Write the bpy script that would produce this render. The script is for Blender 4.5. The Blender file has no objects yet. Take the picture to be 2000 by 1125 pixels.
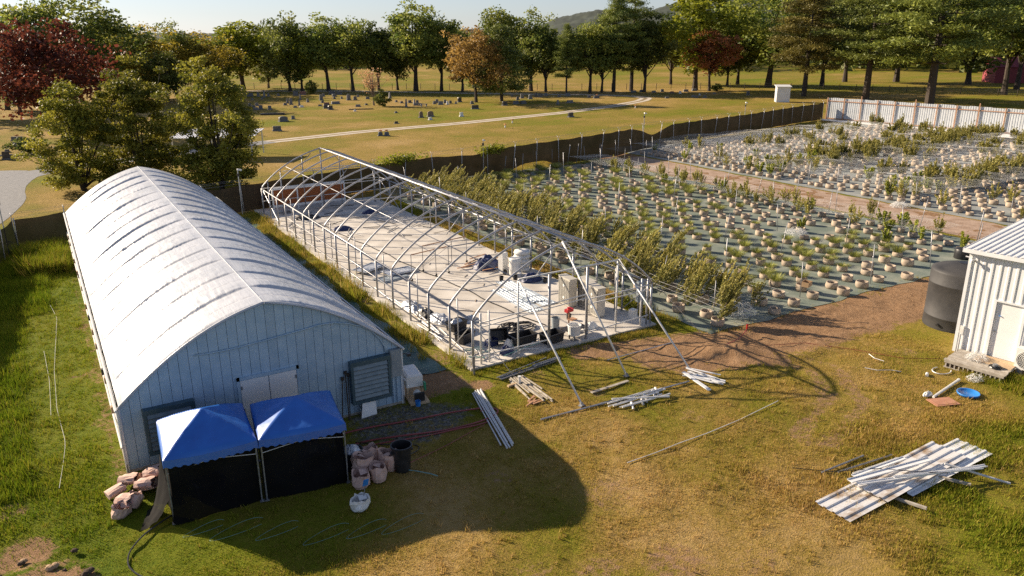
import bpy, math, random
import numpy as np
from mathutils import Vector, Matrix

# ------------------------------------------------------------------ camera, sky, sun, exposure
scene = bpy.context.scene
R = math.radians
cam_data = bpy.data.cameras.new("camera")
cam = bpy.data.objects.new("camera", cam_data)
scene.collection.objects.link(cam)
cam_data.sensor_width = 36.0
cam_data.lens = 27.325
cam_data.clip_start = 0.1
cam_data.clip_end = 8000
cam.matrix_world = (Matrix.Translation((-0.76, -24.25, 12.86)) @ Matrix.Rotation(R(-31.11), 4, 'Z')
                    @ Matrix.Rotation(R(90 - 18.07), 4, 'X') @ Matrix.Rotation(R(-0.25), 4, 'Z'))
scene.camera = cam

SUN_EL = 23.5
SUN_AZ = 31.5          # degrees from +Y towards -X
world = bpy.data.worlds.new("World")
scene.world = world
world.use_nodes = True
wn, wl = world.node_tree.nodes, world.node_tree.links
wn.clear()
sky = wn.new('ShaderNodeTexSky')
sky.sky_type = 'NISHITA'
sky.sun_disc = False
sky.sun_elevation = R(SUN_EL)
sky.sun_rotation = R(-SUN_AZ)
sky.altitude = 200
sky.air_density = 1.0
sky.dust_density = 0.25
sky.ozone_density = 2.5
bg = wn.new('ShaderNodeBackground')
bg.inputs['Strength'].default_value = 0.052
wo = wn.new('ShaderNodeOutputWorld')
hsv = wn.new('ShaderNodeHueSaturation')
hsv.inputs['Saturation'].default_value = 0.6
tint = wn.new('ShaderNodeMix')
tint.data_type = 'RGBA'
tint.blend_type = 'MULTIPLY'
tint.inputs['Factor'].default_value = 1.0
tint.inputs[7].default_value = (0.92, 0.97, 1.13, 1)
wl.new(sky.outputs[0], hsv.inputs['Color'])
wl.new(hsv.outputs[0], tint.inputs[6])
wl.new(tint.outputs[2], bg.inputs[0])
wl.new(bg.outputs[0], wo.inputs[0])

sl = bpy.data.lights.new("sun", 'SUN')
sl.energy = 5.0
sl.angle = R(0.55)
sl.color = (1.0, 0.83, 0.62)
sun = bpy.data.objects.new("sun", sl)
scene.collection.objects.link(sun)
sdir = Vector((-math.sin(R(SUN_AZ)) * math.cos(R(SUN_EL)), math.cos(R(SUN_AZ)) * math.cos(R(SUN_EL)), math.sin(R(SUN_EL))))
sun.rotation_euler = sdir.to_track_quat('Z', 'Y').to_euler()
sun.location = (-40, 60, 60)

vs = scene.view_settings
vs.view_transform = 'Standard'
vs.look = 'None'
vs.gamma = 1.0
vs.use_curve_mapping = False
vs.exposure = 1.03
scene.cycles.use_denoising = False
scene.cycles.use_adaptive_sampling = False
scene.cycles.max_bounces = 8
scene.cycles.transparent_max_bounces = 24
scene.cycles.volume_bounces = 0

# ------------------------------------------------------------------ helpers
COL = scene.collection
rnd = random.Random(7)
rng = np.random.default_rng(11)


def tag(o, label=None, cat=None, group=None, kind=None):
    if label: o["label"] = label
    if cat: o["category"] = cat
    if group: o["group"] = group
    if kind: o["kind"] = kind
    return o


def thing(name, label, cat, loc=(0, 0, 0), rz=0.0, group=None, scale=None):
    o = bpy.data.objects.new(name, None)
    o.empty_display_size = 0.2
    COL.objects.link(o)
    o.location = loc
    o.rotation_euler = (0, 0, rz)
    if scale: o.scale = scale
    return tag(o, label, cat, group)


def link_mesh(name, me, parent=None, loc=None, rot=None):
    o = bpy.data.objects.new(name, me)
    COL.objects.link(o)
    if parent: o.parent = parent
    if loc is not None: o.location = loc
    if rot is not None: o.rotation_euler = rot
    return o


def copy_tree(o, parent=None):
    c = o.copy()
    COL.objects.link(c)
    if parent: c.parent = parent
    for ch in list(o.children):
        copy_tree(ch, c)
    return c


class MB:
    """collects shapes; build() makes one mesh object of them"""
    def __init__(s):
        s.v, s.f = [], []

    def add(s, vs_, fs):
        b = len(s.v)
        s.v.extend([tuple(p) for p in vs_])
        s.f.extend([tuple(b + i for i in f) for f in fs])
        return s

    def box(s, x0, y0, z0, x1, y1, z1):
        s.add([(x0, y0, z0), (x1, y0, z0), (x1, y1, z0), (x0, y1, z0), (x0, y0, z1), (x1, y0, z1), (x1, y1, z1), (x0, y1, z1)],
              [(0, 3, 2, 1), (4, 5, 6, 7), (0, 1, 5, 4), (1, 2, 6, 5), (2, 3, 7, 6), (3, 0, 4, 7)])
        return s

    def obox(s, c, size, m=None):
        hx, hy, hz = size[0] / 2, size[1] / 2, size[2] / 2
        m = m or Matrix.Identity(3)
        c = Vector(c)
        ps = [c + m @ Vector((x, y, z)) for z in (-hz, hz) for x, y in ((-hx, -hy), (hx, -hy), (hx, hy), (-hx, hy))]
        return s.add(ps, [(0, 3, 2, 1), (4, 5, 6, 7), (0, 1, 5, 4), (1, 2, 6, 5), (2, 3, 7, 6), (3, 0, 4, 7)])

    def tube(s, p, q, r0, r1=None, n=6, cap=True):
        return s.path([p, q], [r0, r0 if r1 is None else r1], n, cap)

    def path(s, pts, rad, n=6, cap=True):
        pts = [Vector(p) for p in pts]
        if not isinstance(rad, (list, tuple)): rad = [rad] * len(pts)
        vs_, fs = [], []
        ref = Vector((0, 0, 1))
        d0 = (pts[-1] - pts[0])
        if d0.length > 0 and abs(d0.normalized().z) > 0.9: ref = Vector((1, 0, 0))
        for i, p in enumerate(pts):
            d = (pts[min(i + 1, len(pts) - 1)] - pts[max(i - 1, 0)])
            if d.length < 1e-9: d = Vector((0, 0, 1))
            d.normalize()
            a = d.cross(ref)
            if a.length < 1e-4: a = d.cross(Vector((0, 1, 0)))
            a.normalize()
            b = a.cross(d)
            for k in range(n):
                t = 2 * math.pi * k / n
                vs_.append(p + (a * math.cos(t) + b * math.sin(t)) * rad[i])
        for i in range(len(pts) - 1):
            for k in range(n):
                k2 = (k + 1) % n
                fs.append((i * n + k, i * n + k2, (i + 1) * n + k2, (i + 1) * n + k))
        if cap:
            fs.append(tuple(range(n - 1, -1, -1)))
            fs.append(tuple((len(pts) - 1) * n + k for k in range(n)))
        return s.add(vs_, fs)

    def lathe(s, prof, c=(0, 0, 0), n=16, wob=0.0, seed=0, close=False):
        r_ = random.Random(seed)
        ph = [r_.uniform(0, 6.28) for _ in range(4)]
        vs_, fs = [], []
        for j, (r, z) in enumerate(prof):
            for k in range(n):
                t = 2 * math.pi * k / n
                w = 1 + wob * (math.sin(2 * t + ph[0]) * .5 + math.sin(3 * t + ph[1] + j) * .3 + math.sin(5 * t + ph[2] + 2 * j) * .2)
                vs_.append((c[0] + r * w * math.cos(t), c[1] + r * w * math.sin(t), c[2] + z + (wob * r * .35 * math.sin(3 * t + ph[3]) if j > 1 else 0)))
        for j in range(len(prof) - 1):
            for k in range(n):
                k2 = (k + 1) % n
                fs.append((j * n + k, j * n + k2, (j + 1) * n + k2, (j + 1) * n + k))
        if close:
            fs.append(tuple(range(n - 1, -1, -1)))
            fs.append(tuple((len(prof) - 1) * n + k for k in range(n)))
        return s.add(vs_, fs)

    def build(s, name, mat, parent=None, loc=None, rot=None, smooth=False):
        me = bpy.data.meshes.new(name)
        me.from_pydata(s.v, [], s.f)
        if mat: me.materials.append(mat)
        if smooth:
            me.polygons.foreach_set('use_smooth', [True] * len(me.polygons))
        me.update()
        return link_mesh(name, me, parent, loc, rot)


def np_mesh(name, V, F, mat=None, attrs=None, smooth=False):
    """V (n,3), F (m,3 or 4) numpy arrays"""
    me = bpy.data.meshes.new(name)
    V = np.asarray(V, np.float32); F = np.asarray(F, np.int32)
    k = F.shape[1]
    me.vertices.add(len(V)); me.vertices.foreach_set('co', V.ravel())
    me.loops.add(F.size); me.loops.foreach_set('vertex_index', F.ravel())
    me.polygons.add(len(F))
    me.polygons.foreach_set('loop_start', np.arange(0, F.size, k, dtype=np.int32))
    me.polygons.foreach_set('loop_total', np.full(len(F), k, np.int32))
    if smooth: me.polygons.foreach_set('use_smooth', np.ones(len(F), bool))
    for an, av in (attrs or {}).items():
        a = me.attributes.new(an, 'FLOAT', 'POINT')
        a.data.foreach_set('value', np.asarray(av, np.float32).ravel())
    if mat: me.materials.append(mat)
    me.update(); me.validate()
    return me


def grid_mesh(name, X, Y, Z, mat, attrs=None, smooth=True):
    n, m = X.shape
    V = np.stack([X, Y, Z], -1).reshape(-1, 3)
    i = np.arange(n * m).reshape(n, m)
    F = np.stack([i[:-1, :-1], i[1:, :-1], i[1:, 1:], i[:-1, 1:]], -1).reshape(-1, 4)
    return np_mesh(name, V, F, mat, {k: a.reshape(-1) for k, a in (attrs or {}).items()}, smooth)


def hash2(ix, iy, seed):
    h = (ix.astype(np.int64) * 374761393 + iy.astype(np.int64) * 668265263 + seed * 1442695041) & 0x7fffffff
    h = ((h ^ (h >> 13)) * 1274126177) & 0x7fffffff
    return ((h ^ (h >> 16)) & 0xffff) / 65535.0


def vnoise(x, y, seed=0):
    x = np.asarray(x, float); y = np.asarray(y, float)
    ix = np.floor(x); iy = np.floor(y)
    fx = x - ix; fy = y - iy
    fx = fx * fx * (3 - 2 * fx); fy = fy * fy * (3 - 2 * fy)
    ix = ix.astype(np.int64); iy = iy.astype(np.int64)
    a = hash2(ix, iy, seed); b = hash2(ix + 1, iy, seed); c = hash2(ix, iy + 1, seed); d = hash2(ix + 1, iy + 1, seed)
    return (a * (1 - fx) + b * fx) * (1 - fy) + (c * (1 - fx) + d * fx) * fy


def fbm(x, y, seed=0, oct_=4):
    s = 0; a = 0.5; t = 0
    for o in range(oct_):
        s = s + a * vnoise(x * 2 ** o, y * 2 ** o, seed + o * 17); t += a; a *= .5
    return s / t


# ------------------------------------------------------------------ materials
def new_mat(name):
    m = bpy.data.materials.new(name)
    m.use_nodes = True
    nt = m.node_tree
    return m, nt.nodes, nt.links, nt.nodes['Principled BSDF']


def ramp(nodes, stops):
    r = nodes.new('ShaderNodeValToRGB')
    e = r.color_ramp.elements
    e[0].position, e[0].color = stops[0][0], (*stops[0][1], 1)
    e[1].position, e[1].color = stops[-1][0], (*stops[-1][1], 1)
    for p, c in stops[1:-1]:
        x = e.new(p); x.color = (*c, 1)
    return r


def pmat(name, c1, c2=None, scale=6.0, rough=0.6, metal=0.0, bump=0.0, bscale=None, vary=0.0, spec=0.5, detail=5.0, lo=.3, hi=.7, stretch=None, alpha=None, trans=0.0):
    m, n, l, b = new_mat(name)
    b.inputs['Roughness'].default_value = rough
    b.inputs['Metallic'].default_value = metal
    b.inputs['Specular IOR Level'].default_value = spec
    if trans: b.inputs['Transmission Weight'].default_value = trans
    tc = n.new('ShaderNodeTexCoord')
    src = tc.outputs['Object']
    if stretch:
        mp = n.new('ShaderNodeMapping'); mp.inputs['Scale'].default_value = stretch
        l.new(src, mp.inputs[0]); src = mp.outputs[0]
    if c2 is None: c2 = tuple(min(1, x * 1.12) for x in c1)
    nz = n.new('ShaderNodeTexNoise'); nz.inputs['Scale'].default_value = scale; nz.inputs['Detail'].default_value = detail
    l.new(src, nz.inputs['Vector'])
    rp = ramp(n, [(lo, c1), (hi, c2)])
    l.new(nz.outputs[0], rp.inputs[0])
    col = rp.outputs[0]
    if vary:
        oi = n.new('ShaderNodeObjectInfo')
        mr = n.new('ShaderNodeMapRange'); mr.inputs['To Min'].default_value = 1 - vary; mr.inputs['To Max'].default_value = 1 + vary
        l.new(oi.outputs['Random'], mr.inputs[0])
        hs = n.new('ShaderNodeHueSaturation'); l.new(mr.outputs[0], hs.inputs['Value']); l.new(col, hs.inputs['Color'])
        col = hs.outputs[0]
    l.new(col, b.inputs['Base Color'])
    if bump:
        nb = n.new('ShaderNodeTexNoise'); nb.inputs['Scale'].default_value = bscale or scale * 4; nb.inputs['Detail'].default_value = 6
        l.new(src, nb.inputs['Vector'])
        bp = n.new('ShaderNodeBump'); bp.inputs['Strength'].default_value = bump; bp.inputs['Distance'].default_value = 0.05
        l.new(nb.outputs[0], bp.inputs['Height']); l.new(bp.outputs[0], b.inputs['Normal'])
    if alpha is not None:
        b.inputs['Alpha'].default_value = alpha
    return m


def attr_node(n, name):
    a = n.new('ShaderNodeAttribute'); a.attribute_name = name
    return a


def mix_col(n, l, fac, a, b):
    mx = n.new('ShaderNodeMix'); mx.data_type = 'RGBA'
    l.new(fac, mx.inputs['Factor'])
    for sock, val in ((mx.inputs[6], a), (mx.inputs[7], b)):
        if isinstance(val, tuple): sock.default_value = (*val, 1)
        else: l.new(val, sock)
    return mx.outputs[2]


def math_node(n, l, op, a, b=None, clamp=False):
    x = n.new('ShaderNodeMath'); x.operation = op; x.use_clamp = clamp
    for i, v in enumerate((a, b)):
        if v is None: continue
        if isinstance(v, (int, float)): x.inputs[i].default_value = v
        else: l.new(v, x.inputs[i])
    return x.outputs[0]


GRASS_STOPS = [(0.0, (0.080, 0.128, 0.007)), (0.30, (0.160, 0.178, 0.011)), (0.55, (0.215, 0.175, 0.027)), (0.78, (0.31, 0.212, 0.058)), (1.0, (0.40, 0.272, 0.108))]


def ground_material():
    m, n, l, b = new_mat("ground_soil_and_grass")
    b.inputs['Roughness'].default_value = 0.95
    b.inputs['Specular IOR Level'].default_value = 0.1
    tc = n.new('ShaderNodeTexCoord')
    def noise(scale, detail=6, rough=.6):
        z = n.new('ShaderNodeTexNoise'); z.inputs['Scale'].default_value = scale; z.inputs['Detail'].default_value = detail
        z.inputs['Roughness'].default_value = rough
        l.new(tc.outputs['Object'], z.inputs['Vector'])
        return z.outputs[0]
    n1, n2, n3 = noise(0.6), noise(4.0), noise(22.0, 4, .7)
    dry = attr_node(n, 'dry').outputs['Fac']
    d1 = math_node(n, l, 'MULTIPLY_ADD', math_node(n, l, 'SUBTRACT', n1, .5), .35)
    d1n = d1.node; l.new(dry, d1n.inputs[2])
    d2 = math_node(n, l, 'MULTIPLY_ADD', math_node(n, l, 'SUBTRACT', n2, .5), .55); l.new(d1, d2.node.inputs[2])
    d3 = math_node(n, l, 'MULTIPLY_ADD', math_node(n, l, 'SUBTRACT', n3, .5), .75); l.new(d2, d3.node.inputs[2])
    gr = ramp(n, GRASS_STOPS); l.new(d3, gr.inputs[0])
    # bare soil
    so = ramp(n, [(0.25, (0.15, 0.085, 0.045)), (0.5, (0.29, 0.175, 0.095)), (0.75, (0.42, 0.28, 0.17))])
    sm = math_node(n, l, 'MULTIPLY_ADD', n2, .55); l.new(math_node(n, l, 'MULTIPLY', n3, .45), sm.node.inputs[2])
    l.new(sm, so.inputs[0])
    dirt = attr_node(n, 'dirt').outputs['Fac']
    dd = math_node(n, l, 'MULTIPLY_ADD', math_node(n, l, 'SUBTRACT', n2, .5), .9); l.new(dirt, dd.node.inputs[2])
    dd2 = math_node(n, l, 'MULTIPLY_ADD', math_node(n, l, 'SUBTRACT', n3, .5), .7); l.new(dd, dd2.node.inputs[2])
    mr = n.new('ShaderNodeMapRange'); mr.inputs['From Min'].default_value = .4; mr.inputs['From Max'].default_value = .62
    l.new(dd2, mr.inputs[0])
    c = mix_col(n, l, mr.outputs[0], gr.outputs[0], so.outputs[0])
    # gravel
    vo = n.new('ShaderNodeTexVoronoi'); vo.inputs['Scale'].default_value = 14.0
    l.new(tc.outputs['Object'], vo.inputs['Vector'])
    gv = ramp(n, [(0.0, (0.06, 0.06, 0.055)), (0.6, (0.15, 0.145, 0.13)), (1.0, (0.30, 0.29, 0.27))])
    l.new(vo.outputs['Color'], gv.inputs[0])
    gra = attr_node(n, 'gravel').outputs['Fac']
    g2 = math_node(n, l, 'MULTIPLY_ADD', math_node(n, l, 'SUBTRACT', n2, .5), .9); l.new(gra, g2.node.inputs[2])
    mr2 = n.new('ShaderNodeMapRange'); mr2.inputs['From Min'].default_value = .4; mr2.inputs['From Max'].default_value = .65
    l.new(g2, mr2.inputs[0])
    c = mix_col(n, l, mr2.outputs[0], c, gv.outputs[0])
    l.new(c, b.inputs['Base Color'])
    bp = n.new('ShaderNodeBump'); bp.inputs['Strength'].default_value = 0.9; bp.inputs['Distance'].default_value = 0.06
    l.new(math_node(n, l, 'ADD', n3, math_node(n, l, 'MULTIPLY', n2, 1.2)), bp.inputs['Height'])
    l.new(bp.outputs[0], b.inputs['Normal'])
    return m


def grass_blade_material():
    m, n, l, b = new_mat("grass_blades")
    b.inputs['Roughness'].default_value = 0.7
    b.inputs['Specular IOR Level'].default_value = 0.15
    gr = ramp(n, [(p, tuple(min(1, x * 1.45) for x in c)) for p, c in GRASS_STOPS])
    l.new(attr_node(n, 'dry').outputs['Fac'], gr.inputs[0])
    l.new(gr.outputs[0], b.inputs['Base Color'])
    tr = n.new('ShaderNodeBsdfTranslucent'); l.new(gr.outputs[0], tr.inputs[0])
    mx = n.new('ShaderNodeMixShader'); mx.inputs[0].default_value = 0.35
    l.new(b.outputs[0], mx.inputs[1]); l.new(tr.outputs[0], mx.inputs[2])
    l.new(mx.outputs[0], n['Material Output'].inputs[0])
    return m


def leaf_material(name, dark, light, trans=0.46, rough=.55, spec=.3):
    m, n, l, b = new_mat(name)
    b.inputs['Roughness'].default_value = rough
    b.inputs['Specular IOR Level'].default_value = spec
    rp = ramp(n, [(0.0, dark), (1.0, light)])
    l.new(attr_node(n, 'tint').outputs['Fac'], rp.inputs[0])
    oi = n.new('ShaderNodeObjectInfo')
    mr = n.new('ShaderNodeMapRange'); mr.inputs['To Min'].default_value = .8; mr.inputs['To Max'].default_value = 1.2
    l.new(oi.outputs['Random'], mr.inputs[0])
    hs = n.new('ShaderNodeHueSaturation'); l.new(mr.outputs[0], hs.inputs['Value']); l.new(rp.outputs[0], hs.inputs['Color'])
    l.new(hs.outputs[0], b.inputs['Base Color'])
    tr = n.new('ShaderNodeBsdfTranslucent'); l.new(hs.outputs[0], tr.inputs[0])
    mx = n.new('ShaderNodeMixShader'); mx.inputs[0].default_value = trans
    l.new(b.outputs[0], mx.inputs[1]); l.new(tr.outputs[0], mx.inputs[2])
    l.new(mx.outputs[0], n['Material Output'].inputs[0])
    return m


M = {}
M['ground'] = ground_material()
M['grass'] = grass_blade_material()
M['leaf_green'] = leaf_material("leaf_green", (0.090, 0.120, 0.010), (0.340, 0.350, 0.030))
M['leaf_oak'] = leaf_material("leaf_oak", (0.097, 0.151, 0.032), (0.343, 0.359, 0.066))
M['leaf_dark'] = leaf_material("leaf_dark", (0.057, 0.090, 0.020), (0.209, 0.222, 0.048))
M['leaf_olive'] = leaf_material("leaf_olive", (0.126, 0.138, 0.026), (0.402, 0.352, 0.055))
M['leaf_yellow'] = leaf_material("leaf_yellow", (0.169, 0.156, 0.025), (0.529, 0.398, 0.048))
M['leaf_brown'] = leaf_material("leaf_brown", (0.167, 0.108, 0.035), (0.471, 0.294, 0.078))
M['leaf_rust'] = leaf_material("leaf_rust", (0.24, 0.085, 0.035), (0.60, 0.25, 0.10))
M['leaf_red'] = leaf_material("leaf_red", (0.060, 0.018, 0.012), (0.200, 0.055, 0.032))
M['leaf_near'] = leaf_material("leaf_near", (0.096, 0.114, 0.014), (0.384, 0.348, 0.048), trans=.45)
M['leaf_pale'] = leaf_material("leaf_pale_twigs", (0.341, 0.186, 0.093), (0.600, 0.388, 0.217))
M['needle'] = leaf_material("pine_needles", (0.055, 0.089, 0.023), (0.286, 0.317, 0.055), trans=.25)
M['needle_olive'] = leaf_material("olive_pine_needles", (0.085, 0.085, 0.022), (0.377, 0.304, 0.063), trans=.25)
M['plant'] = leaf_material("bud_plant_leaf", (0.140, 0.158, 0.030), (0.483, 0.420, 0.114), trans=.3)
M['plant_green'] = leaf_material("green_plant_leaf", (0.143, 0.202, 0.029), (0.475, 0.475, 0.071), trans=.3)
M['weed'] = leaf_material("weed_leaf", (0.160, 0.190, 0.035), (0.400, 0.400, 0.100), trans=.35)
M['bark'] = pmat("bark", (0.035, 0.026, 0.02), (0.085, 0.065, 0.05), 9, .9, bump=.6)
M['bark_pale'] = pmat("bark_pale", (0.18, 0.14, 0.11), (0.30, 0.25, 0.2), 9, .9, bump=.4)
M['gravel'] = pmat("road_gravel", (0.17, 0.175, 0.185), (0.26, 0.26, 0.265), 3.0, .95, bump=.5, bscale=25)
M['white_poly'] = None
M['steel'] = pmat("galvanised_steel", (0.31, 0.315, 0.33), (0.46, 0.46, 0.48), 14, .45, .5, vary=.12)
M['steel_dark'] = pmat("weathered_steel", (0.20, 0.21, 0.23), (0.34, 0.34, 0.35), 10, .5, .6, vary=.2)
M['white_pipe'] = pmat("white_tube", (0.60, 0.60, 0.60), (0.74, 0.73, 0.70), 8, .45, .1)
M['siding'] = pmat("pale_blue_siding", (0.30, 0.43, 0.555), (0.40, 0.52, 0.63), 2.5, .55, vary=.05)
M['door'] = pmat("white_door", (0.74, 0.74, 0.74), (0.80, 0.80, 0.79), 1.5, .4)
M['white_metal'] = pmat("white_painted_metal", (0.69, 0.70, 0.71), (0.78, 0.79, 0.80), 1.2, .42)
M['fence_sheet'] = pmat("fence_sheet", (0.46, 0.49, 0.52), (0.56, 0.585, 0.61), 1.2, .5)
M['fan_grey'] = pmat("grey_louver_metal", (0.05, 0.10, 0.13), (0.09, 0.14, 0.17), 4, .45, .3)
M['fan_slat'] = pmat("louver_slat", (0.13, 0.17, 0.19), (0.20, 0.24, 0.26), 5, .4, .4)
M['box_grey'] = pmat("grey_cabinet", (0.22, 0.26, 0.29), (0.28, 0.32, 0.35), 3, .5)
M['concrete'] = pmat("concrete_slab", (0.42, 0.385, 0.34), (0.68, 0.64, 0.58), 0.9, .9, bump=.15, bscale=30, detail=9)
M['concrete_block'] = pmat("cinder_block", (0.30, 0.27, 0.23), (0.44, 0.40, 0.35), 8, .95, bump=.4)
M['mat'] = pmat("green_weed_cloth", (0.14, 0.175, 0.145), (0.28, 0.295, 0.245), 0.8, .85, bump=.2, bscale=9, detail=9, lo=.42, hi=.72)
M['path_dirt'] = pmat("pink_tan_path_dirt", (0.27, 0.175, 0.115), (0.44, 0.32, 0.24), 1.1, .95, bump=.5, bscale=7, detail=9)
M['mat_teal'] = pmat("teal_weed_cloth", (0.020, 0.075, 0.070), (0.10, 0.19, 0.16), 0.7, .5, bump=.35, bscale=3, detail=8, lo=.4, hi=.75)
M['mat_grey'] = pmat("grey_weed_cloth", (0.17, 0.195, 0.185), (0.33, 0.34, 0.325), 0.5, .85, bump=.2, bscale=9, detail=9)
M['pot'] = pmat("tan_felt", (0.31, 0.245, 0.18), (0.47, 0.385, 0.30), 5, .95, bump=.2, vary=.12)
M['bag'] = pmat("pink_tan_felt", (0.52, 0.34, 0.28), (0.64, 0.46, 0.39), 5, .95, bump=.25, vary=.08)
M['soil'] = pmat("potting_soil", (0.055, 0.036, 0.024), (0.13, 0.085, 0.055), 20, 1.0, bump=.6)
M['black_plastic'] = pmat("black_plastic", (0.012, 0.012, 0.014), (0.03, 0.03, 0.032), 5, .4)
M['tank'] = pmat("black_polyethylene", (0.022, 0.022, 0.024), (0.048, 0.046, 0.046), 1.5, .65, bump=.1, bscale=6)
M['blue_tarp'] = pmat("blue_canopy_fabric", (0.004, 0.105, 0.46), (0.008, 0.14, 0.56), 2, .40, bump=.2, bscale=2.5, spec=1.0)
M['blue_plastic'] = pmat("blue_plastic", (0.02, 0.16, 0.50), (0.03, 0.22, 0.60), 4, .4)
M['navy'] = pmat("navy_tarp", (0.010, 0.018, 0.07), (0.03, 0.045, 0.14), 5, .45, bump=.8, bscale=7)
M['silver_film'] = pmat("silver_film", (0.30, 0.33, 0.38), (0.70, 0.72, 0.75), 6, .3, .3, bump=1.0, bscale=8)
M['wood'] = pmat("raw_lumber", (0.40, 0.27, 0.15), (0.56, 0.42, 0.27), 5, .8, vary=.15, stretch=(1, 8, 8))
M['wood_old'] = pmat("weathered_lumber", (0.30, 0.26, 0.21), (0.46, 0.42, 0.36), 5, .9, vary=.15)
M['wood_red'] = pmat("stained_fence_lumber", (0.34, 0.17, 0.09), (0.46, 0.27, 0.16), 3, .8, vary=.12)
M['pad_brown'] = pmat("brown_cooling_pad", (0.28, 0.085, 0.025), (0.38, 0.13, 0.045), 30, .9, bump=.6, bscale=60)
M['red'] = pmat("red_paint", (0.45, 0.02, 0.025), (0.55, 0.035, 0.035), 6, .4)
M['barn_red'] = pmat("barn_red", (0.20, 0.03, 0.04), (0.30, 0.05, 0.06), 3, .7)
M['red_hose'] = pmat("red_hose", (0.22, 0.025, 0.025), (0.30, 0.05, 0.045), 5, .45)
M['teal_hose'] = pmat("teal_tube", (0.12, 0.28, 0.27), (0.2, 0.36, 0.34), 5, .5)
M['white_plastic'] = pmat("white_plastic", (0.68, 0.67, 0.64), (0.8, 0.79, 0.76), 4, .4)
M['ac_beige'] = pmat("beige_condenser", (0.46, 0.43, 0.37), (0.54, 0.51, 0.45), 3, .5)
M['ac_grill'] = pmat("condenser_fin", (0.08, 0.08, 0.08), (0.16, 0.16, 0.15), 10, .6)
M['cardboard'] = pmat("cardboard", (0.34, 0.22, 0.12), (0.44, 0.30, 0.18), 3, .85)
M['terracotta'] = pmat("faded_terracotta_mat", (0.38, 0.17, 0.10), (0.48, 0.24, 0.15), 4, .9)
M['stone_grey'] = pmat("grey_granite", (0.11, 0.11, 0.115), (0.22, 0.22, 0.225), 6, .6, vary=.25)
M['stone_dark'] = pmat("dark_granite", (0.03, 0.026, 0.026), (0.075, 0.068, 0.062), 6, .4, vary=.2)
M['stone_red'] = pmat("red_granite", (0.17, 0.08, 0.07), (0.27, 0.14, 0.12), 6, .5, vary=.2)
M['stone_tan'] = pmat("tan_stone", (0.17, 0.115, 0.08), (0.27, 0.20, 0.14), 6, .8, vary=.1)
M['stone_blue'] = pmat("blue_grey_granite", (0.08, 0.10, 0.13), (0.14, 0.17, 0.21), 6, .5, vary=.1)
M['stone_white'] = pmat("white_marble", (0.60, 0.60, 0.60), (0.76, 0.76, 0.75), 6, .5, vary=.08)
M['flower'] = pmat("silk_flowers", (0.55, 0.12, 0.05), (0.75, 0.5, 0.2), 30, .7, vary=.3)
M['roof_sheet'] = pmat("white_roof_sheet", (0.74, 0.74, 0.74), (0.82, 0.82, 0.81), 1.0, .5, 0.0)
M['net'] = pmat("white_netting", (0.70, 0.70, 0.68), (0.82, 0.82, 0.80), 5, .6)
M['forest'] = pmat("far_forest", (0.013, 0.024, 0.016), (0.036, 0.047, 0.030), 0.09, .95, bump=1.0, bscale=.25, detail=9)


def cloth_mat(name, c1, c2, alpha, scale=3.0, rough=.9):
    return pmat(name, c1, c2, scale, rough, bump=.3, bscale=4, alpha=alpha, spec=.08)


M['shade_brown'] = cloth_mat("brown_shade_cloth", (0.040, 0.030, 0.020), (0.085, 0.062, 0.040), .97, .8)
M['shade_black'] = cloth_mat("black_shade_cloth", (0.008, 0.008, 0.009), (0.022, 0.021, 0.021), .93, 1.2)
M['mesh_black'] = cloth_mat("black_mesh_screen", (0.004, 0.004, 0.005), (0.010, 0.010, 0.012), .90, 1.2)

def film_material():
    m = pmat("white_greenhouse_film", (0.44, 0.46, 0.495), (0.59, 0.60, 0.63), 0.7, .34, spec=.6, detail=8)
    n, l = m.node_tree.nodes, m.node_tree.links
    b = n['Principled BSDF']
    tc = n.new('ShaderNodeTexCoord')
    prev = None
    for sc, st, di in (((7.0, 0.9, 7.0), .55, .03), ((2.0, 9.0, 2.0), .35, .02), ((22.0, 4.0, 22.0), .35, .012)):
        mp = n.new('ShaderNodeMapping'); mp.inputs['Scale'].default_value = sc
        l.new(tc.outputs['Object'], mp.inputs[0])
        nz = n.new('ShaderNodeTexNoise'); nz.inputs['Scale'].default_value = 1.0; nz.inputs['Detail'].default_value = 5; nz.inputs['Distortion'].default_value = .6
        l.new(mp.outputs[0], nz.inputs['Vector'])
        bp = n.new('ShaderNodeBump'); bp.inputs['Strength'].default_value = st; bp.inputs['Distance'].default_value = di
        l.new(nz.outputs[0], bp.inputs['Height'])
        if prev: l.new(prev, bp.inputs['Normal'])
        prev = bp.outputs[0]
    l.new(prev, b.inputs['Normal'])
    return m


M['white_poly'] = film_material()

# ------------------------------------------------------------------ ground sheet
GH_L, GH_W = 31.8, 9.14
G2X, G2Y, G2W, G2L = 12.85, 1.36, 9.3, 32.8


def seg_dist(x, y, pts):
    d = np.full(np.shape(x), 1e9)
    for (ax, ay), (bx, by) in zip(pts[:-1], pts[1:]):
        vx, vy = bx - ax, by - ay
        t = np.clip(((x - ax) * vx + (y - ay) * vy) / (vx * vx + vy * vy), 0, 1)
        d = np.minimum(d, np.hypot(x - ax - t * vx, y - ay - t * vy))
    return d


def sstep(a, b, x):
    t = np.clip((x - a) / (b - a), 0, 1)
    return t * t * (3 - 2 * t)


def rect(x, y, x0, y0, x1, y1, s=.5):
    return sstep(x0 - s, x0 + s, x) * (1 - sstep(x1 - s, x1 + s, x)) * sstep(y0 - s, y0 + s, y) * (1 - sstep(y1 - s, y1 + s, y))


TRACK = [(21.0, -2.0), (23.5, -2.9), (26, -3.1), (30, -2.9), (34, -2.6), (38, -2.6), (43, -2.2)]
TYRES = [(22.2, -2.6), (24.2, -3.8), (24.9, -6.0), (23.2, -8.4), (20, -9.6)]


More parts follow.
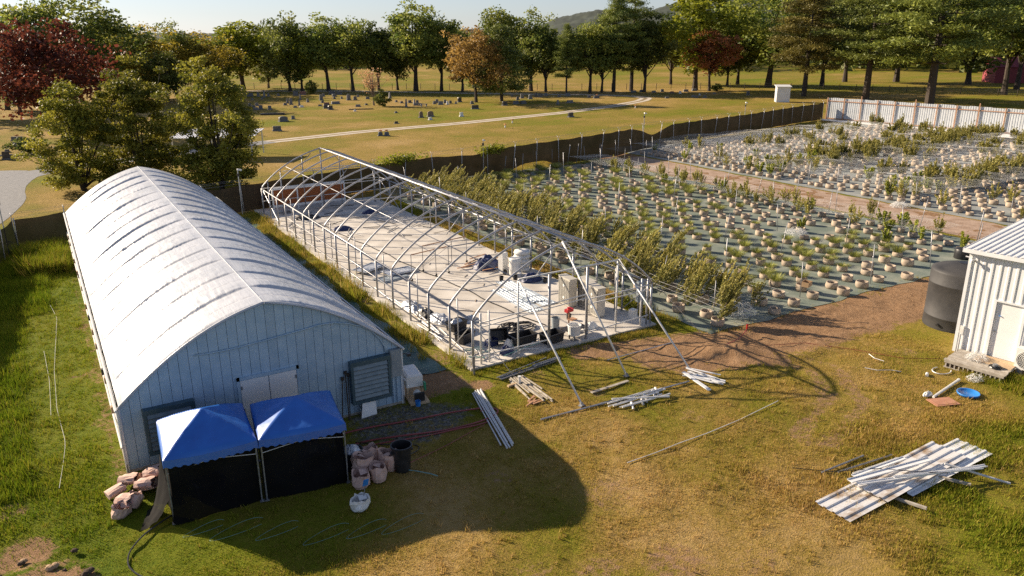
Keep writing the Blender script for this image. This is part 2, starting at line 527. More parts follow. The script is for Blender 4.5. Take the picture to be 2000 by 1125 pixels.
def f_dirt(x, y):
    w = fbm(x * .8, y * .8, 5) - .5
    d = 1 - sstep(1.1, 3.0, seg_dist(x, y, TRACK) + w * 2.2)
    d = np.maximum(d, .85 * (1 - sstep(.3, 1.1, seg_dist(x, y, [(17.5, .3), (20, -.3), (22.5, -1.6), (23.5, -2.6)]) + w)))
    d = np.maximum(d, .55 * (1 - sstep(.15, .55, np.abs(seg_dist(x, y, TYRES) - .55) + w * .5)))
    d = np.maximum(d, 1.0 * rect(x, y, 9.7, -.2, 12.0, 1.9, .5))
    d = np.maximum(d, .95 * rect(x, y, 50.6, -20, 55.9, 45, .5))
    for cx, cy, r, a in ((-2.8, -3.0, .9, .7), (-3.2, -.6, .6, .5), (-2.3, -5.0, 1.3, .8), (9.7, -11.2, .9, .5), (11.5, -12.1, 1.2, .55),
                         (8.2, -10.4, .8, .42), (13.5, -13.2, 1.2, .45), (15.8, -3.1, .5, .5), (14.8, -.5, .5, .5), (-1.0, 9, .35, .6), (-.5, 15, .35, .6), (-.5, 4, .35, .5),
                         (12.3, -.2, .5, .8), (29.3, -6.6, .7, .5), (12, -8.6, 1.2, .45), (9.6, -6.2, .6, .45), (17.5, -6.3, .7, .4)):
        d = np.maximum(d, a * (1 - sstep(r * .5, r * 1.3, np.hypot(x - cx, y - cy) + w * r)))
    d = np.maximum(d, .50 * (1 - sstep(.05, .45, seg_dist(x, y, [(-.25, -1), (-.25, 31.5)]) + w * .9)))
    d = np.maximum(d, .8 * rect(x, y, 11.7, 1.5, 12.7, 36, .25) * fbm(x * .7, y * .7, 77))
    return d


def f_gravel(x, y):
    w = fbm(x * .6, y * .6, 9) - .5
    return .62 * (1 - sstep(1.0, 2.8, np.hypot((x - 8.8) / 1.25, y + 1.6) + w * 2))


def f_dry(x, y):
    n = fbm(x * .16, y * .16, 3)
    n2 = fbm(x * .55, y * .55, 13)
    d = .62 + (n - .5) * .9 + (n2 - .5) * .55
    left = 1 - sstep(-.5, 3.0, x + (y + 3) * .05 * (y < -3))
    left = left * (1 - sstep(38, 45, y))
    d = d * (1 - left) + left * (.20 + (n2 - .5) * .35)
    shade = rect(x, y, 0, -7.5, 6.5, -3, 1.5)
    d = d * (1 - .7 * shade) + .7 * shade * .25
    br = .7 * sstep(17, 22, x - (y + 12) * .6 + 5 * (n2 - .5)) * (1 - sstep(-12.5, -9.5, y + 4 * (n - .5))) 
    d = d * (1 - .75 * br) + .75 * br * (.22 + (n2 - .5) * .4)
    fr = rect(x, y, 9, -16, 17, -6.0, 1.5)
    d = d - .05 * fr + .16 * rect(x, y, 12, -9, 31, 0, 1.5) * (1 - .6 * sstep(27, 30, x))
    cem = sstep(45, 58, y - .23 * np.maximum(x, 0) * .5)
    cd = .72 + (fbm(x * .05, y * .05, 31) - .5) * .8 + (fbm(x * .16, y * .25, 33) - .5) * .6 + (fbm(x * .6, y * .6, 35) - .5) * .35
    cd = cd - .15 * sstep(165, 210, np.hypot(x, y))
    d = d * (1 - cem) + cem * cd
    strip = rect(x, y, 11.3, 1, 12.8, 36, .3)
    d = d * (1 - strip) + strip * (.46 + (n2 - .5) * .5)
    return np.clip(d, 0, 1)


def f_flat(x, y):
    """1 where the ground must stay flat (under buildings, sheets, roads)"""
    k = rect(x, y, -.3, -.2, 9.6, 32, .35)
    k = np.maximum(k, rect(x, y, 12.3, .9, 23.2, 37.5, .35))
    k = np.maximum(k, rect(x, y, 9.3, 1.8, 12.0, 35, .25))
    k = np.maximum(k, rect(x, y, 23, -1.4, 50.6, 47, .3))
    k = np.maximum(k, rect(x, y, 55.8, -20, 112, 60, .3))
    k = np.maximum(k, rect(x, y, 27.5, -14, 42, -4.2, .5))
    return k


def f_height(x, y):
    near = (1 - sstep(60, 90, np.hypot(x - 10, y))) * (1 - sstep(31, 35, y))
    z = (fbm(x * .9, y * .9, 41) - .5) * .10 + (fbm(x * 3.1, y * 3.1, 43, 3) - .5) * .05
    di = np.clip(f_dirt(x, y), 0, 1)
    z = z + di * (fbm(x * 2.0, y * 2.0, 47) - .45) * .17 * rect(x, y, 16, -6, 42, .9, .6)
    berm = 1 - sstep(.15, .8, np.abs(seg_dist(x, y, TRACK) - 1.7) + (fbm(x, y, 51) - .5) * .6)
    z = z + berm * .16 * rect(x, y, 22, -5, 42, -1.2, .4) * (fbm(x * 1.5, y * 1.5, 52))
    for cx, cy, r, hgt in ((23.1, -3.2, .8, .28), (22.2, -2.5, .7, .22), (11.2, .5, .8, .12), (-2.1, -5.0, .6, .22), (-2.7, -4.1, .5, .14)):
        z = z + hgt * np.exp(-((x - cx) ** 2 + (y - cy) ** 2) / (r * r)) * (.6 + .8 * fbm(x * 3, y * 3, 61))
    return z * near * (1 - f_flat(x, y)) - .004


def axis(parts):
    return np.unique(np.concatenate([np.arange(a, b, s) for a, b, s in parts]).round(4))


gx = axis([(-2400, -400, 400), (-400, -100, 40), (-100, -20, 5), (-20, -8, .8), (-8, 32, .22), (32, 46, .4), (46, 60, .5), (60, 130, 2), (130, 320, 8), (320, 1000, 60), (1000, 2401, 350)])
gy = axis([(-200, -40, 20), (-40, -18, 1.5), (-18, 4, .22), (4, 48, .55), (48, 130, 1.6), (130, 260, 5), (260, 900, 40), (900, 2601, 340)])
GX, GY = np.meshgrid(gx, gy, indexing='ij')
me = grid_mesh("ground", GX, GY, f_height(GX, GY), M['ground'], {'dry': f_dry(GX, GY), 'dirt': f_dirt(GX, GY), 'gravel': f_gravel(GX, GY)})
ground = tag(link_mesh("ground", me), kind="structure")


def strip_road(name, pts, width, mat, z=.006, jag=.25, seed=1, kind="structure"):
    pts = np.array(pts, float)
    # resample
    d = np.r_[0, np.cumsum(np.hypot(*np.diff(pts, axis=0).T))]
    n = max(8, int(d[-1] / .9))
    t = np.linspace(0, d[-1], n)
    sx = np.interp(t, d, pts[:, 0]); sy = np.interp(t, d, pts[:, 1])
    k = np.ones(5) / 5
    if n > 12:
        sx[2:-2] = np.convolve(sx, k, 'valid'); sy[2:-2] = np.convolve(sy, k, 'valid')
    tx, ty = np.gradient(sx), np.gradient(sy); L = np.hypot(tx, ty); tx /= L; ty /= L
    cols = np.linspace(-1, 1, 13)
    wv = np.interp(t, d, width) if hasattr(width, '__len__') else np.full(n, width)
    X = np.empty((n, 13)); Y = X.copy(); Z = X.copy(); T = X.copy()
    for j, c in enumerate(cols):
        off = c * wv / 2 + (jag * (fbm(t * .5, t * 0 + c * 9, seed) - .5) * 2 if abs(c) == 1 else 0)
        X[:, j] = sx - ty * off; Y[:, j] = sy + tx * off; Z[:, j] = z; T[:, j] = c
    return tag(link_mesh(name, grid_mesh(name, X, Y, Z, mat, {'t': T})), kind=kind)


def track_material():
    m, n, l, b = new_mat("wheel_track_gravel")
    b.inputs['Roughness'].default_value = .95
    a = math_node(n, l, 'ABSOLUTE', attr_node(n, 't').outputs['Fac'])
    tc = n.new('ShaderNodeTexCoord')
    nz = n.new('ShaderNodeTexNoise'); nz.inputs['Scale'].default_value = 1.1; nz.inputs['Detail'].default_value = 6
    l.new(tc.outputs['Object'], nz.inputs['Vector'])
    x = math_node(n, l, 'MULTIPLY_ADD', math_node(n, l, 'SUBTRACT', nz.outputs[0], .5), .5); l.new(a, x.node.inputs[2])
    rp = ramp(n, [(0.0, (0.22, 0.16, 0.075)), (0.22, (0.24, 0.18, 0.09)), (0.38, (0.52, 0.46, 0.38)), (0.75, (0.56, 0.50, 0.42)), (0.95, (0.24, 0.17, 0.06))])
    l.new(x, rp.inputs[0]); l.new(rp.outputs[0], b.inputs['Base Color'])
    return m


M['track'] = track_material()
strip_road("cemetery_road", [(24, 77), (38.2, 81), (54.6, 83.0), (77.7, 88.3), (93.1, 93.7), (105, 100), (110.5, 104.8), (111.8, 110), (107.2, 118.8), (100.7, 123.5), (84.8, 140.1), (67.6, 160.4), (41.5, 178.5)], 2.9, M['track'], seed=3)
strip_road("driveway", [(24.5, 77.2), (12, 72), (3, 68.5), (-3, 65), (-4, 58), (-3.9, 50), (-5.2, 43), (-7.5, 36), (-10, 28), (-12, 15)], [3, 3, 3.2, 3.8, 3.2, 3.0, 3.0, 3.0, 3.0, 3], M['gravel'], seed=4, z=.010, jag=.08)
strip_road("gravel_road", [(-3, 66), (-10, 69.5), (-22, 72), (-50, 75)], 4.5, M['gravel'], seed=6, z=.014)

# ------------------------------------------------------------------ sheets: weed cloth, slab


def cloth_sheet(name, x0, y0, x1, y1, mat, z=.012, step=.5, amp=.012, seed=2, edge=.25):
    xs = np.arange(x0, x1 + step * .5, step); ys = np.arange(y0, y1 + step * .5, step)
    X, Y = np.meshgrid(xs, ys, indexing='ij'); X = X.copy(); Y = Y.copy()
    Z = z + amp * fbm(X * 1.7, Y * 1.7, seed)
    X[0] += (fbm(ys * .8, ys * 0, seed + 1) - .5) * 2 * edge; X[-1] += (fbm(ys * .8, ys * 0, seed + 2) - .5) * 2 * edge
    Y[:, 0] += (fbm(xs * .8, xs * 0, seed + 3) - .5) * 2 * edge; Y[:, -1] += (fbm(xs * .8, xs * 0, seed + 4) - .5) * 2 * edge
    return tag(link_mesh(name, grid_mesh(name, X, Y, Z, mat)), kind="structure")


cloth_sheet("field_weed_cloth", 23.7, -1.0, 50.2, 41.8, M['mat'], .008, .6, .012, 21)
cloth_sheet("far_field_weed_cloth", 56.4, -14, 103.6, 49, M['mat_grey'], .008, .8, .012, 22)
cloth_sheet("alley_weed_cloth", 9.45, 1.9, 11.75, 34.6, M['mat_teal'], .010, .25, .09, 23, .3)

sl_ = MB().box(12.62, 1.12, -.1, 22.35, 36.3, .11)
slab = tag(sl_.build("concrete_slab", M['concrete']), kind="structure")
j_ = MB()
for i, pts in enumerate([[(17.6, 1.2), (17.3, 8), (17.5, 16), (17.2, 24), (17.4, 36)]]):
    pass

strip_road("dirt_path", [(53.25, -20), (53.3, 5), (53.2, 25), (53.3, 42.0)], 5.3, M['path_dirt'], z=.006, jag=.5, seed=8)

# ------------------------------------------------------------------ hills and far woods
F2 = Vector((0.5167, 0.8562)); R2 = Vector((0.8562, -0.5167)); C2 = Vector((-0.76, -24.25))


def polar(ang_deg, dist):
    a = R(ang_deg)
    v = F2 * math.cos(a) + R2 * math.sin(a)
    return C2.x + v.x * dist, C2.y + v.y * dist


def hill(name, a0, a1, d0, d1, prof, seed, bump=5.0):
    na, nd = int((a1 - a0) * 9), 46
    A = np.linspace(a0, a1, na); D = np.linspace(d0, d1, nd)
    X = np.empty((na, nd)); Y = X.copy(); Z = X.copy()
    pa, ph = zip(*prof)
    for i, a in enumerate(A):
        hgt = np.interp(a, pa, ph)
        for j, d in enumerate(D):
            X[i, j], Y[i, j] = polar(a, d)
            Z[i, j] = hgt * math.sin(math.pi * .5 * min(1, j / (nd * .62))) ** 1.2 * (1 if j < nd * .8 else 1 - (j - nd * .8) / (nd * .4))
    Z = Z + (fbm(X * .010, Y * .010, seed) - .5) * 22 * (Z > 3) + (fbm(X * .12, Y * .12, seed + 3, 3) - .4) * bump * (Z > 2) - 2
    return tag(link_mesh(name, grid_mesh(name, X, Y, Z, M['forest'])), kind="structure")


hill("wooded_hills", 0.5, 46, 800, 1700, [(0.5, 0), (3, 40), (6, 50), (9, 46), (11, 58), (14, 88), (20, 120), (30, 130), (46, 90)], 71)
hill("distant_ridge", -50, 8, 1500, 2400, [(-50, 16), (-30, 14), (-10, 16), (0, 24), (8, 14)], 75, 6)

# ------------------------------------------------------------------ vegetation generators


def leaves(P, size, rs, aspect=.6, up=.0):
    """rhombic leaf faces at P (n,3)"""
    n = len(P)
    a = rs.normal(size=(n, 3)); a[:, 2] = a[:, 2] * .7 + up
    a /= np.linalg.norm(a, axis=1)[:, None]
    b = rs.normal(size=(n, 3)); b -= (b * a).sum(1)[:, None] * a
    b /= np.linalg.norm(b, axis=1)[:, None]
    s = size * rs.uniform(.6, 1.35, n)[:, None]
    V = np.stack([P - a * s, P + b * s * aspect, P + a * s, P - b * s * aspect], 1).reshape(-1, 3)
    F = np.arange(4 * n).reshape(n, 4)
    return V, F


def crown_mesh(name, P, size, rs, mat, aspect=.6, up=0., tint=None):
    V, F = leaves(P, size, rs, aspect, up)
    if tint is None: tint = rs.uniform(0, 1, len(P))
    t = np.clip(np.repeat(np.clip(tint + rs.normal(0, .18, len(P)), 0, 1), 4), 0, 1)
    return np_mesh(name, V, F, mat, {'tint': t})


def deciduous(seed, h, w, th, nclump, nleaf, leaf, spread=1.0, cr=.15, bare=False, shape=1.0):
    """returns (trunk mesh, crown mesh) of a tree of height h, crown width w, clear trunk th"""
    rs = np.random.default_rng(seed)
    cz = (h + th) / 2; rz = (h - th) / 2 * 1.02; rx = w / 2
    C = []
    lob = rs.uniform(0, 6.28, 6)
    while len(C) < nclump:
        d = rs.normal(size=3); d /= np.linalg.norm(d)
        r = rs.uniform(.12, 1) ** .42
        az = math.atan2(d[1], d[0])
        lobe = 1 + .22 * math.sin(2 * az + lob[0] + 2 * d[2]) + .18 * math.sin(3 * az + lob[1] - 3 * d[2]) + .1 * math.sin(5 * az + lob[2]) + .1 * math.sin(4 * d[2] + lob[3])
        zz = d[2]
        r = r * (1 + .22 * (rs.uniform() < .18)); taper = 1 - .22 * shape * max(zz, 0) - .12 * max(-zz, 0)
        C.append((d[0] * rx * .86 * r * lobe * taper, d[1] * rx * .86 * r * lobe * taper, cz + zz * rz * .88 * r * (1 + .1 * math.sin(3 * az + lob[4]))))
    for k in range(nclump // 4 if shape > 2 else 0):
        az = rs.uniform(0, 6.28); rr = rx * .72 * rs.uniform(.3, 1) ** .5
        C.append((math.cos(az) * rr, math.sin(az) * rr, rs.uniform(.06, .30) * h))
    C = np.array(C)
    per = int(nleaf / nclump)
    P, T = [], []
    for c in C:
        k = max(4, int(per * rs.uniform(.5, 1.5)))
        q = rs.normal(size=(k, 3)); q /= np.linalg.norm(q, axis=1)[:, None]
        q *= (rs.uniform(.1, 1, k) ** .5)[:, None] * w * cr * rs.uniform(.65, 1.25)
        q[:, 2] *= .62
        P.append(c + q)
        T.append(np.full(k, rs.uniform(.1, .9)))
    P = np.concatenate(P); T = np.concatenate(T)
    ok = P[:, 2] > th * .75
    crown = crown_mesh("crown", P[ok], leaf, rs, None, tint=T[ok])
    mb = MB()
    r0 = max(.09, h * .021)
    bend = rs.normal(0, .03 * h, 2)
    tp = [(0, 0, -.15), (bend[0] * .15, bend[1] * .15, th * .5), (bend[0] * .4, bend[1] * .4, th), (bend[0], bend[1], th + (h - th) * .45), (bend[0] * 1.2, bend[1] * 1.2, th + (h - th) * .8)]
    mb.path(tp, [r0 * 1.45, r0, r0 * .85, r0 * .45, r0 * .12], 8)
    idx = rs.permutation(len(C))[:16 if not bare else 40]
    for i in idx:
        c = C[i]
        f = rs.uniform(.75, 1.5) if not bare else rs.uniform(.5, 1.4)
        z0 = min(th * f, h * .72)
        t = min(1, max(0, (z0 - th * .5) / (h - th)))
        base = Vector((bend[0] * t, bend[1] * t, z0))
        tip = Vector(c)
        mid = base.lerp(tip, .5) + Vector((0, 0, .06 * h * (.5 if tip.z > z0 else -.3)))
        mb.path([base, mid, tip], [r0 * .42, r0 * .24, r0 * .06], 5)
    t_obj = mb
    return t_obj, crown


def pine(seed, h, w, th, leafn, leaf, droop=.1, open_=.25):
    rs = np.random.default_rng(seed)
    mb = MB()
    r0 = h * .018
    lean = rs.normal(0, .012 * h, 2)
    mb.path([(0, 0, -.15), (lean[0] * .4, lean[1] * .4, h * .4), (lean[0], lean[1], h * .97)], [r0 * 1.35, r0 * .9, r0 * .12], 8)
    P, T = [], []
    levels = 17
    for k in range(levels):
        f = k / (levels - 1)
        z = th + (h - th) * f ** .92
        env = (math.sin(math.pi * min(1, .16 + .84 * f) ** .8) ** .75) * (1 - .35 * f) + .08
        nb = rs.integers(4, 7)
        a0 = rs.uniform(0, 6.28)
        for b in range(nb):
            if rs.uniform() < open_: continue
            a = a0 + b * 6.283 / nb + rs.normal(0, .25)
            L = w / 2 * env * rs.uniform(.65, 1.18)
            bx, by = math.cos(a), math.sin(a)
            lx, ly = lean[0] * f, lean[1] * f
            tip = (lx + bx * L, ly + by * L, z + L * rs.uniform(-droop, .22))
            mb.path([(lx, ly, z - .04 * L), (lx + bx * L * .5, ly + by * L * .5, z - L * droop * .4), tip], [r0 * .28 * (1.2 - f), r0 * .16 * (1.2 - f), .01], 4)
            npuff = max(2, int(L / (w * .06)))
            tv = rs.uniform(.1, .9)
            for p in range(npuff):
                g_ = .3 + .75 * (p + rs.uniform(0, .8)) / npuff
                side = rs.normal(0, .16) * L
                c = np.array([lx + bx * L * g_ - by * side, ly + by * L * g_ + bx * side, z + (tip[2] - z) * g_ + rs.uniform(-.01, .03) * h * .4])
                kk = max(8, int(leafn / (levels * 4.2 * 4)))
                q = rs.normal(size=(kk, 3)) * np.array([1, 1, .42]) * w * .045
                P.append(c + q); T.append(np.full(kk, tv * .6 + rs.uniform(0, .4)))
    P = np.concatenate(P); T = np.concatenate(T)
    return mb, crown_mesh("crown", P, leaf, rs, None, aspect=.28, up=.35, tint=T)


def cedar(seed, h, w, th, leafn, leaf):
    rs = np.random.default_rng(seed)
    mb = MB().path([(0, 0, -.15), (0, 0, h * .5), (0, 0, h * .96)], [h * .022, h * .016, .02], 8)
    P, T = [], []
    for i in range(170):
        f = rs.uniform(0, 1) ** 1.25
        z = th + (h - th) * f
        env = w / 2 * ((1 - f) ** .75 * .95 + .06) * (1 if f > .08 else .7)
        a = rs.uniform(0, 6.28); r = env * rs.uniform(.35, 1.12) ** .6
        k = int(leafn / 170)
        q = rs.normal(size=(k, 3)) * np.array([1, 1, .45]) * w * .06
        P.append(np.array([math.cos(a) * r, math.sin(a) * r, z - r * .12]) + q); T.append(np.full(k, rs.uniform(.05, .8)))
    return mb, crown_mesh("crown", np.concatenate(P), leaf, rs, None, aspect=.35, up=-.2, tint=np.concatenate(T))


TREES = [(2.1, 53.0, 8.9, 6.7, 'near'), (7.0, 52.8, 10.4, 7.4, 'near'), (12.4, 45.9, 10.7, 7.6, 'near'), (1.6, 101.7, 13.5, 19.2, 'red'), (2.3, 157.8, 19.3, 14.2, 'oak'), (10.9,
152.0, 18.3, 18.2, 'oak'), (-4.5, 149.2, 14.7, 13.2, 'oakd'), (17.1, 163.0, 13.7, 12.0, 'olive'), (22.4, 164.5, 13.7, 11.1, 'yel'), (27.6, 168.0, 14.4, 10.3, 'oak'), (33.1, 168.0,
12.4, 14.0, 'yel'), (45.5, 182.5, 15.6, 15.2, 'green'), (40.0, 179.6, 11.1, 8.8, 'oakd'), (53.8, 170.0, 16.8, 13.1, 'oakd'), (56.2, 168.3, 12.8, 9.3, 'green'), (61.6, 164.6, 16.0,
11.8, 'oak'), (66.5, 161.1, 15.9, 13.0, 'oak'), (72.4, 159.3, 14.4, 10.0, 'oakd'), (76.9, 158.3, 13.6, 10.1, 'oakd'), (79.1, 152.4, 18.4, 14.8, 'oak'), (84.2, 148.9, 16.8, 12.3,
'oak'), (86.7, 142.9, 12.1, 9.6, 'oakd'), (75.4, 115.5, 12.8, 14.3, 'brown'), (80.9, 114.8, 14.3, 11.4, 'cedar'), (97.7, 143.8, 18.1, 12.5, 'oak'), (101.8, 136.6, 16.7, 13.4,
'oak'), (102.8, 131.7, 13.6, 9.6, 'oakd'), (103.9, 124.9, 14.7, 7.2, 'pine'), (109.3, 123.2, 14.7, 11.7, 'oak'), (112.5, 123.0, 13.6, 9.5, 'oakd'), (115.8, 122.8, 20.6, 13.7,
'pine'), (121.3, 123.1, 22.6, 15.1, 'pine'), (121.6, 118.7, 15.7, 10.7, 'oakd'), (136.0, 117.2, 21.6, 16.6, 'green'), (136.3, 112.7, 12.6, 11.4, 'rust'), (146.2, 136.9, 16.2, 12.3,
'oakd'), (160.5, 126.8, 17.3, 14.9, 'oakd'), (158.9, 115.1, 25.8, 24.5, 'oak'), (141.4, 89.9, 22.4, 16.5, 'pineo'), (173.1, 110.1, 24.2, 17.0, 'oakd'), (143.8, 76.7, 23.6, 22.3,
'pine'), (204.1, 110.1, 26.3, 22.6, 'oakd'), (145.1, 64.0, 29.6, 26.2, 'pine'), (208.6, 92.8, 27.8, 24.0, 'oakd'), (180.0, 68.7, 23.3, 18.9, 'oak'), (179.6, 60.3, 24.7, 18.1,
'oakd'), (55.7, 120.4, 6.8, 6.1, 'bare'), (192.9, 118.1, 22.6, 18.4, 'oakd'), (23.4, 150.8, 9.0, 9.4, 'oakd'), (-2.5, 136.4, 11.4, 11.5, 'oakd'), (-9.9, 136.1, 15.4, 12.8, 'oakd'),
(8.3, 161.1, 13.9, 12.6, 'oakd'), (52.5, 184.8, 11.6, 7.9, 'oakd'), (198.7, 75.7, 28.5, 18.1, 'oakd'), (153.6, 123.8, 13.5, 10.6, 'oakd')]
BUSHES = [(54.8, 156.9, 3.0, 2.8, 'bush'), (56.2, 117.3, 2.8, 2.9, 'bushd'), (-1.7, 81.8, 1.8, 3.6, 'bushd'), (137.8, 111.7, 1.5, 3.6, 'bushd')]

PROTO = {}


def tree_proto(kind):
    defs = {
        'oak': [('d', 101, 16, 13, 3.6, 150, 8200, .26), ('d', 102, 17, 13, 3.2, 170, 8200, .26), ('d', 103, 15, 14, 3.8, 150, 7600, .27), ('d', 107, 17, 12, 4.4, 130, 7600, .26)],
        'oakd': [('d', 104, 15, 12, 2.2, 150, 7000, .28), ('d', 105, 16, 13, 1.6, 160, 7000, .28), ('d', 108, 14, 11, 2.8, 120, 6400, .27)],
        'green': [('d', 106, 16, 13, 3.2, 190, 9500, .25), ('d', 109, 16, 11, 3.0, 150, 8000, .26)],
        'near': [('d', 110, 10, 7.2, .25, 190, 22000, .10, .09), ('d', 111, 10, 7.2, .25, 190, 22000, .10, .09), ('d', 112, 10, 7.4, .2, 200, 23000, .10, .09)],
        'red': [('d', 113, 13.5, 19, 2.2, 200, 9500, .27, .10)],
        'brown': [('d', 114, 13, 14, 2.4, 170, 7500, .24, .10)],
        'rust': [('d', 115, 12.5, 11, 3.4, 120, 6000, .24, .12)],
        'bare': [('b', 116, 6.8, 6.0, 2.0, 70, 900, .13, .12)],
        'pine': [('p', 120, 21, 14, 5.5, 26000, .24), ('p', 121, 22, 15, 6.5, 26000, .24), ('p', 122, 24, 19, 5.0, 30000, .26)],
        'cedar': [('c', 123, 14.3, 11, 2.6, 14000, .24)],
        'bush': [('d', 130, 3, 2.9, .05, 40, 1600, .15, .2), ('d', 131, 2.4, 3.2, .05, 40, 1500, .15, .2)],
    }
    defs['olive'] = defs['oak'][:2]; defs['yel'] = defs['oak'][1:3]; defs['pineo'] = defs['pine'][:2]; defs['bushd'] = defs['bush']
    if kind in PROTO: return PROTO[kind]
    out = []
    for d in defs[kind]:
        if d not in PROTO:
            if d[0] in 'db':
                tm, cm = deciduous(*d[1:8], cr=d[8] if len(d) > 8 else .135, bare=d[0] == 'b', shape=2.3 if d[1] in (110, 111, 112) else 1.0)
            elif d[0] == 'p': tm, cm = pine(*d[1:7])
            else: tm, cm = cedar(*d[1:7])
            tme = bpy.data.meshes.new("trunk"); tme.from_pydata(tm.v, [], tm.f); tme.update()
            tme.materials.append(M['bark_pale'] if d[0] == 'b' else M['bark'])
            cm.materials.append(M['leaf_oak'])
            PROTO[d] = (tme, cm, d[2], d[3])
        out.append(PROTO[d])
    PROTO[kind] = out
    return out


TREE_KIND = {
    'oak': ('shade_tree', 'leaf_oak', 'broad dark green shade tree in the row beyond the cemetery', 'shade trees behind the cemetery'),
    'oakd': ('shade_tree', 'leaf_dark', 'deep green tree filling the woods edge behind the cemetery', 'dark trees of the woods edge'),
    'green': ('maple_tree', 'leaf_green', 'bright fresh green full-crowned tree at the cemetery edge', 'bright green trees'),
    'near': ('roadside_tree', 'leaf_near', 'olive leafy tree just behind the white greenhouse and brown fence', 'trees behind the white greenhouse'),
    'red': ('oak_tree', 'leaf_red', 'wide dark red autumn tree beside the gravel driveway', None),
    'brown': ('autumn_tree', 'leaf_brown', 'orange brown turning tree standing alone inside the cemetery road loop', None),
    'rust': ('autumn_tree', 'leaf_rust', 'small rust red tree beside the bright green tree', None),
    'bare': ('thin_tree', 'leaf_pale', 'nearly bare pinkish twiggy small tree among the headstones', None),
    'pine': ('pine_tree', 'needle', 'tall dark pine with layered branches beyond the cemetery road', 'tall dark pines'),
    'pineo': ('pine_tree', 'needle_olive', 'olive brown pine directly behind the small white shed', None),
    'cedar': ('cedar_tree', 'needle', 'dense dark conical evergreen next to the orange brown tree', None),
    'olive': ('shade_tree', 'leaf_olive', 'dull olive tree in the left part of the woods beyond the driveway', None),
    'yel': ('shade_tree', 'leaf_yellow', 'yellowing golden tree in the woods beyond the driveway', 'yellowing trees'),
    'bush': ('round_bush', 'leaf_dark', 'small round dark bush below the tree row at the cemetery edge', None),
    'bushd': ('shrub', 'leaf_dark', 'dark upright evergreen shrub growing among the headstones', 'shrubs in the cemetery'),
}
OWN = {(143.8, 76.7): 'big dark green pine close behind the white metal fence, nearest the white shed', (145.1, 64.0): 'tallest pine with thick leaning bare trunk behind the white metal fence',
       (2.1, 53.0): 'lowest of three olive leafy trees behind the white greenhouse, beside the driveway', (12.4, 45.9): 'olive leafy tree closest to the bare hoop frame, hiding the carport',
       (7.0, 52.8): 'middle one of three olive leafy trees behind the white greenhouse', (136.0, 117.2): 'tall bright yellow green tree beside the rust red tree',
       (158.9, 115.1): 'huge spreading oak with low limbs right of the rust red tree', (103.9, 124.9): 'slim short pine in the row beyond the cemetery road bend',
       (45.5, 182.5): 'round bright green tree standing clear at the far field edge'}
WID = {'oak': 1.12, 'oakd': 1.1, 'green': 1.18, 'pine': .92, 'pineo': .95, 'cedar': 1.1, 'near': 1.22, 'brown': 1.1, 'rust': 1.15, 'olive': 1.3, 'yel': 1.2}

LANDMARKS = [((1.6, 101.7), "the dark red tree"), ((75.4, 115.5), "the orange brown tree"), ((136.3, 112.7), "the rust red tree"), ((126, 82.6), "the small white shed"),
             ((226, 92), "the red barn"), ((108, 35), "the white metal fence"), ((55.7, 120.4), "the twiggy pinkish tree"), ((45.5, 182.5), "the round bright green tree"),
             ((22.4, 164.5), "the yellowing woods trees"), ((110, 106), "the cemetery road bend"), ((16.5, 67.5), "the carport"), ((-3, 66), "the driveway fork"), ((57, 72), "the near cemetery road"), ((62.6, 112.6), "the stone bench")]
ORD = ["tallest", "second tallest", "third tallest", "fourth tallest", "fifth tallest", "sixth tallest", "seventh tallest", "eighth tallest", "ninth tallest", "tenth tallest", "eleventh tallest", "twelfth tallest"]


def near_mark(x, y):
    return min(LANDMARKS, key=lambda m: math.hypot(m[0][0] - x, m[0][1] - y))[1]


SHORT = {'oak': "broad dark green shade tree", 'oakd': "deep green woods tree", 'yel': "yellowing golden woods tree", 'pine': "dark layered pine", 'green': "bright fresh green tree", 'bushd': "dark evergreen shrub"}
buckets = {}
for x, y, h, w, kind in TREES + BUSHES:
    if kind in SHORT and (x, y) not in OWN: buckets.setdefault((kind, near_mark(x, y)), []).append((-h, x, y))
TL = {}
for (kind, mark), L in buckets.items():
    for r_, (hh, x, y) in enumerate(sorted(L)):
        TL[(x, y)] = (SHORT[kind] + " near " + mark) if len(L) == 1 else "%s near %s, %s there" % (SHORT[kind], mark, ORD[min(r_, 11)])
for i, (x, y, h, w, kind) in enumerate(TREES + BUSHES):
    pr = tree_proto(kind)
    tme, cme, ph, pw = pr[i % len(pr)]
    nm, mk, lab, grp = TREE_KIND[kind]
    own = OWN.get((x, y)) or TL.get((x, y))
    t = thing(nm, own or lab, 'bush' if 'bush' in kind else 'tree', (x, y, 0), rnd.uniform(0, 6.28), grp, (w / pw * WID.get(kind, 1), w / pw * WID.get(kind, 1), h / ph * (1.09 if kind not in ('pine', 'pineo', 'cedar') else 1.0)))
    link_mesh('trunk', tme, t)
    c = link_mesh('crown', cme, t)
    c.material_slots[0].link = 'OBJECT'; c.material_slots[0].material = M[mk]

# far woods that read as one mass
P = []
for a in np.linspace(-46, 46, 900):
    d = 330 + 130 * (vnoise(np.array([a * .22]), np.array([3.0]), 5)[0]) + rng.uniform(-25, 60) - max(0, a - 10) * 3
    x, y = polar(a, d)
    hh = 8 + 8 * vnoise(np.array([a * 1.1]), np.array([1.0]), 8)[0]
    for k in range(34):
        P.append((x + rng.normal(0, 4), y + rng.normal(0, 4), rng.uniform(0, 1) ** .8 * hh))
P = np.array(P)
rs = np.random.default_rng(5)
fw = link_mesh("far_woods", crown_mesh("far_woods", P, 1.5, rs, M['leaf_dark'], aspect=.7, tint=rs.uniform(0, 1, len(P))))
tag(fw, "distant band of woods beyond the open field", "woods", kind="stuff")

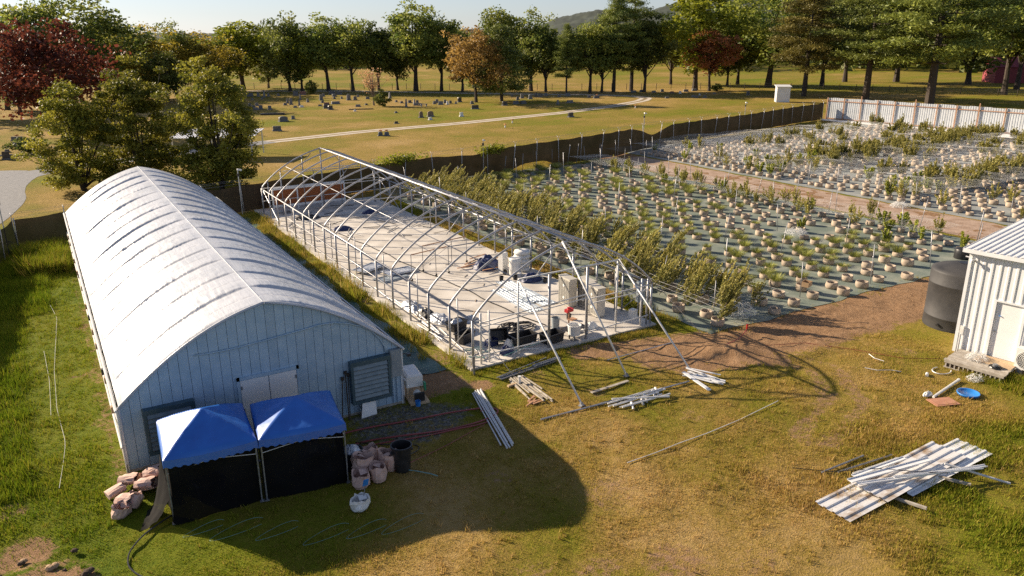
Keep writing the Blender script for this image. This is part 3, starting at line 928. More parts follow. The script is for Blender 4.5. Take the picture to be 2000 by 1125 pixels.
# ------------------------------------------------------------------ white covered greenhouse
PX = np.array([0, .92, 2.05, 3.24, 4.57]); PZ = np.array([2.22, 3.0, 3.79, 4.36, 4.75])


def roof_z(x):
    x = np.asarray(x, float)
    xx = np.where(x > GH_W / 2, GH_W - x, x)
    return np.interp(xx, PX, PZ)


gh = thing("white_greenhouse", "long white film-covered greenhouse with arched roof and siding front wall", "greenhouse", (0, 0, 0))
bays = 16
bl = (GH_L + .3) / bays
for side in (0, 1):
    ny, ns = 640, 96
    yv = np.linspace(-.15, GH_L + .15, ny)
    sv = np.linspace(0, 1, ns)
    # arc-length param along smooth profile
    px = np.linspace(0, 4.57, 200); cs = np.polyfit(PX, PZ, 3); pz = np.polyval(cs, px)
    al = np.r_[0, np.cumsum(np.hypot(np.diff(px), np.diff(pz)))]; al /= al[-1]
    bx = np.interp(sv, al, px); bz = np.interp(sv, al, pz)
    tx, tz = np.gradient(bx), np.gradient(bz); L = np.hypot(tx, tz); nx, nz = -tz / L, tx / L
    Yg, Sg = np.meshgrid(yv, sv, indexing='ij')
    ph = (Yg + .15) / bl
    fr = ph - np.floor(ph); bid = np.floor(ph)
    skew = (fbm(bid * 3.7, Sg * 2.2, 5 + side) - .5) * .25
    fr2 = np.clip(fr + skew * np.sin(np.pi * fr), 0, 1)
    env = np.sin(np.pi * np.clip(Sg, 0, 1)) ** .5
    amp = .045 + .05 * hash2(bid, bid * 0, 3 + side)
    D = amp * (.28 * np.sin(np.pi * fr2) ** .6 + .75 * sstep(0, .035 + .05 * vnoise(bid * 3.3, Sg * 4, 9), fr2) * (1 - sstep(.06, .8, fr2))) * (.35 + .65 * env) * (.45 + 1.1 * fbm(Sg * 3 + bid * 5.1, bid, 23))
    D += .02 * (1 - np.abs(2 * fbm(ph * 1.8 + 20, Sg * 7 + bid, 11 + side) - 1)) * env
    # fine tension wrinkles running across the folds
    wr = 1 - np.abs(2 * vnoise(Sg * 46 + 3 * fbm(Yg * .8, Sg * 6, 17), Yg * 1.5, 15 + side) - 1)
    wmask = sstep(.45, .75, fbm(Yg * .55, Sg * 3.5, 19 + side)) * np.exp(-((fr - .2) / .28) ** 2)
    D += .04 * wr * wmask * (.4 + .6 * env)
    wl_ = 1 - np.abs(2 * vnoise(Yg * 7 + Sg * 3, Sg * 2.5, 25 + side) - 1)
    D += .010 * wl_ * env
    D += .012 * env * (1 - np.abs(2 * vnoise(Sg * 38 + 2 * fbm(Yg, Sg * 4, 3), Yg * 2.2, 35 + side) - 1)) * (.3 + fbm(Yg * .7, Sg * 5, 41))
    D -= (.012 + .03 * vnoise(bid, Sg * 5, 51)) * np.exp(-(np.minimum(fr, 1 - fr) / .035) ** 2) * (.4 + .6 * env)
    D -= .018 * np.exp(-(np.abs(fr - .5) / .02) ** 2) * (vnoise(Sg * 30, bid, 52) > .45)
    D *= sstep(0, .05, Sg) * (.25 + .75 * (1 - sstep(.93, 1, Sg)))
    D *= sstep(-.15, .12, Yg) * (1 - sstep(GH_L - .1, GH_L + .15, Yg))
    X = bx[None] + nx[None] * D; Z = bz[None] + nz[None] * D
    if side: X = GH_W - X
    else: pass
    me = grid_mesh("roof_cover", X if not side else X, Yg, Z, M['white_poly'])
    o = link_mesh("roof_cover", me, gh)
MB().path([(GH_W / 2, -.17, 4.76), (GH_W / 2, GH_L + .17, 4.76)], .014, 6).build("ridge_cap", M['white_poly'], gh)
# seam battens along the hoops of the cover (dashed lines of clips)
for k in range(0, bays + 1):
    y = -.15 + k * bl
    if k in (0, bays): continue
# side walls
for sx, nm in ((0.0, "side_wall"), (GH_W, "side_wall")):
    w = MB()
    s = 1 if sx else -1
    ys = np.linspace(-.1, GH_L + .1, 60)
    X = np.empty((60, 7)); Y = X.copy(); Z = X.copy()
    for j, z in enumerate(np.linspace(.05, 2.26, 7)):
        X[:, j] = sx + s * (.03 + .03 * np.sin(ys * 9 + j) * (0 < j < 6)); Y[:, j] = ys; Z[:, j] = z
    link_mesh(nm, grid_mesh(nm, X, Y, Z, M['white_poly']), gh)
    MB().box(sx - .06 if not sx else sx + .045, -.12, -.05, sx - .045 if not sx else sx + .06, GH_L + .1, .32).build("base_board", M['wood_old'], gh)
    MB().path([(sx + s * .085, -.18, 2.18), (sx + s * .085, GH_L + .15, 2.18)], .045, 6).build("eave_pipe", M['white_pipe'], gh)
    MB().path([(sx + s * .10, -.18, .95), (sx + s * .10, GH_L + .15, .95)], .03, 6).build("roll_up_pipe", M['white_pipe'], gh)
    for k in range(1, 16):
        if sx: break
        y = k * 2 - .3
        MB().obox((sx - .11, y, 1.5 + rnd.uniform(-.5, .3)), (.09, .16, .22)).build("side_clamp", M['cardboard' if k % 3 else 'black_plastic'], gh)
# gable walls
wall = MB()
n = 40
vs_ = [(GH_W * i / n, 0.06, .02) for i in range(n + 1)] + [(GH_W * i / n, 0.06, float(roof_z(GH_W * i / n)) - .02) for i in range(n + 1)]
wall.add(vs_, [(i, i + 1, n + 2 + i, n + 1 + i) for i in range(n)])
wall.build("gable_backing", M['box_grey'], gh)
wb = MB()
wb.add([(x, GH_L, z) for x, y, z in vs_], [(i + 1, i, n + 1 + i, n + 2 + i) for i in range(n)])
wb.build("rear_gable", M['siding'], gh)
pw = GH_W / 30
for i in range(30):
    x0, x1 = i * pw + .006, (i + 1) * pw - .006
    pb = MB()
    zs = []
    steps = [x0, (x0 + x1) / 2, x1]
    top = [float(roof_z(x)) - .015 for x in steps]
    v = []
    for y in (-.012, .045):
        v += [(x, y, .04) for x in steps] + [(x, y, t) for x, t in zip(steps, top)]
    pb.add(v, [(0, 1, 4, 3), (1, 2, 5, 4), (8, 7, 10, 11), (7, 6, 9, 10), (3, 4, 10, 9), (4, 5, 11, 10), (0, 3, 9, 6), (2, 8, 11, 5)])
    pb.build("siding_panel", M['siding'], gh)
# trim along arch
for side in (0, 1):
    pts = [((x if not side else GH_W - x), -.07, float(np.polyval(cs, x)) + .01) for x in np.linspace(-.02, GH_W / 2, 22)]
    MB().path(pts, .045, 6).build("arch_trim", M['white_poly'], gh, smooth=True)
for x in (-.03, GH_W + .03):
    MB().box(x - .05, -.06, -.05, x + .05, .04, 2.2).build("corner_post", M['white_metal'], gh)
# double door
for k, (x0, x1) in enumerate(((3.56, 4.455), (4.485, 5.38))):
    d = MB().box(x0, -.075, .12, x1, -.02, 2.24).build("door", M['door'], gh)
    hx = x0 + .02 if k == 0 else x1 - .02
    for z in (.35, 1.2, 2.0):
        MB().box(hx - .03, -.095, z - .06, hx + .03, -.076, z + .06).build("hinge", M['steel_dark'], d)
    kx = x1 - .1 if k == 0 else x0 + .1
    MB().lathe([(0.0, 0), (.03, 0), (.03, .02), (0, .03)], (kx, -.10, 1.05), 8).build("door_knob", M['steel'], d)
df = MB()
df.box(3.46, -.085, .05, 3.55, .0, 2.36); df.box(5.39, -.085, .05, 5.48, .0, 2.36); df.box(3.46, -.085, 2.25, 5.48, 0, 2.36)
df.build("door_frame", M['siding'], gh)


def louver(x0, x1, z0, z1, dep):
    m = MB()
    y0 = -dep
    m.box(x0, y0, z0, x0 + .09, -.014, z1); m.box(x1 - .09, y0, z0, x1, -.014, z1)
    m.box(x0 + .09, y0, z1 - .16, x1 - .09, -.014, z1); m.box(x0 + .09, y0, z0, x1 - .09, -.014, z0 + .12)
    fr_ = m.build("louver_frame", M['fan_grey'], gh)
    MB().box(x0 + .09, -.05, z0 + .12, x1 - .09, -.03, z1 - .16).build("fan_back", M['black_plastic'], fr_)
    ns = 8
    for i in range(ns):
        z = z0 + .14 + (z1 - z0 - .30) * (i + .5) / ns
        hgt = (z1 - z0 - .30) / ns
        sb = MB()
        rot = Matrix.Rotation(R(-24), 3, 'X')
        sb.obox(((x0 + x1) / 2, y0 + .05, z), (x1 - x0 - .2, .014, hgt * 1.02), rot)
        sb.obox(((x0 + x1) / 2, y0 + .005, z - hgt * .46), (x1 - x0 - .2, .03, .018))
        sb.build("louver_slat", M['fan_slat'], fr_)
    return fr_


louver(7.20, 8.66, .50, 2.10, .28)
louver(.62, 2.10, .48, 2.02, .24)
eb = MB().box(8.70, -.20, 1.18, 9.10, -.015, 2.22).build("electrical_cabinet", M['box_grey'], gh)
MB().box(8.73, -.215, 1.22, 9.07, -.202, 2.18).build("cabinet_door", M['box_grey'], eb)
for x in (8.8, 8.95):
    MB().tube((x, -.06, .1), (x, -.06, 1.2), .025).build("conduit", M['siding'], gh)
pp = [(2.3, 3.42), (2.9, 3.40), (3.49, 3.40), (4.63, 3.48), (5.64, 3.57), (6.3, 3.64), (6.8, 3.62), (7.28, 3.50), (7.75, 3.30), (8.1, 3.06), (8.4, 2.70), (8.55, 2.40), (8.6, 2.12)]
MB().path([(x, -.055, z) for x, z in pp], .028, 6).build("arched_pipe", M['siding'], gh, smooth=True)
MB().box(.02, -.03, -.08, GH_W - .02, .055, .09).build("sill_board", M['wood_old'], gh)
# security light on the right corner
MB().path([(9.2, -.02, 1.95), (9.4, -.05, 1.9)], .02, 6).obox((9.46, -.06, 1.86), (.14, .12, .1)).build("corner_lamp", M['black_plastic'], gh)

# ------------------------------------------------------------------ bare hoop frame
fr2_ = thing("hoop_house_frame", "bare galvanised hoop house frame standing on a concrete slab", "greenhouse frame", (G2X, G2Y, 0))
Z0 = .11


HC = np.polyfit([.15, .4, .7, .9, 1.6, 1.84, 2.85, 3.7, 4.65], [2.28, 2.54, 2.80, 2.97, 3.47, 3.61, 4.13, 4.45, 4.70], 4)


def hoop_pt(x):
    xx = min(x, G2W - x)
    return float(np.polyval(HC, xx)) if xx > .2 else 2.02 + (float(np.polyval(HC, .2)) - 2.02) * (xx / .2) ** .7


sp = 2.05
nh = 17
hoop_l = MB().path([(x, 0, hoop_pt(x)) for x in list(np.linspace(0, .5, 7)) + list(np.linspace(.7, 4.65, 14))], .048, 7)
hoop_r = MB().path([(G2W - x, 0, hoop_pt(x)) for x in list(np.linspace(0, .5, 7)) + list(np.linspace(.7, 4.65, 14))], .048, 7)
post_m = MB().tube((0, 0, Z0 - .05), (0, 0, 2.04), .052, n=7)
tie_m = MB().path([(2.0, 0, 3.40), (G2W - 2.0, 0, 3.40)], .03, 6)
web_m = MB().path([(3.0, 0, 3.42), (3.9, 0, 4.42)], .024, 5).path([(G2W - 3.0, 0, 3.42), (G2W - 3.9, 0, 4.42)], .024, 5)
inner_m = MB().tube((.42, 0, Z0 - .03), (.42, 0, 2.30), .028, n=6)


def share(mb, name, mat, smooth=True):
    me = bpy.data.meshes.new(name); me.from_pydata(mb.v, [], mb.f); me.materials.append(mat)
    if smooth: me.polygons.foreach_set('use_smooth', [True] * len(me.polygons))
    me.update()
    return me


m_hl, m_hr = share(hoop_l, "hoop", M['steel']), share(hoop_r, "hoop", M['steel'])
m_po, m_tie, m_web, m_in = share(post_m, "post", M['steel']), share(tie_m, "collar_tie", M['steel']), share(web_m, "web_strut", M['steel']), share(inner_m, "inner_post", M['steel'])
for k in range(nh):
    y = k * sp
    link_mesh("hoop", m_hl, fr2_, (0, y, 0)); link_mesh("hoop", m_hr, fr2_, (0, y, 0))
    link_mesh("post", m_po, fr2_, (0, y, 0)); link_mesh("post", m_po, fr2_, (G2W, y, 0))
    if k % 3 == 0 and k: link_mesh("collar_tie", m_tie, fr2_, (0, y, 0))
    if k % 4 == 0: link_mesh("web_strut", m_web, fr2_, (0, y, 0))
    if k % 2 == 1 and k < 14:
        link_mesh("inner_post", m_in, fr2_, (0, y + .05, 0))
    if k % 5 == 1: link_mesh("inner_post", m_in, fr2_, (G2W - .84, y + .05, 0))
LEN = (nh - 1) * sp
for x, z, r in ((0.0, 2.06, .04), (G2W, 2.06, .04), (4.60, 4.74, .036), (4.72, 4.72, .026), (1.9, 3.56, .022), (G2W - 1.9, 3.56, .02), (.02, 1.1, .024), (G2W - .02, .9, .022), (.02, .35, .024)):
    y0 = 0 if z > 2 else (2.05 if x < 1 else 4.1)
    y1 = LEN if not (x < 1 and z < 1.2) else LEN * .8
    MB().tube((x, y0 - .06, z), (x, y1 + .06, z), r, n=6).build("purlin", M['steel'], fr2_, smooth=True)
# wind braces
for x, ys in ((0, (0, 2.05)), (0, (LEN, LEN - 4.1)), (G2W, (0, 2.05)), (G2W, (LEN, LEN - 4.1))):
    MB().tube((x + (.07 if x == 0 else -.07), ys[0], 2.0), (x + (.07 if x == 0 else -.07), ys[1], .15), .024, n=5).build("wind_brace", M['steel'], fr2_)
# front gable members (x, z in gable plane)
fy = -.02
for x, zt, r, mk in ((.36, 2.30, .045, 'white_pipe'), (.74, 2.35, .035, 'white_pipe'), (2.12, 3.40, .038, 'white_pipe'), (3.66, 3.40, .06, 'steel'), (5.62, 3.42, .06, 'steel'), (7.26, 3.48, .045, 'white_pipe'), (8.69, 2.36, .04, 'white_pipe'), (9.05, 2.3, .045, 'steel')):
    MB().tube((x, fy, Z0 - .06), (x, fy, zt), r, n=8).build("gable_post", M[mk], fr2_, smooth=True)
for p, q, r in (((2.10, 3.44), (7.30, 3.48), .04), ((.28, 1.90), (5.62, 2.20), .026), ((.28, 1.72), (5.62, 2.03), .022), ((5.62, 1.95), (9.0, 2.02), .024), ((5.62, 1.72), (9.0, 1.8), .022), ((.3, .50), (3.66, .50), .028), ((5.62, .42), (9.1, .56), .028), ((.05, 2.02), (.36, 2.02), .025)):
    MB().tube((p[0], fy - .05, p[1]), (q[0], fy - .05, q[1]), r, n=6).build("gable_rail", M['white_pipe'], fr2_, smooth=True)
# rear gable
for x in (.5, 1.5, 3.2, 4.65, 6.1, 7.8, 8.8):
    MB().tube((x, LEN + .03, Z0 - .06), (x, LEN + .03, hoop_pt(x) - .03), .05 if x == 4.65 else .035, n=7).build("gable_post", M['steel'], fr2_, smooth=True)
for z in (2.05, 3.2, 1.1):
    MB().tube((.05 if z < 3 else 1.7, LEN + .09, z), (G2W - (.05 if z < 3 else 1.7), LEN + .09, z), .026, n=6).build("gable_rail", M['white_pipe'], fr2_, smooth=True)
# raking props in front (free ends on the grass)
for (tx, tz), (fx, fyy), lab in (((2.11, 3.43), (14.58, -3.75), "leaning galvanised prop from the frame to the long grass pipe"), ((4.25, 4.72), (17.59, -2.59), "longest leaning prop from the ridge to the grass"), ((7.26, 3.50), (20.05, -3.59), "leaning galvanised prop ending at the white scrap heap")):
    top = Vector((tx, -.06, tz)); foot = Vector((fx - G2X, fyy - G2Y, .03))
    s = MB().tube(top, foot, .040, n=8).build("raking_prop", M['white_pipe'], fr2_, smooth=True)
    d = (foot - top).normalized()
    MB().tube(foot - d * .12, foot + d * .02, .075, n=8).obox(foot + Vector((0, .05, .0)), (.22, .16, .03)).build("foot_bracket", M['steel_dark'], s)
# guy wire and stubs at corners
for p, q in (((-.1, -.2, 2.0), (.75, -2.3, .1)), ((9.35, -.1, 2.1), (10.4, -2.2, .1))):
    MB().tube(p, q, .014, n=5).build("guy_wire", M['wood_old'], fr2_)
st = MB().tube((12.55, .75, -.05), (12.55, .75, .75), .05, n=8).tube((12.55, .75, .74), (12.55, .75, .80), .065, n=8).build("pipe_stub", M['steel_dark'])
tag(st, "short grey capped standpipe beside the front corner of the hoop frame", "standpipe")
st = MB().tube((13.62, -.95, -.05), (13.62, -.95, .32), .05, n=8).tube((13.62, -.95, .30), (13.62, -.95, .36), .07, n=8).build("anchor_stub", M['white_plastic'])
tag(st, "short white anchor pipe holding the guy wire in the grass", "anchor pipe")

# evaporative cooling wall at the rear gable
cw = thing("cooling_wall", "long brown cooling pad wall in a white frame at the frame's rear", "cooling wall", (G2X + .9, G2Y + LEN + .5, 0))
Wc = 5.6
for i in range(3):
    MB().box(.06 + i * Wc / 3, 0, .62, (i + 1) * Wc / 3 - .06, .15, 1.75).build("cooling_pad", M['pad_brown'], cw)
MB().box(-.02, -.05, 1.76, Wc + .02, .2, 1.94).build("top_trough", M['white_metal'], cw)
MB().box(-.02, -.05, .44, Wc + .02, .2, .61).build("bottom_trough", M['white_metal'], cw)
for i in range(4):
    MB().box(i * Wc / 3 - .05, -.02, .1, i * Wc / 3 + .05, .17, 1.75).build("frame_post", M['white_metal'], cw)

# ------------------------------------------------------------------ fences
def cloth_ribbon(pts, hfun, z0fun, mat, name, parent, seed=1, wave=.06, step=.4):
    pts = np.array(pts, float)
    d = np.r_[0, np.cumsum(np.hypot(*np.diff(pts[:, :2], axis=0).T))]
    t = np.arange(0, d[-1], step)
    sx = np.interp(t, d, pts[:, 0]); sy = np.interp(t, d, pts[:, 1]); hh = np.interp(t, d, pts[:, 2])
    tx, ty = np.gradient(sx), np.gradient(sy); L = np.hypot(tx, ty); nx, ny = -ty / L, tx / L
    rows = 9
    X = np.empty((len(t), rows)); Y = X.copy(); Z = X.copy()
    for j in range(rows):
        f = j / (rows - 1)
        off = (fbm(t * .55, t * 0 + f * 1.2, seed) - .5) * 2 * wave * 2
        X[:, j] = sx + nx * off; Y[:, j] = sy + ny * off
        zt = hh - hfun(t); zb = z0fun(t)
        Z[:, j] = zb + (zt - zb) * f
    return link_mesh(name, grid_mesh(name, X, Y, Z, mat), parent), t, sx, sy, hh


def fence(name, label, pts, mat, seed, sag, gap, spacing=3.05, arms=True):
    f = thing(name, label, "fence", (0, 0, 0))
    cloth_ribbon(pts, sag, gap, mat, "shade_cloth", f, seed)
    P = np.array(pts, float)
    d = np.r_[0, np.cumsum(np.hypot(*np.diff(P[:, :2], axis=0).T))]
    pm = MB().tube((0, 0, -.1), (0, 0, 1), .035, n=6)
    me_p = share(MB().tube((0, 0, 0), (0, 0, 1.0), .034, n=6), "post", M['steel'])
    me_a = share(MB().tube((0, 0, 0), (.02, -.24, .30), .018, n=5).tube((0, 0, 0), (-.02, .24, .30), .018, n=5), "barb_arm", M['steel'])
    lines = {0: [], 1: [], 2: []}
    for i, t in enumerate(np.arange(0, d[-1] + .1, spacing)):
        x = np.interp(t, d, P[:, 0]); y = np.interp(t, d, P[:, 1]); h = np.interp(t, d, P[:, 2])
        p = link_mesh("post", me_p, f, (x, y - .12, -.1)); p.scale = (1, 1, h + .2)
        p.rotation_euler = (rnd.uniform(-.03, .03), rnd.uniform(-.06, .06) + (.12 if i % 4 == 2 else 0), 0)
        if arms:
            a = link_mesh("barb_arm", me_a, f, (x + (h * p.rotation_euler[1]), y - .12, h + .08))
        for k, (dy, dz) in enumerate(((-.36, .36), (.12, .36), (-.12, .1))):
            lines[k].append((x, y + dy, h + dz + rnd.uniform(-.03, .03)))
    if arms:
        for k in lines: MB().path(lines[k], .006, 3).build("barbed_wire", M['steel'], f)
    return f


FENCE_PTS = [(-2.9, 32.7, 2.0), (0, 33.5, 2.05), (10.6, 36.1, 2.1), (24.7, 39.6, 2.3), (36, 40.9, 2.5), (46, 42.2, 2.65), (53, 43.3, 2.8), (58.7, 45.8, 2.7), (70, 48.5, 2.55), (83.5, 51.6, 2.5), (98, 55.2, 2.6), (104.6, 56.2, 2.65)]
fence("rear_fence", "long brown shade cloth fence with forked barb posts along the cemetery lawn", FENCE_PTS, M['shade_brown'], 5,
      lambda t: .06 + .07 * np.sin(t * 1.03) ** 2 + .95 * np.exp(-((t - 66) / 2.6) ** 2) + .3 * np.exp(-((t - 38) / 3) ** 2),
      lambda t: .02 + .62 * np.exp(-((t - 45.5) / 2.4) ** 4) + .05 * np.sin(t * .7) ** 2)
fence("side_fence", "black shade cloth fence running beside the long grass strip", [(-2.9, 32.6, 2.0), (-4.0, 27.8, 2.0), (-5.2, 18, 2.0), (-6.1, 9, 2.0), (-6.3, -3, 2.0)], M['shade_black'], 9,
      lambda t: .05 + .08 * np.sin(t * 1.03) ** 2, lambda t: .02 + 0 * t, arms=False)

# white corrugated fence on the right
wf = thing("metal_panel_fence", "white corrugated metal fence with stained wooden posts and rails", "fence", (105.0, 56.2, 0), 0)
ex, ey = (4.2, -31.0)
Lf = math.hypot(ex, ey); ang = math.atan2(ey, ex)
wf.rotation_euler = (0, 0, ang)
wf.location = (105.0, 56.2, 0)
H = 3.25


def corrugated(length, height, pitch, depth, thick=.006, vertical=True):
    """trapezoid ribs; sheet spans local x 0..length, z 0..height, ribs vertical"""
    prof = []
    x = 0
    while x < length - 1e-6:
        for dx, dy in ((0, 0), (.55, 0), (.65, depth), (.9, depth)):
            xx = x + dx * pitch
            if xx <= length: prof.append((xx, dy))
        x += pitch
    prof.append((length, 0))
    return prof


def sheet_mesh(length, height, pitch, depth, name, mat, flat=False):
    pr = corrugated(length, height, pitch, depth)
    m = MB()
    n_ = len(pr)
    if flat: v = [(0, x, y) for x, y in pr] + [(height, x, y) for x, y in pr]
    else: v = [(x, y, 0) for x, y in pr] + [(x, y, height) for x, y in pr]
    m.add(v, [(i, i + 1, n_ + i + 1, n_ + i) for i in range(n_ - 1)])
    me = bpy.data.meshes.new(name); me.from_pydata(m.v, [], m.f); me.materials.append(mat); me.update()
    return me


pm_ = sheet_mesh(.93, H, .31, .035, "metal_panel", M['fence_sheet'])
npan = int(Lf * 1.55 / .94)
for i in range(npan):
    o = link_mesh("metal_panel", pm_, wf, (i * .94, .06 + .01 * (i % 2), .12 + rnd.uniform(-.04, .05)))
postm = share(MB().box(-.06, -.10, 0, .06, .02, H + .22), "post", M['wood_red'], False)
xx = .15
k = 0
while xx < Lf * 1.55:
    o = link_mesh("post", postm, wf, (xx, -.02, -.05))
    o.rotation_euler = (0, rnd.uniform(-.02, .02), 0)
    if k % 3 == 2: o.scale = (1, 1, 1.12)
    xx += 3.0 + rnd.uniform(-.5, .4); k += 1
for z in (.28, H - .35):
    x = 0
    while x < Lf * 1.55:
        MB().box(x + .02, -.03, z - .05, x + 2.98, .03, z + .05).build("rail", M['wood_red'], wf)
        x += 3.0
# white plastic sheet along its foot
X, Y = np.meshgrid(np.linspace(0, 34, 70), np.linspace(0, 1, 9), indexing='ij')
ws = np.interp(X, [0, 6, 34], [1.4, 2.0, 3.6])
Zs = .05 + .2 * fbm(X * .9, Y * 3, 5) * np.sin(np.pi * Y) + .18 * (1 - Y) * fbm(X * .6, Y, 6)
o = link_mesh("plastic_sheet", grid_mesh("plastic_sheet", X + .3 * fbm(X, Y, 3), -.2 - Y * ws, Zs, M['white_plastic']), None, (105.0, 56.2, 0), (0, 0, ang))
tag(o, "crumpled white plastic sheeting along the foot of the metal fence", "sheeting")

# ------------------------------------------------------------------ white metal building, tank, deck
bx_, by_ = 30.83, -7.93
bang = math.atan2(-1, .165)
bd = thing("metal_building", "white ribbed metal building with a plain door and low roof", "building", (bx_, by_, 0), bang)
# local x runs along the front (towards -v), local y points behind the front (+u side is +y)
BH = 4.55
fl_ = sheet_mesh(9.0, BH - .12, .30, .03, "wall_panel", M['white_metal'])
# front wall built around the door opening 1.22..2.2, up to 2.52
prf = corrugated(9.0, BH, .30, .03)
wm = MB()
def wall_piece(x0, x1, z0, z1, y=0, flip=1):
    pr = [(x, d) for x, d in prf if x0 < x < x1]
    pr = [(x0, 0)] + pr + [(x1, 0)]
    n_ = len(pr)
    wm.add([(x, y - d * flip, z0) for x, d in pr] + [(x, y - d * flip, z1) for x, d in pr], [(i, i + 1, n_ + i + 1, n_ + i) for i in range(n_ - 1)])
wall_piece(0, 1.20, .12, BH); wall_piece(1.20, 2.24, 2.66, BH); wall_piece(2.24, 9.0, .12, BH)
wm.build("front_wall", M['white_metal'], bd)
sw = MB()
prs = corrugated(9.0, BH, .30, .03)
sw.add([(-.0 - d, y, .12) for y, d in prs] + [(-d, y, BH) for y, d in prs], [(i + 1, i, len(prs) + i, len(prs) + i + 1) for i in range(len(prs) - 1)])
sw.build("side_wall", M['white_metal'], bd)
MB().box(0, .05, -.1, 9, 9, .12).build("foundation", M['concrete_block'], bd)
MB().box(-.06, -.06, .12, .06, .02, BH).build("corner_trim", M['white_metal'], bd)
rf = MB()
prr = corrugated(9.6, 9, .24, .035)
n_ = len(prr)
rf.add([(x - .25, -.28, BH + .03 + d) for x, d in prr] + [(x - .25, 9.3, BH + .30 + d) for x, d in prr], [(i, i + 1, n_ + i + 1, n_ + i) for i in range(n_ - 1)])
ro = rf.build("roof", M['roof_sheet'], bd)
MB().box(-.25, -.30, BH - .12, 9.3, -.26, BH + .04).build("eave_trim", M['white_metal'], ro)
MB().add([(-.27, -.3, BH - .12), (-.27, 9.3, BH + .15), (-.27, 9.3, BH + .31), (-.27, -.3, BH + .06)], [(0, 3, 2, 1)]).build("gable_trim", M['white_metal'], ro)
dr = MB().box(1.24, .03, .30, 2.20, .08, 2.62).build("door", M['door'], bd)
MB().lathe([(0, 0), (.035, 0), (.035, .05), (0, .06)], (1.33, .02, 1.35), 8).build("door_knob", M['steel_dark'], dr)
MB().lathe([(0, 0), (.05, 0), (.05, .01), (0, .012)], (1.42, .018, 2.05), 10).build("door_sign", M['blue_plastic'], dr)
dfm = MB(); dfm.box(1.14, -.05, .14, 1.23, .1, 2.70); dfm.box(2.21, -.05, .14, 2.30, .1, 2.70); dfm.box(1.23, -.05, 2.63, 2.21, .1, 2.70)
dfm.build("door_frame", M['white_metal'], bd)
MB().box(1.20, -.03, .12, 2.24, .1, .29).build("threshold", M['steel_dark'], bd)
MB().tube((.12, -.02, 4.12), (.12, -.16, 4.10), .04).lathe([(0, 0), (.07, .01), (.07, .12), (.04, .16)], (.12, -.2, 4.02), 8).build("security_camera", M['white_plastic'], bd)
MB().box(.10, -.09, .95, .24, -.035, 1.3).build("outlet_box", M['white_plastic'], bd)
MB().tube((.15, -.1, .1), (.15, -.1, .95), .025).build("conduit", M['white_pipe'], bd)
MB().path([(-.02, 3.4, 3.2), (-.7, 3.4, 3.3), (-1.3, 3.3, 3.35)], .03, 6).build("tank_pipe", M['white_pipe'], bd)

# mini split condenser by the building
ac = thing("mini_split_unit", "white mini split condenser with round fan grille beside the building door", "air conditioner", (bx_ + .165 * 2.36 - .1, by_ - 2.36, 0), bang)
MB().box(0, -.42, .28, .95, -.06, 1.12).build("casing", M['white_plastic'], ac)
gq = MB()
for rr in (.08, .14, .2, .26, .32, .36):
    gq.path([(.40 + rr * math.cos(t), -.435, .70 + rr * math.sin(t)) for t in np.linspace(0, 6.2832, 25)], .008, 4)
for t in np.linspace(0, 6.28, 24, endpoint=False):
    gq.tube((.40, -.435, .70), (.40 + .36 * math.cos(t + .3), -.435, .70 + .36 * math.sin(t + .3)), .005, n=3)
fg = gq.build("fan_grille", M['white_plastic'], ac)
MB().add([(.40, -.424, .70)] + [(.40 + .37 * math.cos(t), -.424, .70 + .37 * math.sin(t)) for t in np.linspace(0, 6.2832, 25)[:-1]], [(0, 1 + (k + 1) % 24, 1 + k) for k in range(24)]).build("fan_recess", M['ac_grill'], ac)
MB().lathe([(0, 0), (.09, .0), (.08, .02), (0, .03)], (0, 0, 0), 14).build("fan_hub", M['white_plastic'], ac, (.40, -.43, .70), (R(90), 0, 0))
for x in (.1, .7):
    MB().box(x, -.45, -.02, x + .2, -.03, .27).build("support_block", M['concrete_block'], ac)

# deck of pallets on cinder blocks
dk = thing("door_deck", "plywood and timber landing on cinder blocks in front of the white door", "deck", (bx_ - .02, by_ - .15, 0), bang)
DX0, DX1, DY0, DY1 = .15, 2.32, -1.75, -.12
for j in range(9):
    if j > 6: break
for j in range(13):
    x = DX0 + .05 + j * (DX1 - DX0 - .2) / 12
    for (yy) in (DY0 + .02,):
        b_ = MB(); b_.box(x, yy, 0.0, x + .045, yy + .38, .20)
        b_.build("block_web", M['concrete_block'], dk)
MB().box(DX0, DY0 + .0, .0, DX1, DY0 + .40, .035).build("block_bottom", M['concrete_block'], dk)
MB().box(DX0 + .02, DY0 + .06, .036, DX1 - .02, DY0 + .36, .19).build("block_core", M['soil'], dk)
for y in (DY0 + .45, DY0 + 1.1): MB().box(DX0 + .05, y, 0, DX1 - .05, y + .2, .2).build("support_block", M['concrete_block'], dk)
MB().box(DX0, DY0, .205, DX1, DY0 + .05, .30).build("front_joist", M['wood_old'], dk)
for j in range(8):
    y = DY0 + j * .2
    MB().box(DX0 + rnd.uniform(-.04, .02), y + .01, .302, DX1 + rnd.uniform(-.02, .05), y + .19, .335).build("deck_board", M['wood_old'], dk)
MB().box(DX0 + .75, DY0 + .75, .338, DX1 - .02, DY1, .356).build("plywood_sheet", M['wood'], dk)

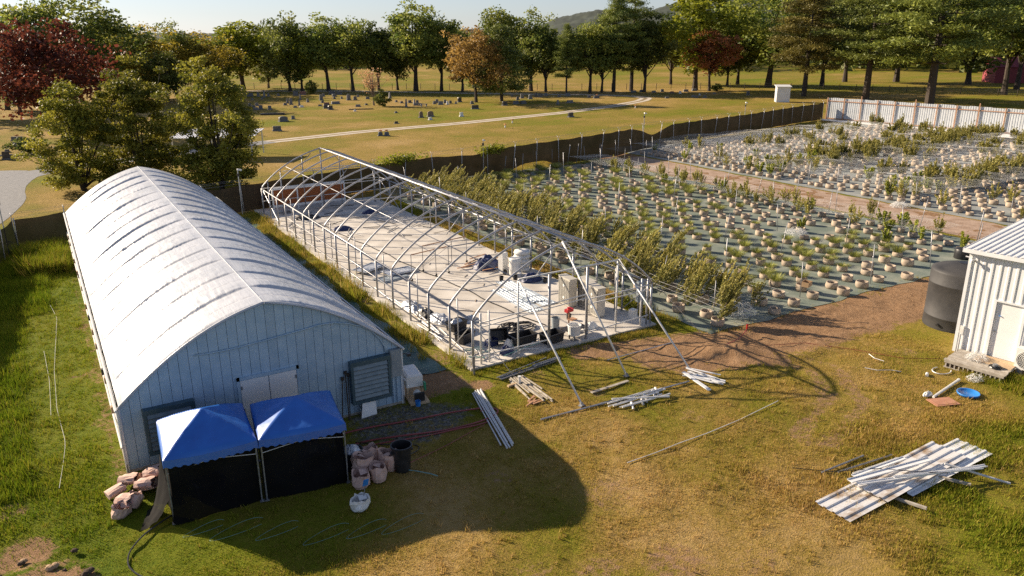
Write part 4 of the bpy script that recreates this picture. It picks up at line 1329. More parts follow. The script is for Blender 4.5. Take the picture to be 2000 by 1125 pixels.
# black water tank
tk = thing("water_tank", "large black polyethylene water tank beside the white metal building", "water tank", (34.15, -5.98, 0))
MB().lathe([(1.30, -.05), (1.32, .1), (1.30, .5), (1.315, .52), (1.315, .56), (1.30, .58), (1.30, 2.02), (1.315, 2.04), (1.315, 2.09), (1.30, 2.11), (1.30, 2.60), (1.27, 2.68), (1.1, 2.76), (.6, 2.92), (.28, 2.97)], n=56).build("tank_body", M['tank'], tk, smooth=True)
MB().lathe([(.28, 2.95), (.28, 2.985), (.22, 3.0), (0.0, 3.0)], n=24).build("tank_lid", M['black_plastic'], tk)
MB().lathe([(.06, 0), (.06, .12), (0, .12)], (0.0, 0, 0), 10).build("tank_outlet", M['black_plastic'], tk, (-1.29, .0, .25), (0, R(-90), 0))
tk2 = MB().lathe([(.42, 0), (.45, .05), (.44, .55), (.40, .62), (.15, .68), (0, .68)], (0, 0, 0), 20).build("small_drum", M['black_plastic'], None, (45.4, .15, 0), smooth=True)
tag(tk2, "small black drum at the field corner beyond the water tank", "drum")

# pop-up canopies
def canopy(label, cx, cy, ang_, w, d, ze, zp, seed):
    t = thing("popup_canopy", label, "canopy", (cx, cy, 0), ang_)
    n_ = 41
    u_ = np.linspace(-1, 1, n_)
    A, B = np.meshgrid(u_, u_, indexing='ij')
    m_ = np.maximum(np.abs(A), np.abs(B))
    Z = ze + (zp - ze) * (1 - m_) ** .9 - .05 * np.sin(np.pi * m_) * (1 - np.minimum(np.abs(A), np.abs(B)) / np.maximum(m_, 1e-3))
    edge = (m_ > .99)
    Z = Z - .07 * edge * (1 - np.minimum(np.abs(A), np.abs(B)) ** 2) + .02 * (fbm(A * 4, B * 4, seed) - .5)
    az_ = np.arctan2(B, A)
    Z = Z + .022 * (1 - np.abs(2 * vnoise(az_ * 7 + seed, m_ * 1.5, seed) - 1)) * np.sin(np.pi * m_)
    top = link_mesh("canopy_top", grid_mesh("canopy_top", A * w / 2, B * d / 2, Z, M['blue_tarp'], smooth=False), t)
    for k in range(4):
        v = MB()
        m0 = []
        for i in range(n_):
            a, b = (u_[i], -1) if k == 0 else (1, u_[i]) if k == 1 else (-u_[i], 1) if k == 2 else (-1, -u_[i])
            ii = int(round((a + 1) / 2 * (n_ - 1))); jj = int(round((b + 1) / 2 * (n_ - 1)))
            m0.append((a * w / 2 * 1.003, b * d / 2 * 1.003, float(Z[ii, jj]), .22 + .03 * math.sin(i * 1.7 + seed)))
        vv = [(x, y, z + .004) for x, y, z, q in m0] + [(x * 1.008, y * 1.008, z - q) for x, y, z, q in m0]
        v.add(vv, [(i, n_ + i, n_ + i + 1, i + 1) for i in range(n_ - 1)])
        v.build("valance", M['blue_tarp'], t)
    for sx in (-1, 1):
        for sy in (-1, 1):
            MB().tube((sx * (w / 2 - .05), sy * (d / 2 - .05), -.02), (sx * (w / 2 - .05), sy * (d / 2 - .05), ze - .02), .022, n=6).obox((sx * (w / 2 - .05), sy * (d / 2 - .05), .02), (.12, .12, .03)).build("leg", M['steel_dark'], t)
    for a, b in (((-1, -1), (1, -1)), ((1, -1), (1, 1)), ((1, 1), (-1, 1)), ((-1, 1), (-1, -1))):
        for s in (0, 1):
            MB().tube((a[0] * (w / 2 - .06), a[1] * (d / 2 - .06), ze - .1 - .35 * s), (b[0] * (w / 2 - .06), b[1] * (d / 2 - .06), ze - .45 + .35 * s), .012, n=4).build("truss_bar", M['white_pipe'], t)
    return t


canopy("blue pop-up canopy with white sun glare on one face, nearest the grow bags on the grass", 2.02, -2.42, R(-4), 2.46, 2.6, 2.0, 2.74, 3)  # peak raised and fabric glossy so the blue left face catches white sun glare
canopy("blue pop-up canopy in front of the white double door and right fan louver", 4.58, -2.78, R(-8), 2.46, 2.45, 2.0, 2.6, 8)


def drape(name, label, pts, ztop, mat, seed, cat="screen", zb=.02, wave=.05, n_=30):
    pts = np.array(pts, float)
    d = np.r_[0, np.cumsum(np.hypot(*np.diff(pts, axis=0).T))]
    t = np.linspace(0, d[-1], n_ * 2)
    sx = np.interp(t, d, pts[:, 0]); sy = np.interp(t, d, pts[:, 1])
    tx, ty = np.gradient(sx), np.gradient(sy); L = np.hypot(tx, ty); nx, ny = -ty / L, tx / L
    X = np.empty((len(t), 9)); Y = X.copy(); Z = X.copy()
    for j in range(9):
        f = j / 8
        off = (fbm(t * 2.2, t * 0 + f, seed) - .5) * 2 * wave * 1.8 * (1.0 - f) + .05 * (1 - np.abs(2 * vnoise(t * 5, t * 0 + f * .8, seed + 4) - 1)) * (1.0 - f) - .10 * (1 - f) ** 2
        X[:, j] = sx + nx * off; Y[:, j] = sy + ny * off
        Z[:, j] = zb + (ztop - zb) * f
    o = link_mesh(name, grid_mesh(name, X, Y, Z, mat))
    return tag(o, label, cat)


drape("mesh_curtain", "black mesh curtain hanging around the canopy with sun glare", [(.98, -1.0), (.80, -3.64), (3.10, -3.64)], 1.90, M['mesh_black'], 3)
drape("mesh_curtain", "black mesh curtain hanging from the front of the second canopy", [(3.2, -3.72), (5.56, -4.05), (5.86, -2.1)], 1.90, M['mesh_black'], 6)
# bunched mesh tail on the grass at the left
X, Y = np.meshgrid(np.linspace(0, 1, 22), np.linspace(0, 1, 16), indexing='ij')
Zt = .02 + (1.5 * (1 - X) ** 2.2) * (1 - .5 * Y) + .10 * fbm(X * 6, Y * 6, 4)
o = link_mesh("mesh_tail", grid_mesh("mesh_tail", .72 - X * (.55 + .3 * Y) + .05 * fbm(X * 5, Y * 5, 9), -2.3 - 1.25 * Y - .35 * X * (1 - Y), Zt, M['shade_black']))
tag(o, "bunched end of black mesh sagging onto the grass beside the grow bags", "mesh")

# ------------------------------------------------------------------ pot fields
def pot_mesh(seed, rad=.30, hgt=.29):
    r_ = random.Random(seed)
    m = MB()
    top = rad * r_.uniform(.90, 1.02)
    fold = r_.uniform(.0, .07)
    m.lathe([(0.02, 0), (rad * .92, .0), (rad * 1.03, hgt * .35), (rad * 1.02, hgt * .7), (top, hgt + fold), (top - .03, hgt + fold - .005), (top - .05, hgt * .72)], n=14, wob=.10, seed=seed)
    return share(m, "fabric_pot", M['pot'], True)


def soil_mesh(seed, rad=.30, hgt=.29):
    m = MB(); m.lathe([(0, hgt * .80), (rad * .5, hgt * .80), (rad * .90, hgt * .70)], n=12, wob=.08, seed=seed)
    return share(m, "soil", M['soil'], False)


def weed_mesh(seed, n_, rad, hgt, mat, leaf=.09, asp=.12):
    rs = np.random.default_rng(seed)
    a = rs.uniform(0, 6.28, n_); r = rad * rs.uniform(0, 1, n_) ** .5
    base = np.stack([np.cos(a) * r * .5, np.sin(a) * r * .5, np.zeros(n_)], 1)
    tip = np.stack([np.cos(a) * r * 1.5, np.sin(a) * r * 1.5, hgt * rs.uniform(.35, 1, n_)], 1)
    side = np.stack([-np.sin(a), np.cos(a), np.zeros(n_)], 1) * (leaf * asp * rs.uniform(.7, 1.4, n_))[:, None]
    mid = base * .5 + tip * .5 + np.array([0, 0, .12 * hgt])
    V = np.stack([base, mid + side, tip, mid - side], 1).reshape(-1, 3)
    return np_mesh("weed_clump", V, np.arange(4 * n_).reshape(n_, 4), mat, {'tint': np.repeat(rs.uniform(0, 1, n_), 4)})


def plant_mesh(seed, hgt, wid, n_leaf, mat, spikes=9, leaf=.05):
    """upright stems carrying thick bud spikes"""
    rs = np.random.default_rng(seed)
    P, T = [], []
    st = MB().tube((0, 0, 0), (0, 0, hgt * .45), .02, .012, 5)
    per = n_leaf // spikes
    for s in range(spikes):
        a = rs.uniform(0, 6.28); r = wid * .5 * rs.uniform(.15, 1) ** .7
        z0 = hgt * rs.uniform(.12, .4); z1 = hgt * rs.uniform(.6, 1.0) * (1 - .25 * (r / (wid * .5)) ** 2)
        p0 = np.array([math.cos(a) * r * .35, math.sin(a) * r * .35, z0]); p1 = np.array([math.cos(a) * r, math.sin(a) * r, z1])
        st.path([(0, 0, z0 * .6), tuple(p0 * .6 + p1 * .4), tuple(p1)], [.010, .008, .004], 4)
        f = rs.uniform(0, 1, per) ** .8
        q = p0 + (p1 - p0) * f[:, None] + rs.normal(size=(per, 3)) * (.040 * (1.25 - .75 * f))[:, None] * (hgt / 1.6)
        P.append(q); T.append(np.clip(.25 + .5 * f + rs.normal(0, .15), 0, 1))
    P = np.concatenate(P); T = np.concatenate(T)
    return share(st, "stem", M['bark_pale'], False), crown_mesh("foliage", P, leaf, rs, mat, aspect=.45, up=.3, tint=T)


POTS = [pot_mesh(s) for s in range(6)]
SOILS = [soil_mesh(s) for s in range(3)]
WEEDS = [weed_mesh(40 + s, 420, .40, .24 + .06 * s, M['weed'], .18, .036) for s in range(4)]
PLANTS = [plant_mesh(60, 1.8, 1.1, 950, M['plant'], 12, .06), plant_mesh(61, 2.0, 1.0, 900, M['plant'], 10, .06), plant_mesh(62, 1.7, 1.3, 950, M['plant'], 12, .06), plant_mesh(63, 1.6, 1.0, 900, M['plant_green'], 11, .085), plant_mesh(64, 1.4, .9, 800, M['plant_green'], 10, .085)]

frs = np.random.default_rng(77)
spots1 = []
ROWX = np.arange(24.9, 49.5, 1.78)
for i, x in enumerate(ROWX):
    y0 = -.35 + .25 * math.sin(i * 2.1)
    v = 1.22
    for k in range(37):
        y = y0 + k * v + frs.normal(0, .07)
        if y > 41.0 - max(0, 40 - x) * .35: break
        if i == 0 and k > 31: break
        # the diagonal front edge where the track cuts in
        if y < .6 and x > 40: continue
        if frs.uniform() < .05: continue
        xx = x + frs.normal(0, .05) + (.45 if k % 2 else -.45) * (1 if i % 2 else .9) * .6
        spots1.append((xx, y))
spots2 = []
for i, x in enumerate(np.arange(57.4, 103.0, 1.75)):
    for k in range(52):
        y = -6 + k * 1.12 + frs.normal(0, .1)
        if y > 47 + (x - 57) * .05 - 3: break
        if frs.uniform() < .12: continue
        spots2.append((x + frs.normal(0, .12), y))


camx, camy = -.76, -24.25
vis = lambda p: True
spots1.sort(key=lambda p: math.hypot(p[0] - camx, p[1] - camy))
# pots that show largest in the picture are objects, the rest one mass
near, rest = spots1[:300], spots1[300:]


def place_pot(x, y, i, label, group):
    o = link_mesh("fabric_pot", POTS[i % 6], None, (x, y, .02), (0, 0, frs.uniform(0, 6.28)))
    s = frs.uniform(.9, 1.1); o.scale = (s, s, s * frs.uniform(.85, 1.15))
    tag(o, label, "plant pot", group)
    link_mesh("soil", SOILS[i % 3], o)
    return o



NUM = ["first", "second", "third", "fourth", "fifth", "sixth", "seventh", "eighth", "ninth", "tenth", "eleventh", "twelfth", "thirteenth", "fourteenth", "fifteenth", "sixteenth", "seventeenth", "eighteenth", "nineteenth",
       "twentieth", "twenty-first", "twenty-second", "twenty-third", "twenty-fourth", "twenty-fifth", "twenty-sixth", "twenty-seventh", "twenty-eighth", "twenty-ninth", "thirtieth", "thirty-first", "thirty-second", "thirty-third", "thirty-fourth", "thirty-fifth", "thirty-sixth", "thirty-seventh", "thirty-eighth"]
rowof = {}
for p in spots1:
    rowof.setdefault(min(range(len(ROWX)), key=lambda i: abs(ROWX[i] - p[0])), []).append(p)
PLACE = {}
for i, L in rowof.items():
    for k, p in enumerate(sorted(L, key=lambda q: q[1])):
        PLACE[p] = "%s row from the hoop frame, %s pot from the dirt track" % (NUM[i], NUM[k])
for i, (x, y) in enumerate(near):
    place_pot(x, y, i, "tan fabric pot, " + PLACE[(x, y)], "tan fabric pots in rows")


def mass(name, spots, meshes, label, cat, mat, zoff=.02, smin=.85, smax=1.15, attrs=()):
    VV, FF, TT = [], [], []
    b = 0
    for i, (x, y) in enumerate(spots):
        me = meshes[i % len(meshes)]
        n_ = len(me.vertices)
        co = np.empty(n_ * 3, np.float32); me.vertices.foreach_get('co', co); co = co.reshape(-1, 3)
        a = frs.uniform(0, 6.28); s = frs.uniform(smin, smax)
        c_, s_ = math.cos(a) * s, math.sin(a) * s
        co = np.stack([co[:, 0] * c_ - co[:, 1] * s_ + x, co[:, 0] * s_ + co[:, 1] * c_ + y, co[:, 2] * s + zoff], 1)
        lt = np.empty(len(me.loops), np.int32); me.loops.foreach_get('vertex_index', lt)
        lt = lt.reshape(-1, 4) if len(lt) % 4 == 0 and all(p.loop_total == 4 for p in list(me.polygons)[:3]) else None
        VV.append(co); FF.append(lt + b); b += n_
        if 'tint' in me.attributes:
            t = np.empty(n_, np.float32); me.attributes['tint'].data.foreach_get('value', t); TT.append(t)
    o = link_mesh(name, np_mesh(name, np.concatenate(VV), np.concatenate(FF), mat, {'tint': np.concatenate(TT)} if TT else None, smooth=not TT))
    return tag(o, label, cat, kind="stuff")


mass("distant_pots", rest, POTS, "tan fabric pots filling the back of the green cloth field", "pots", M['pot'])
mass("far_field_pots", spots2, POTS, "tan fabric pots covering the far field beyond the dirt path", "pots", M['pot'])

# weeds sprouting in the pots
wcount = 0
for i, (x, y) in enumerate(near):
    dens = fbm(np.array([x * .22]), np.array([y * .22]), 91)[0] + .012 * max(0, y - 4)
    if y > 2 and 27 < x < 45 and dens > .50 and wcount < 150:
        o = link_mesh("weed_clump", WEEDS[i % 4], None, (x, y, .26), (0, 0, frs.uniform(0, 6.28)))
        s = frs.uniform(.7, 1.35); o.scale = (s, s, s)
        tag(o, "light green weeds, " + PLACE[(x, y)], "weeds", "weeds growing in the pots")
        wcount += 1
mass("far_pot_weeds", [p for p in rest if fbm(np.array([p[0] * .22]), np.array([p[1] * .22]), 91)[0] > .36], WEEDS, "light green weeds sprouting from the pots at the back of the field", "weeds", M['weed'], .26, .8, 1.5)

# tall budding plants
PC = [0]


def plant(x, y, k, s, lab, grp, lean=None):
    t = thing("budding_plant", lab, "plant", (x, y, .2), frs.uniform(0, 6.28), grp, (s, s, s * frs.uniform(.9, 1.1)))
    zr = 0.0
    if lean:
        t.scale = (s * .8, s * .8, s * 1.28)
        zr = t.rotation_euler[2]; t.rotation_euler = (lean[0], lean[1], 0)
    st, fo = PLANTS[k]
    link_mesh("stem", st, t, None, (0, 0, zr)); link_mesh("foliage", fo, t, None, (0, 0, zr))
    PC[0] += 1


for x, y in spots1:
    if x < 30.2 and (x < 27.9 or frs.uniform() < .55 * sstep(6, 14, np.array(y))) and not (y > 38):
        k = int(frs.integers(0, 3))
        plant(x, y, k, frs.uniform(.8, 1.12), "tall olive plant, " + PLACE[(x, y)], "plants beside the hoop frame", (frs.uniform(-.05, .2), frs.uniform(.35, .85)))
for x, y in spots1:
    pr_ = .75 if x > 47 else (.40 if x > 45.2 else (.12 if x > 42 and y < 14 else 0))
    if y > 36: pr_ *= .4
    if frs.uniform() < pr_:
        plant(x, y, int(frs.integers(0, 5)), frs.uniform(.7, 1.0), "budding plant, " + PLACE[(x, y)], "plants along the dirt path")
for k in range(105):
    y = -.4 + 38.0 * ((k * .6180339) % 1.0); x = 24.5 + 4.2 * ((k * .7548777) % 1.0) + frs.normal(0, .15)
    if x > 27.6 and y < 6: continue
    plant(x, y, int(frs.integers(0, 3)), frs.uniform(.8, 1.15), "olive plant crowding " + PLACE[min(spots1, key=lambda p: (p[0] - x) ** 2 + (p[1] - y) ** 2)], "plants crowding the hoop frame side", (frs.uniform(-.05, .2), frs.uniform(.35, .9)))
b1, b2 = [], []
for x, y in spots2:
    band = math.exp(-((y - (26.6 + (x - 57) * .07)) / 2.3) ** 2)
    band2 = math.exp(-((y - (13.4 + max(0, x - 72) * .10)) / 1.9) ** 2) * (.8 if x > 58 else .5)
    band3 = math.exp(-((y - 7.5) / 1.6) ** 2) * .5
    p_ = max(band, band2, band3, .09)
    if frs.uniform() < p_ * .9:
        (b1 if x < 66 else b2).append((x, y))
for x, y in b1:
    plant(x, y, int(frs.integers(0, 5)), frs.uniform(.75, 1.15), "budding plant standing in the far field just past the dirt path", "plants at the edge of the far field")
b2 += [(x + frs.normal(0, .4), y + frs.normal(0, .5)) for x, y in b2 for _ in range(2)]
mass("far_plants", b2, [p[1] for p in PLANTS], "rows of budding plants deep in the far field", "plants", M['plant'], .2, .8, 1.2)

# stakes of the trellis nets
stake_m = [share(MB().tube((0, 0, -.1), (0, 0, 1.9), .022, n=5).obox((0, 0, 1.0), (.05, .012, .1)), "stake", M['steel_dark']), share(MB().tube((0, 0, -.1), (0, 0, 2.2), .022, n=5).obox((0, .02, 1.5), (.05, .012, .1)), "stake", M['steel'])]
STK = []
for x in (25.6, 30.8, 36.2, 41.6, 46.9):
    for y in np.arange(.2, 42, 5.2): STK.append((x + frs.normal(0, .25), y + frs.normal(0, .4), "thin grey stake by " + PLACE[min(spots1, key=lambda p: (p[0] - x) ** 2 + (p[1] - y) ** 2)], "trellis stakes among the pots"))
for y in np.arange(-3, 44, 3.4): STK.append((57.0 + frs.normal(0, .15), y + frs.normal(0, .3), "grey trellis stake lining the far side of the dirt path", "stakes along the far field edge"))
for y in np.arange(2, 43, 3.6): STK.append((49.9 + frs.normal(0, .15), y + frs.normal(0, .3), "grey trellis stake lining the near side of the dirt path", "stakes along the near path edge"))
for x in np.arange(37, 58, 2.1): STK.append((x, 41.2 - max(0, 46 - x) * .15 + frs.normal(0, .2), "grey stake in front of the brown shade cloth fence", "stakes by the rear fence"))
for x, y, lab, grp in STK:
    o = link_mesh("trellis_stake", stake_m[int(frs.integers(0, 2))], None, (x, y, 0), (frs.normal(0, .06), frs.normal(0, .07), frs.uniform(0, 3)))
    tag(o, lab, "stake", grp)


# trellis nets: real cords
def net(name, label, x0, y0, x1, y1, zf, cell, rad=.004, seg=1.2, kind=None):
    V, F = [], []
    b = 0
    def strand(xs, ys, rad_):
        nonlocal b
        zs = zf(xs, ys)
        n_ = len(xs)
        if abs(xs[-1] - xs[0]) > abs(ys[-1] - ys[0]): off = np.array([0, rad_, 0])
        else: off = np.array([rad_, 0, 0])
        p = np.stack([xs, ys, zs], 1)
        V.append(np.concatenate([p - off, p + off, p + np.array([0, 0, rad_ * 1.7])]))
        i = np.arange(n_ - 1)
        for a_, b_ in ((0, 1), (1, 2), (2, 0)):
            F.append(np.stack([b + a_ * n_ + i, b + b_ * n_ + i, b + b_ * n_ + i + 1, b + a_ * n_ + i + 1], 1))
        b += 3 * n_
    nx_ = max(2, int((x1 - x0) / seg)); ny_ = max(2, int((y1 - y0) / seg))
    for x in np.arange(x0, x1, cell): strand(np.full(ny_, x), np.linspace(y0, y1, ny_), rad)
    for y in np.arange(y0, y1, cell): strand(np.linspace(x0, x1, nx_), np.full(nx_, y), rad)
    o = link_mesh(name, np_mesh(name, np.concatenate(V), np.concatenate(F), M['net']))
    return tag(o, label, "netting", kind=kind)


sagf = lambda base, amp, s: (lambda x, y: base + amp * (fbm(np.asarray(x) * .25, np.asarray(y) * .25, s) - .5))
net("trellis_net", "white trellis netting stretched over the back of the far field", 57.2, 27.5, 103, 47.5, sagf(.95, .5, 5), .30, .0034)
net("trellis_net", "white trellis netting over the plant rows of the far field", 57.2, 9, 103, 27.3, sagf(1.15, .6, 6), .34, .0030)
net("trellis_net", "white trellis netting over the tall plants beside the hoop frame", 24.2, -.6, 29.2, 38, sagf(.95, .5, 7), .45, .0035, .6)
net("trellis_net", "white trellis netting hung along the pot rows by the dirt path", 46.2, 3, 50.2, 42.5, sagf(.75, .5, 8), .25, .0032, .6)


def tangle(name, label, x, y, z, r, n_, mat, cat="netting"):
    rs_ = random.Random(int(x * 13 + y * 7))
    m = MB()
    for k in range(n_):
        pts = []
        a = rs_.uniform(0, 6.28)
        for j in range(9):
            a += rs_.uniform(-.9, 1.3)
            q = r * rs_.uniform(.2, 1)
            pts.append((q * math.cos(a) * 1.2, q * math.sin(a), abs(r * .75 * rs_.uniform(0, 1) * math.cos(min(1.4, q / r * 1.4)))))
        m.path(pts, .0035, 3)
    return tag(m.build(name, mat, None, (x, y, z)), label, cat)


tangle("net_bundle", "white bundle of netting lying at the edge of the far field path", 55.6, 10.9, .02, .75, 60, M['net'])
tangle("net_bundle", "white tangle of netting dropped among the middle pots", 41.0, 8.7, .25, .75, 60, M['net'])
tangle("net_bundle", "pale netting sagging by the foremost plant pot", 26.6, .2, .1, .9, 40, M['net'])
cb = MB().box(-.25, -.2, 0, .25, .2, .02).box(-.25, -.2, .021, -.235, .2, .25).box(.235, -.2, .021, .25, .2, .25).box(-.234, -.2, .021, .234, -.185, .25).box(-.234, .185, .021, .234, .2, .25).build("cardboard_box", M['cardboard'], None, (32.2, .75, .36), (0, 0, .3))
tag(cb, "open cardboard box set on a front-row pot", "box")
# extra foremost pots with plants beside the frame corner

# ------------------------------------------------------------------ cemetery
STONES = [(40.8, 157.5, 2.18, 0.71, 'd'), (42.7, 156.2, 0.54, 0.88, 'u'), (43.2, 153.0, 0.43, 1.56, 'o'), (44.6, 154.9, 0.44, 0.71, 'u'), (47.1, 156.1, 0.44, 0.54, 'u'), (39.1,
146.7, 0.35, 0.5, 'u'), (41.4, 147.7, 0.35, 0.51, 'u'), (50.4, 153.9, 1.1, 0.89, 'd'), (52.5, 155.4, 1.3, 0.79, 'e'), (47.8, 141.8, 0.35, 1.34, 'o'), (43.2, 135.1, 0.35, 0.89,
'u'), (42.7, 130.8, 0.57, 1.24, 'u'), (41.4, 130.3, 0.63, 0.43, 'd'), (41.5, 123.9, 0.61, 0.36, 'd'), (43.5, 128.0, 0.38, 1.17, 'o'), (42.8, 124.2, 0.62, 0.36, 'w'), (47.2, 134.7,
0.4, 0.71, 'u'), (35.0, 131.6, 0.47, 0.61, 'u'), (36.6, 132.7, 0.57, 0.56, 'u'), (34.9, 128.4, 0.61, 0.48, 'u'), (34.1, 123.3, 0.83, 0.47, 'd'), (35.2, 124.1, 0.66, 0.76, 'u'),
(36.4, 122.5, 0.6, 0.73, 'u'), (32.7, 123.1, 0.89, 0.52, 'd'), (51.2, 138.4, 0.75, 1.13, 'u'), (54.8, 147.9, 0.58, 0.7, 'u'), (58.8, 154.1, 1.5, 0.8, 'r'), (56.8, 146.6, 1.01,
0.56, 'd'), (59.7, 151.7, 1.19, 0.65, 'd'), (54.5, 139.8, 0.42, 0.61, 'u'), (56.1, 139.8, 0.42, 0.48, 'u'), (56.0, 135.2, 0.89, 1.13, 'u'), (57.4, 135.2, 0.68, 0.73, 'u'), (60.8,
142.6, 0.43, 0.49, 'u'), (60.4, 135.8, 0.76, 0.47, 'u'), (49.3, 131.8, 0.59, 0.45, 'u'), (48.5, 126.8, 1.02, 0.44, 'e'), (50.6, 127.7, 1.61, 0.5, 'd'), (46.5, 124.7, 0.63, 0.31,
'd'), (45.9, 119.3, 0.91, 0.65, 'k'), (45.7, 116.3, 0.89, 0.7, 'k'), (52.1, 119.3, 0.87, 0.42, 'd'), (54.7, 121.8, 0.51, 0.31, 'd'), (65.2, 135.2, 0.49, 1.29, 'o'), (62.3, 125.0,
0.46, 0.39, 'u'), (62.2, 122.1, 0.58, 0.38, 'd'), (59.4, 113.5, 0.37, 1.56, 'o'), (63.9, 122.0, 0.78, 0.51, 'u'), (63.7, 119.3, 0.35, 0.94, 'o'), (64.5, 119.7, 0.52, 0.63, 'u'),
(62.4, 115.7, 0.88, 0.49, 'd'), (63.1, 115.3, 0.56, 0.43, 'u'), (66.8, 116.7, 0.58, 0.56, 'u'), (68.4, 118.9, 0.59, 0.7, 'u'), (67.0, 114.4, 0.89, 0.68, 'u'), (69.4, 117.3, 0.52,
0.69, 'u'), (68.4, 114.3, 0.35, 0.62, 'w'), (69.9, 116.0, 0.58, 0.57, 'u'), (70.3, 114.4, 0.35, 0.5, 'u'), (72.9, 117.8, 0.85, 0.9, 'k'), (72.9, 112.6, 0.7, 0.56, 'd'), (68.2,
102.7, 1.25, 0.7, 'k'), (76.5, 106.2, 1.12, 0.73, 'k'), (79.8, 107.5, 1.14, 0.62, 'd'), (81.4, 107.3, 1.21, 0.62, 'd'), (85.5, 116.1, 0.54, 0.66, 'u'), (88.5, 119.2, 0.69, 0.94,
'u'), (88.8, 116.4, 0.75, 1.0, 'r'), (93.4, 121.4, 0.5, 0.76, 'u'), (93.5, 120.2, 0.42, 0.76, 'u'), (94.4, 120.7, 0.43, 0.69, 'u'), (96.3, 121.8, 0.58, 0.63, 'u'), (97.1, 117.8,
0.64, 0.62, 'd'), (99.7, 118.3, 1.0, 0.69, 'd'), (89.6, 125.2, 0.43, 0.3, 'u'), (53.5, 94.2, 0.7, 1.0, 't'), (55.5, 94.8, 0.98, 0.9, 't'), (53.2, 90.1, 0.57, 0.41, 'w'), (59.8,
92.0, 0.54, 0.69, 'w'), (46.5, 88.0, 0.5, 0.34, 'k'), (53.2, 103.8, 0.4, 0.3, 'd'), (48.3, 110.7, 0.35, 0.3, 'w'), (38.7, 75.1, 0.57, 0.56, 'b'), (39.4, 74.6, 0.61, 0.56, 'b'),
(28.5, 88.4, 1.11, 0.69, 'd'), (32.8, 100.7, 1.44, 0.81, 'r'), (35.1, 103.3, 0.53, 0.57, 'u'), (101.3, 112.7, 0.7, 0.48, 'u'), (101.5, 110.4, 1.21, 0.54, 'd'), (90.2, 104.1, 1.29,
0.5, 'd'), (86.1, 102.3, 0.38, 0.92, 'o'), (74.3, 81.4, 1.12, 0.73, 'k'), (113.6, 102.1, 0.69, 0.33, 'd'), (120.6, 101.6, 0.7, 0.41, 'd'), (119.7, 99.6, 0.62, 0.47, 'u'), (121.0,
98.6, 0.76, 0.6, 'u'), (125.1, 104.3, 0.36, 0.35, 'w'), (130.9, 105.7, 0.55, 0.3, 'u'), (133.7, 98.4, 0.93, 0.97, 'r'), (118.7, 119.1, 1.51, 0.44, 'd'), (121.4, 119.2, 1.37, 0.52,
'd'), (122.2, 116.1, 1.13, 0.44, 'd'), (125.9, 117.4, 0.77, 0.59, 'u'), (124.2, 112.2, 0.89, 0.43, 'e'), (125.0, 110.4, 0.52, 0.57, 'w'), (130.4, 114.3, 1.15, 0.52, 'd'), (133.9,
115.2, 1.16, 0.53, 'd'), (-4.0, 77.8, 0.72, 0.9, 'k'), (-4.0, 84.5, 0.48, 0.34, 'u'), (-2.9, 90.5, 1.12, 0.48, 'd'), (-3.0, 96.1, 1.28, 0.55, 'd'), (-1.4, 85.3, 0.59, 0.49, 'e')]
ST = {
    'u': ('headstone', 'stone_grey', 'grey upright slab headstone on the golden cemetery lawn', 'upright grey headstones'),
    'd': ('grave_marker', 'stone_grey', 'low wide grey granite grave marker on the cemetery lawn', 'low wide grave markers'),
    'e': ('grave_marker', 'stone_red', 'low wide reddish granite grave marker in the cemetery', 'reddish grave markers'),
    'o': ('obelisk', 'stone_grey', 'slim tapering grey obelisk monument in the cemetery', 'slim obelisks'),
    'r': ('headstone', 'stone_grey', 'round-topped broad grey headstone in the cemetery', 'round-topped grey headstones'),
    't': ('headstone', 'stone_tan', 'round-topped tan stone headstone close to the cemetery road', 'round-topped tan headstones'),
    'k': ('grave_marker', 'stone_dark', 'polished dark granite grave marker on the cemetery lawn', 'dark grave markers'),
    'w': ('grave_marker', 'stone_white', 'small white marble grave marker on the cemetery lawn', 'small white markers'),
    'b': ('headstone', 'stone_blue', 'blue grey headstone with flowers on the near side of the cemetery road', 'blue grey headstones with flowers'),
}
yawc = R(-31)
sb = {}
for x, y, w, h, k in STONES: sb.setdefault((k, near_mark(x, y)), []).append((-w * h, x, y))
SL = {}
SNAME = {'u': "grey upright slab headstone", 'd': "low wide grey grave marker", 'e': "low reddish grave marker", 'o': "slim grey obelisk", 'r': "broad round-topped grey headstone", 't': "round-topped tan headstone", 'k': "polished dark grave marker", 'w': "small white marble marker", 'b': "blue grey headstone with flowers"}
for (k, mark), L in sb.items():
    for r_, (q, x, y) in enumerate(sorted(L)):
        SL[(x, y)] = (SNAME[k] + " near " + mark) if len(L) == 1 else "%s near %s, %s of its kind there" % (SNAME[k], mark, ORD[min(r_, 11)].replace("tallest", "largest"))
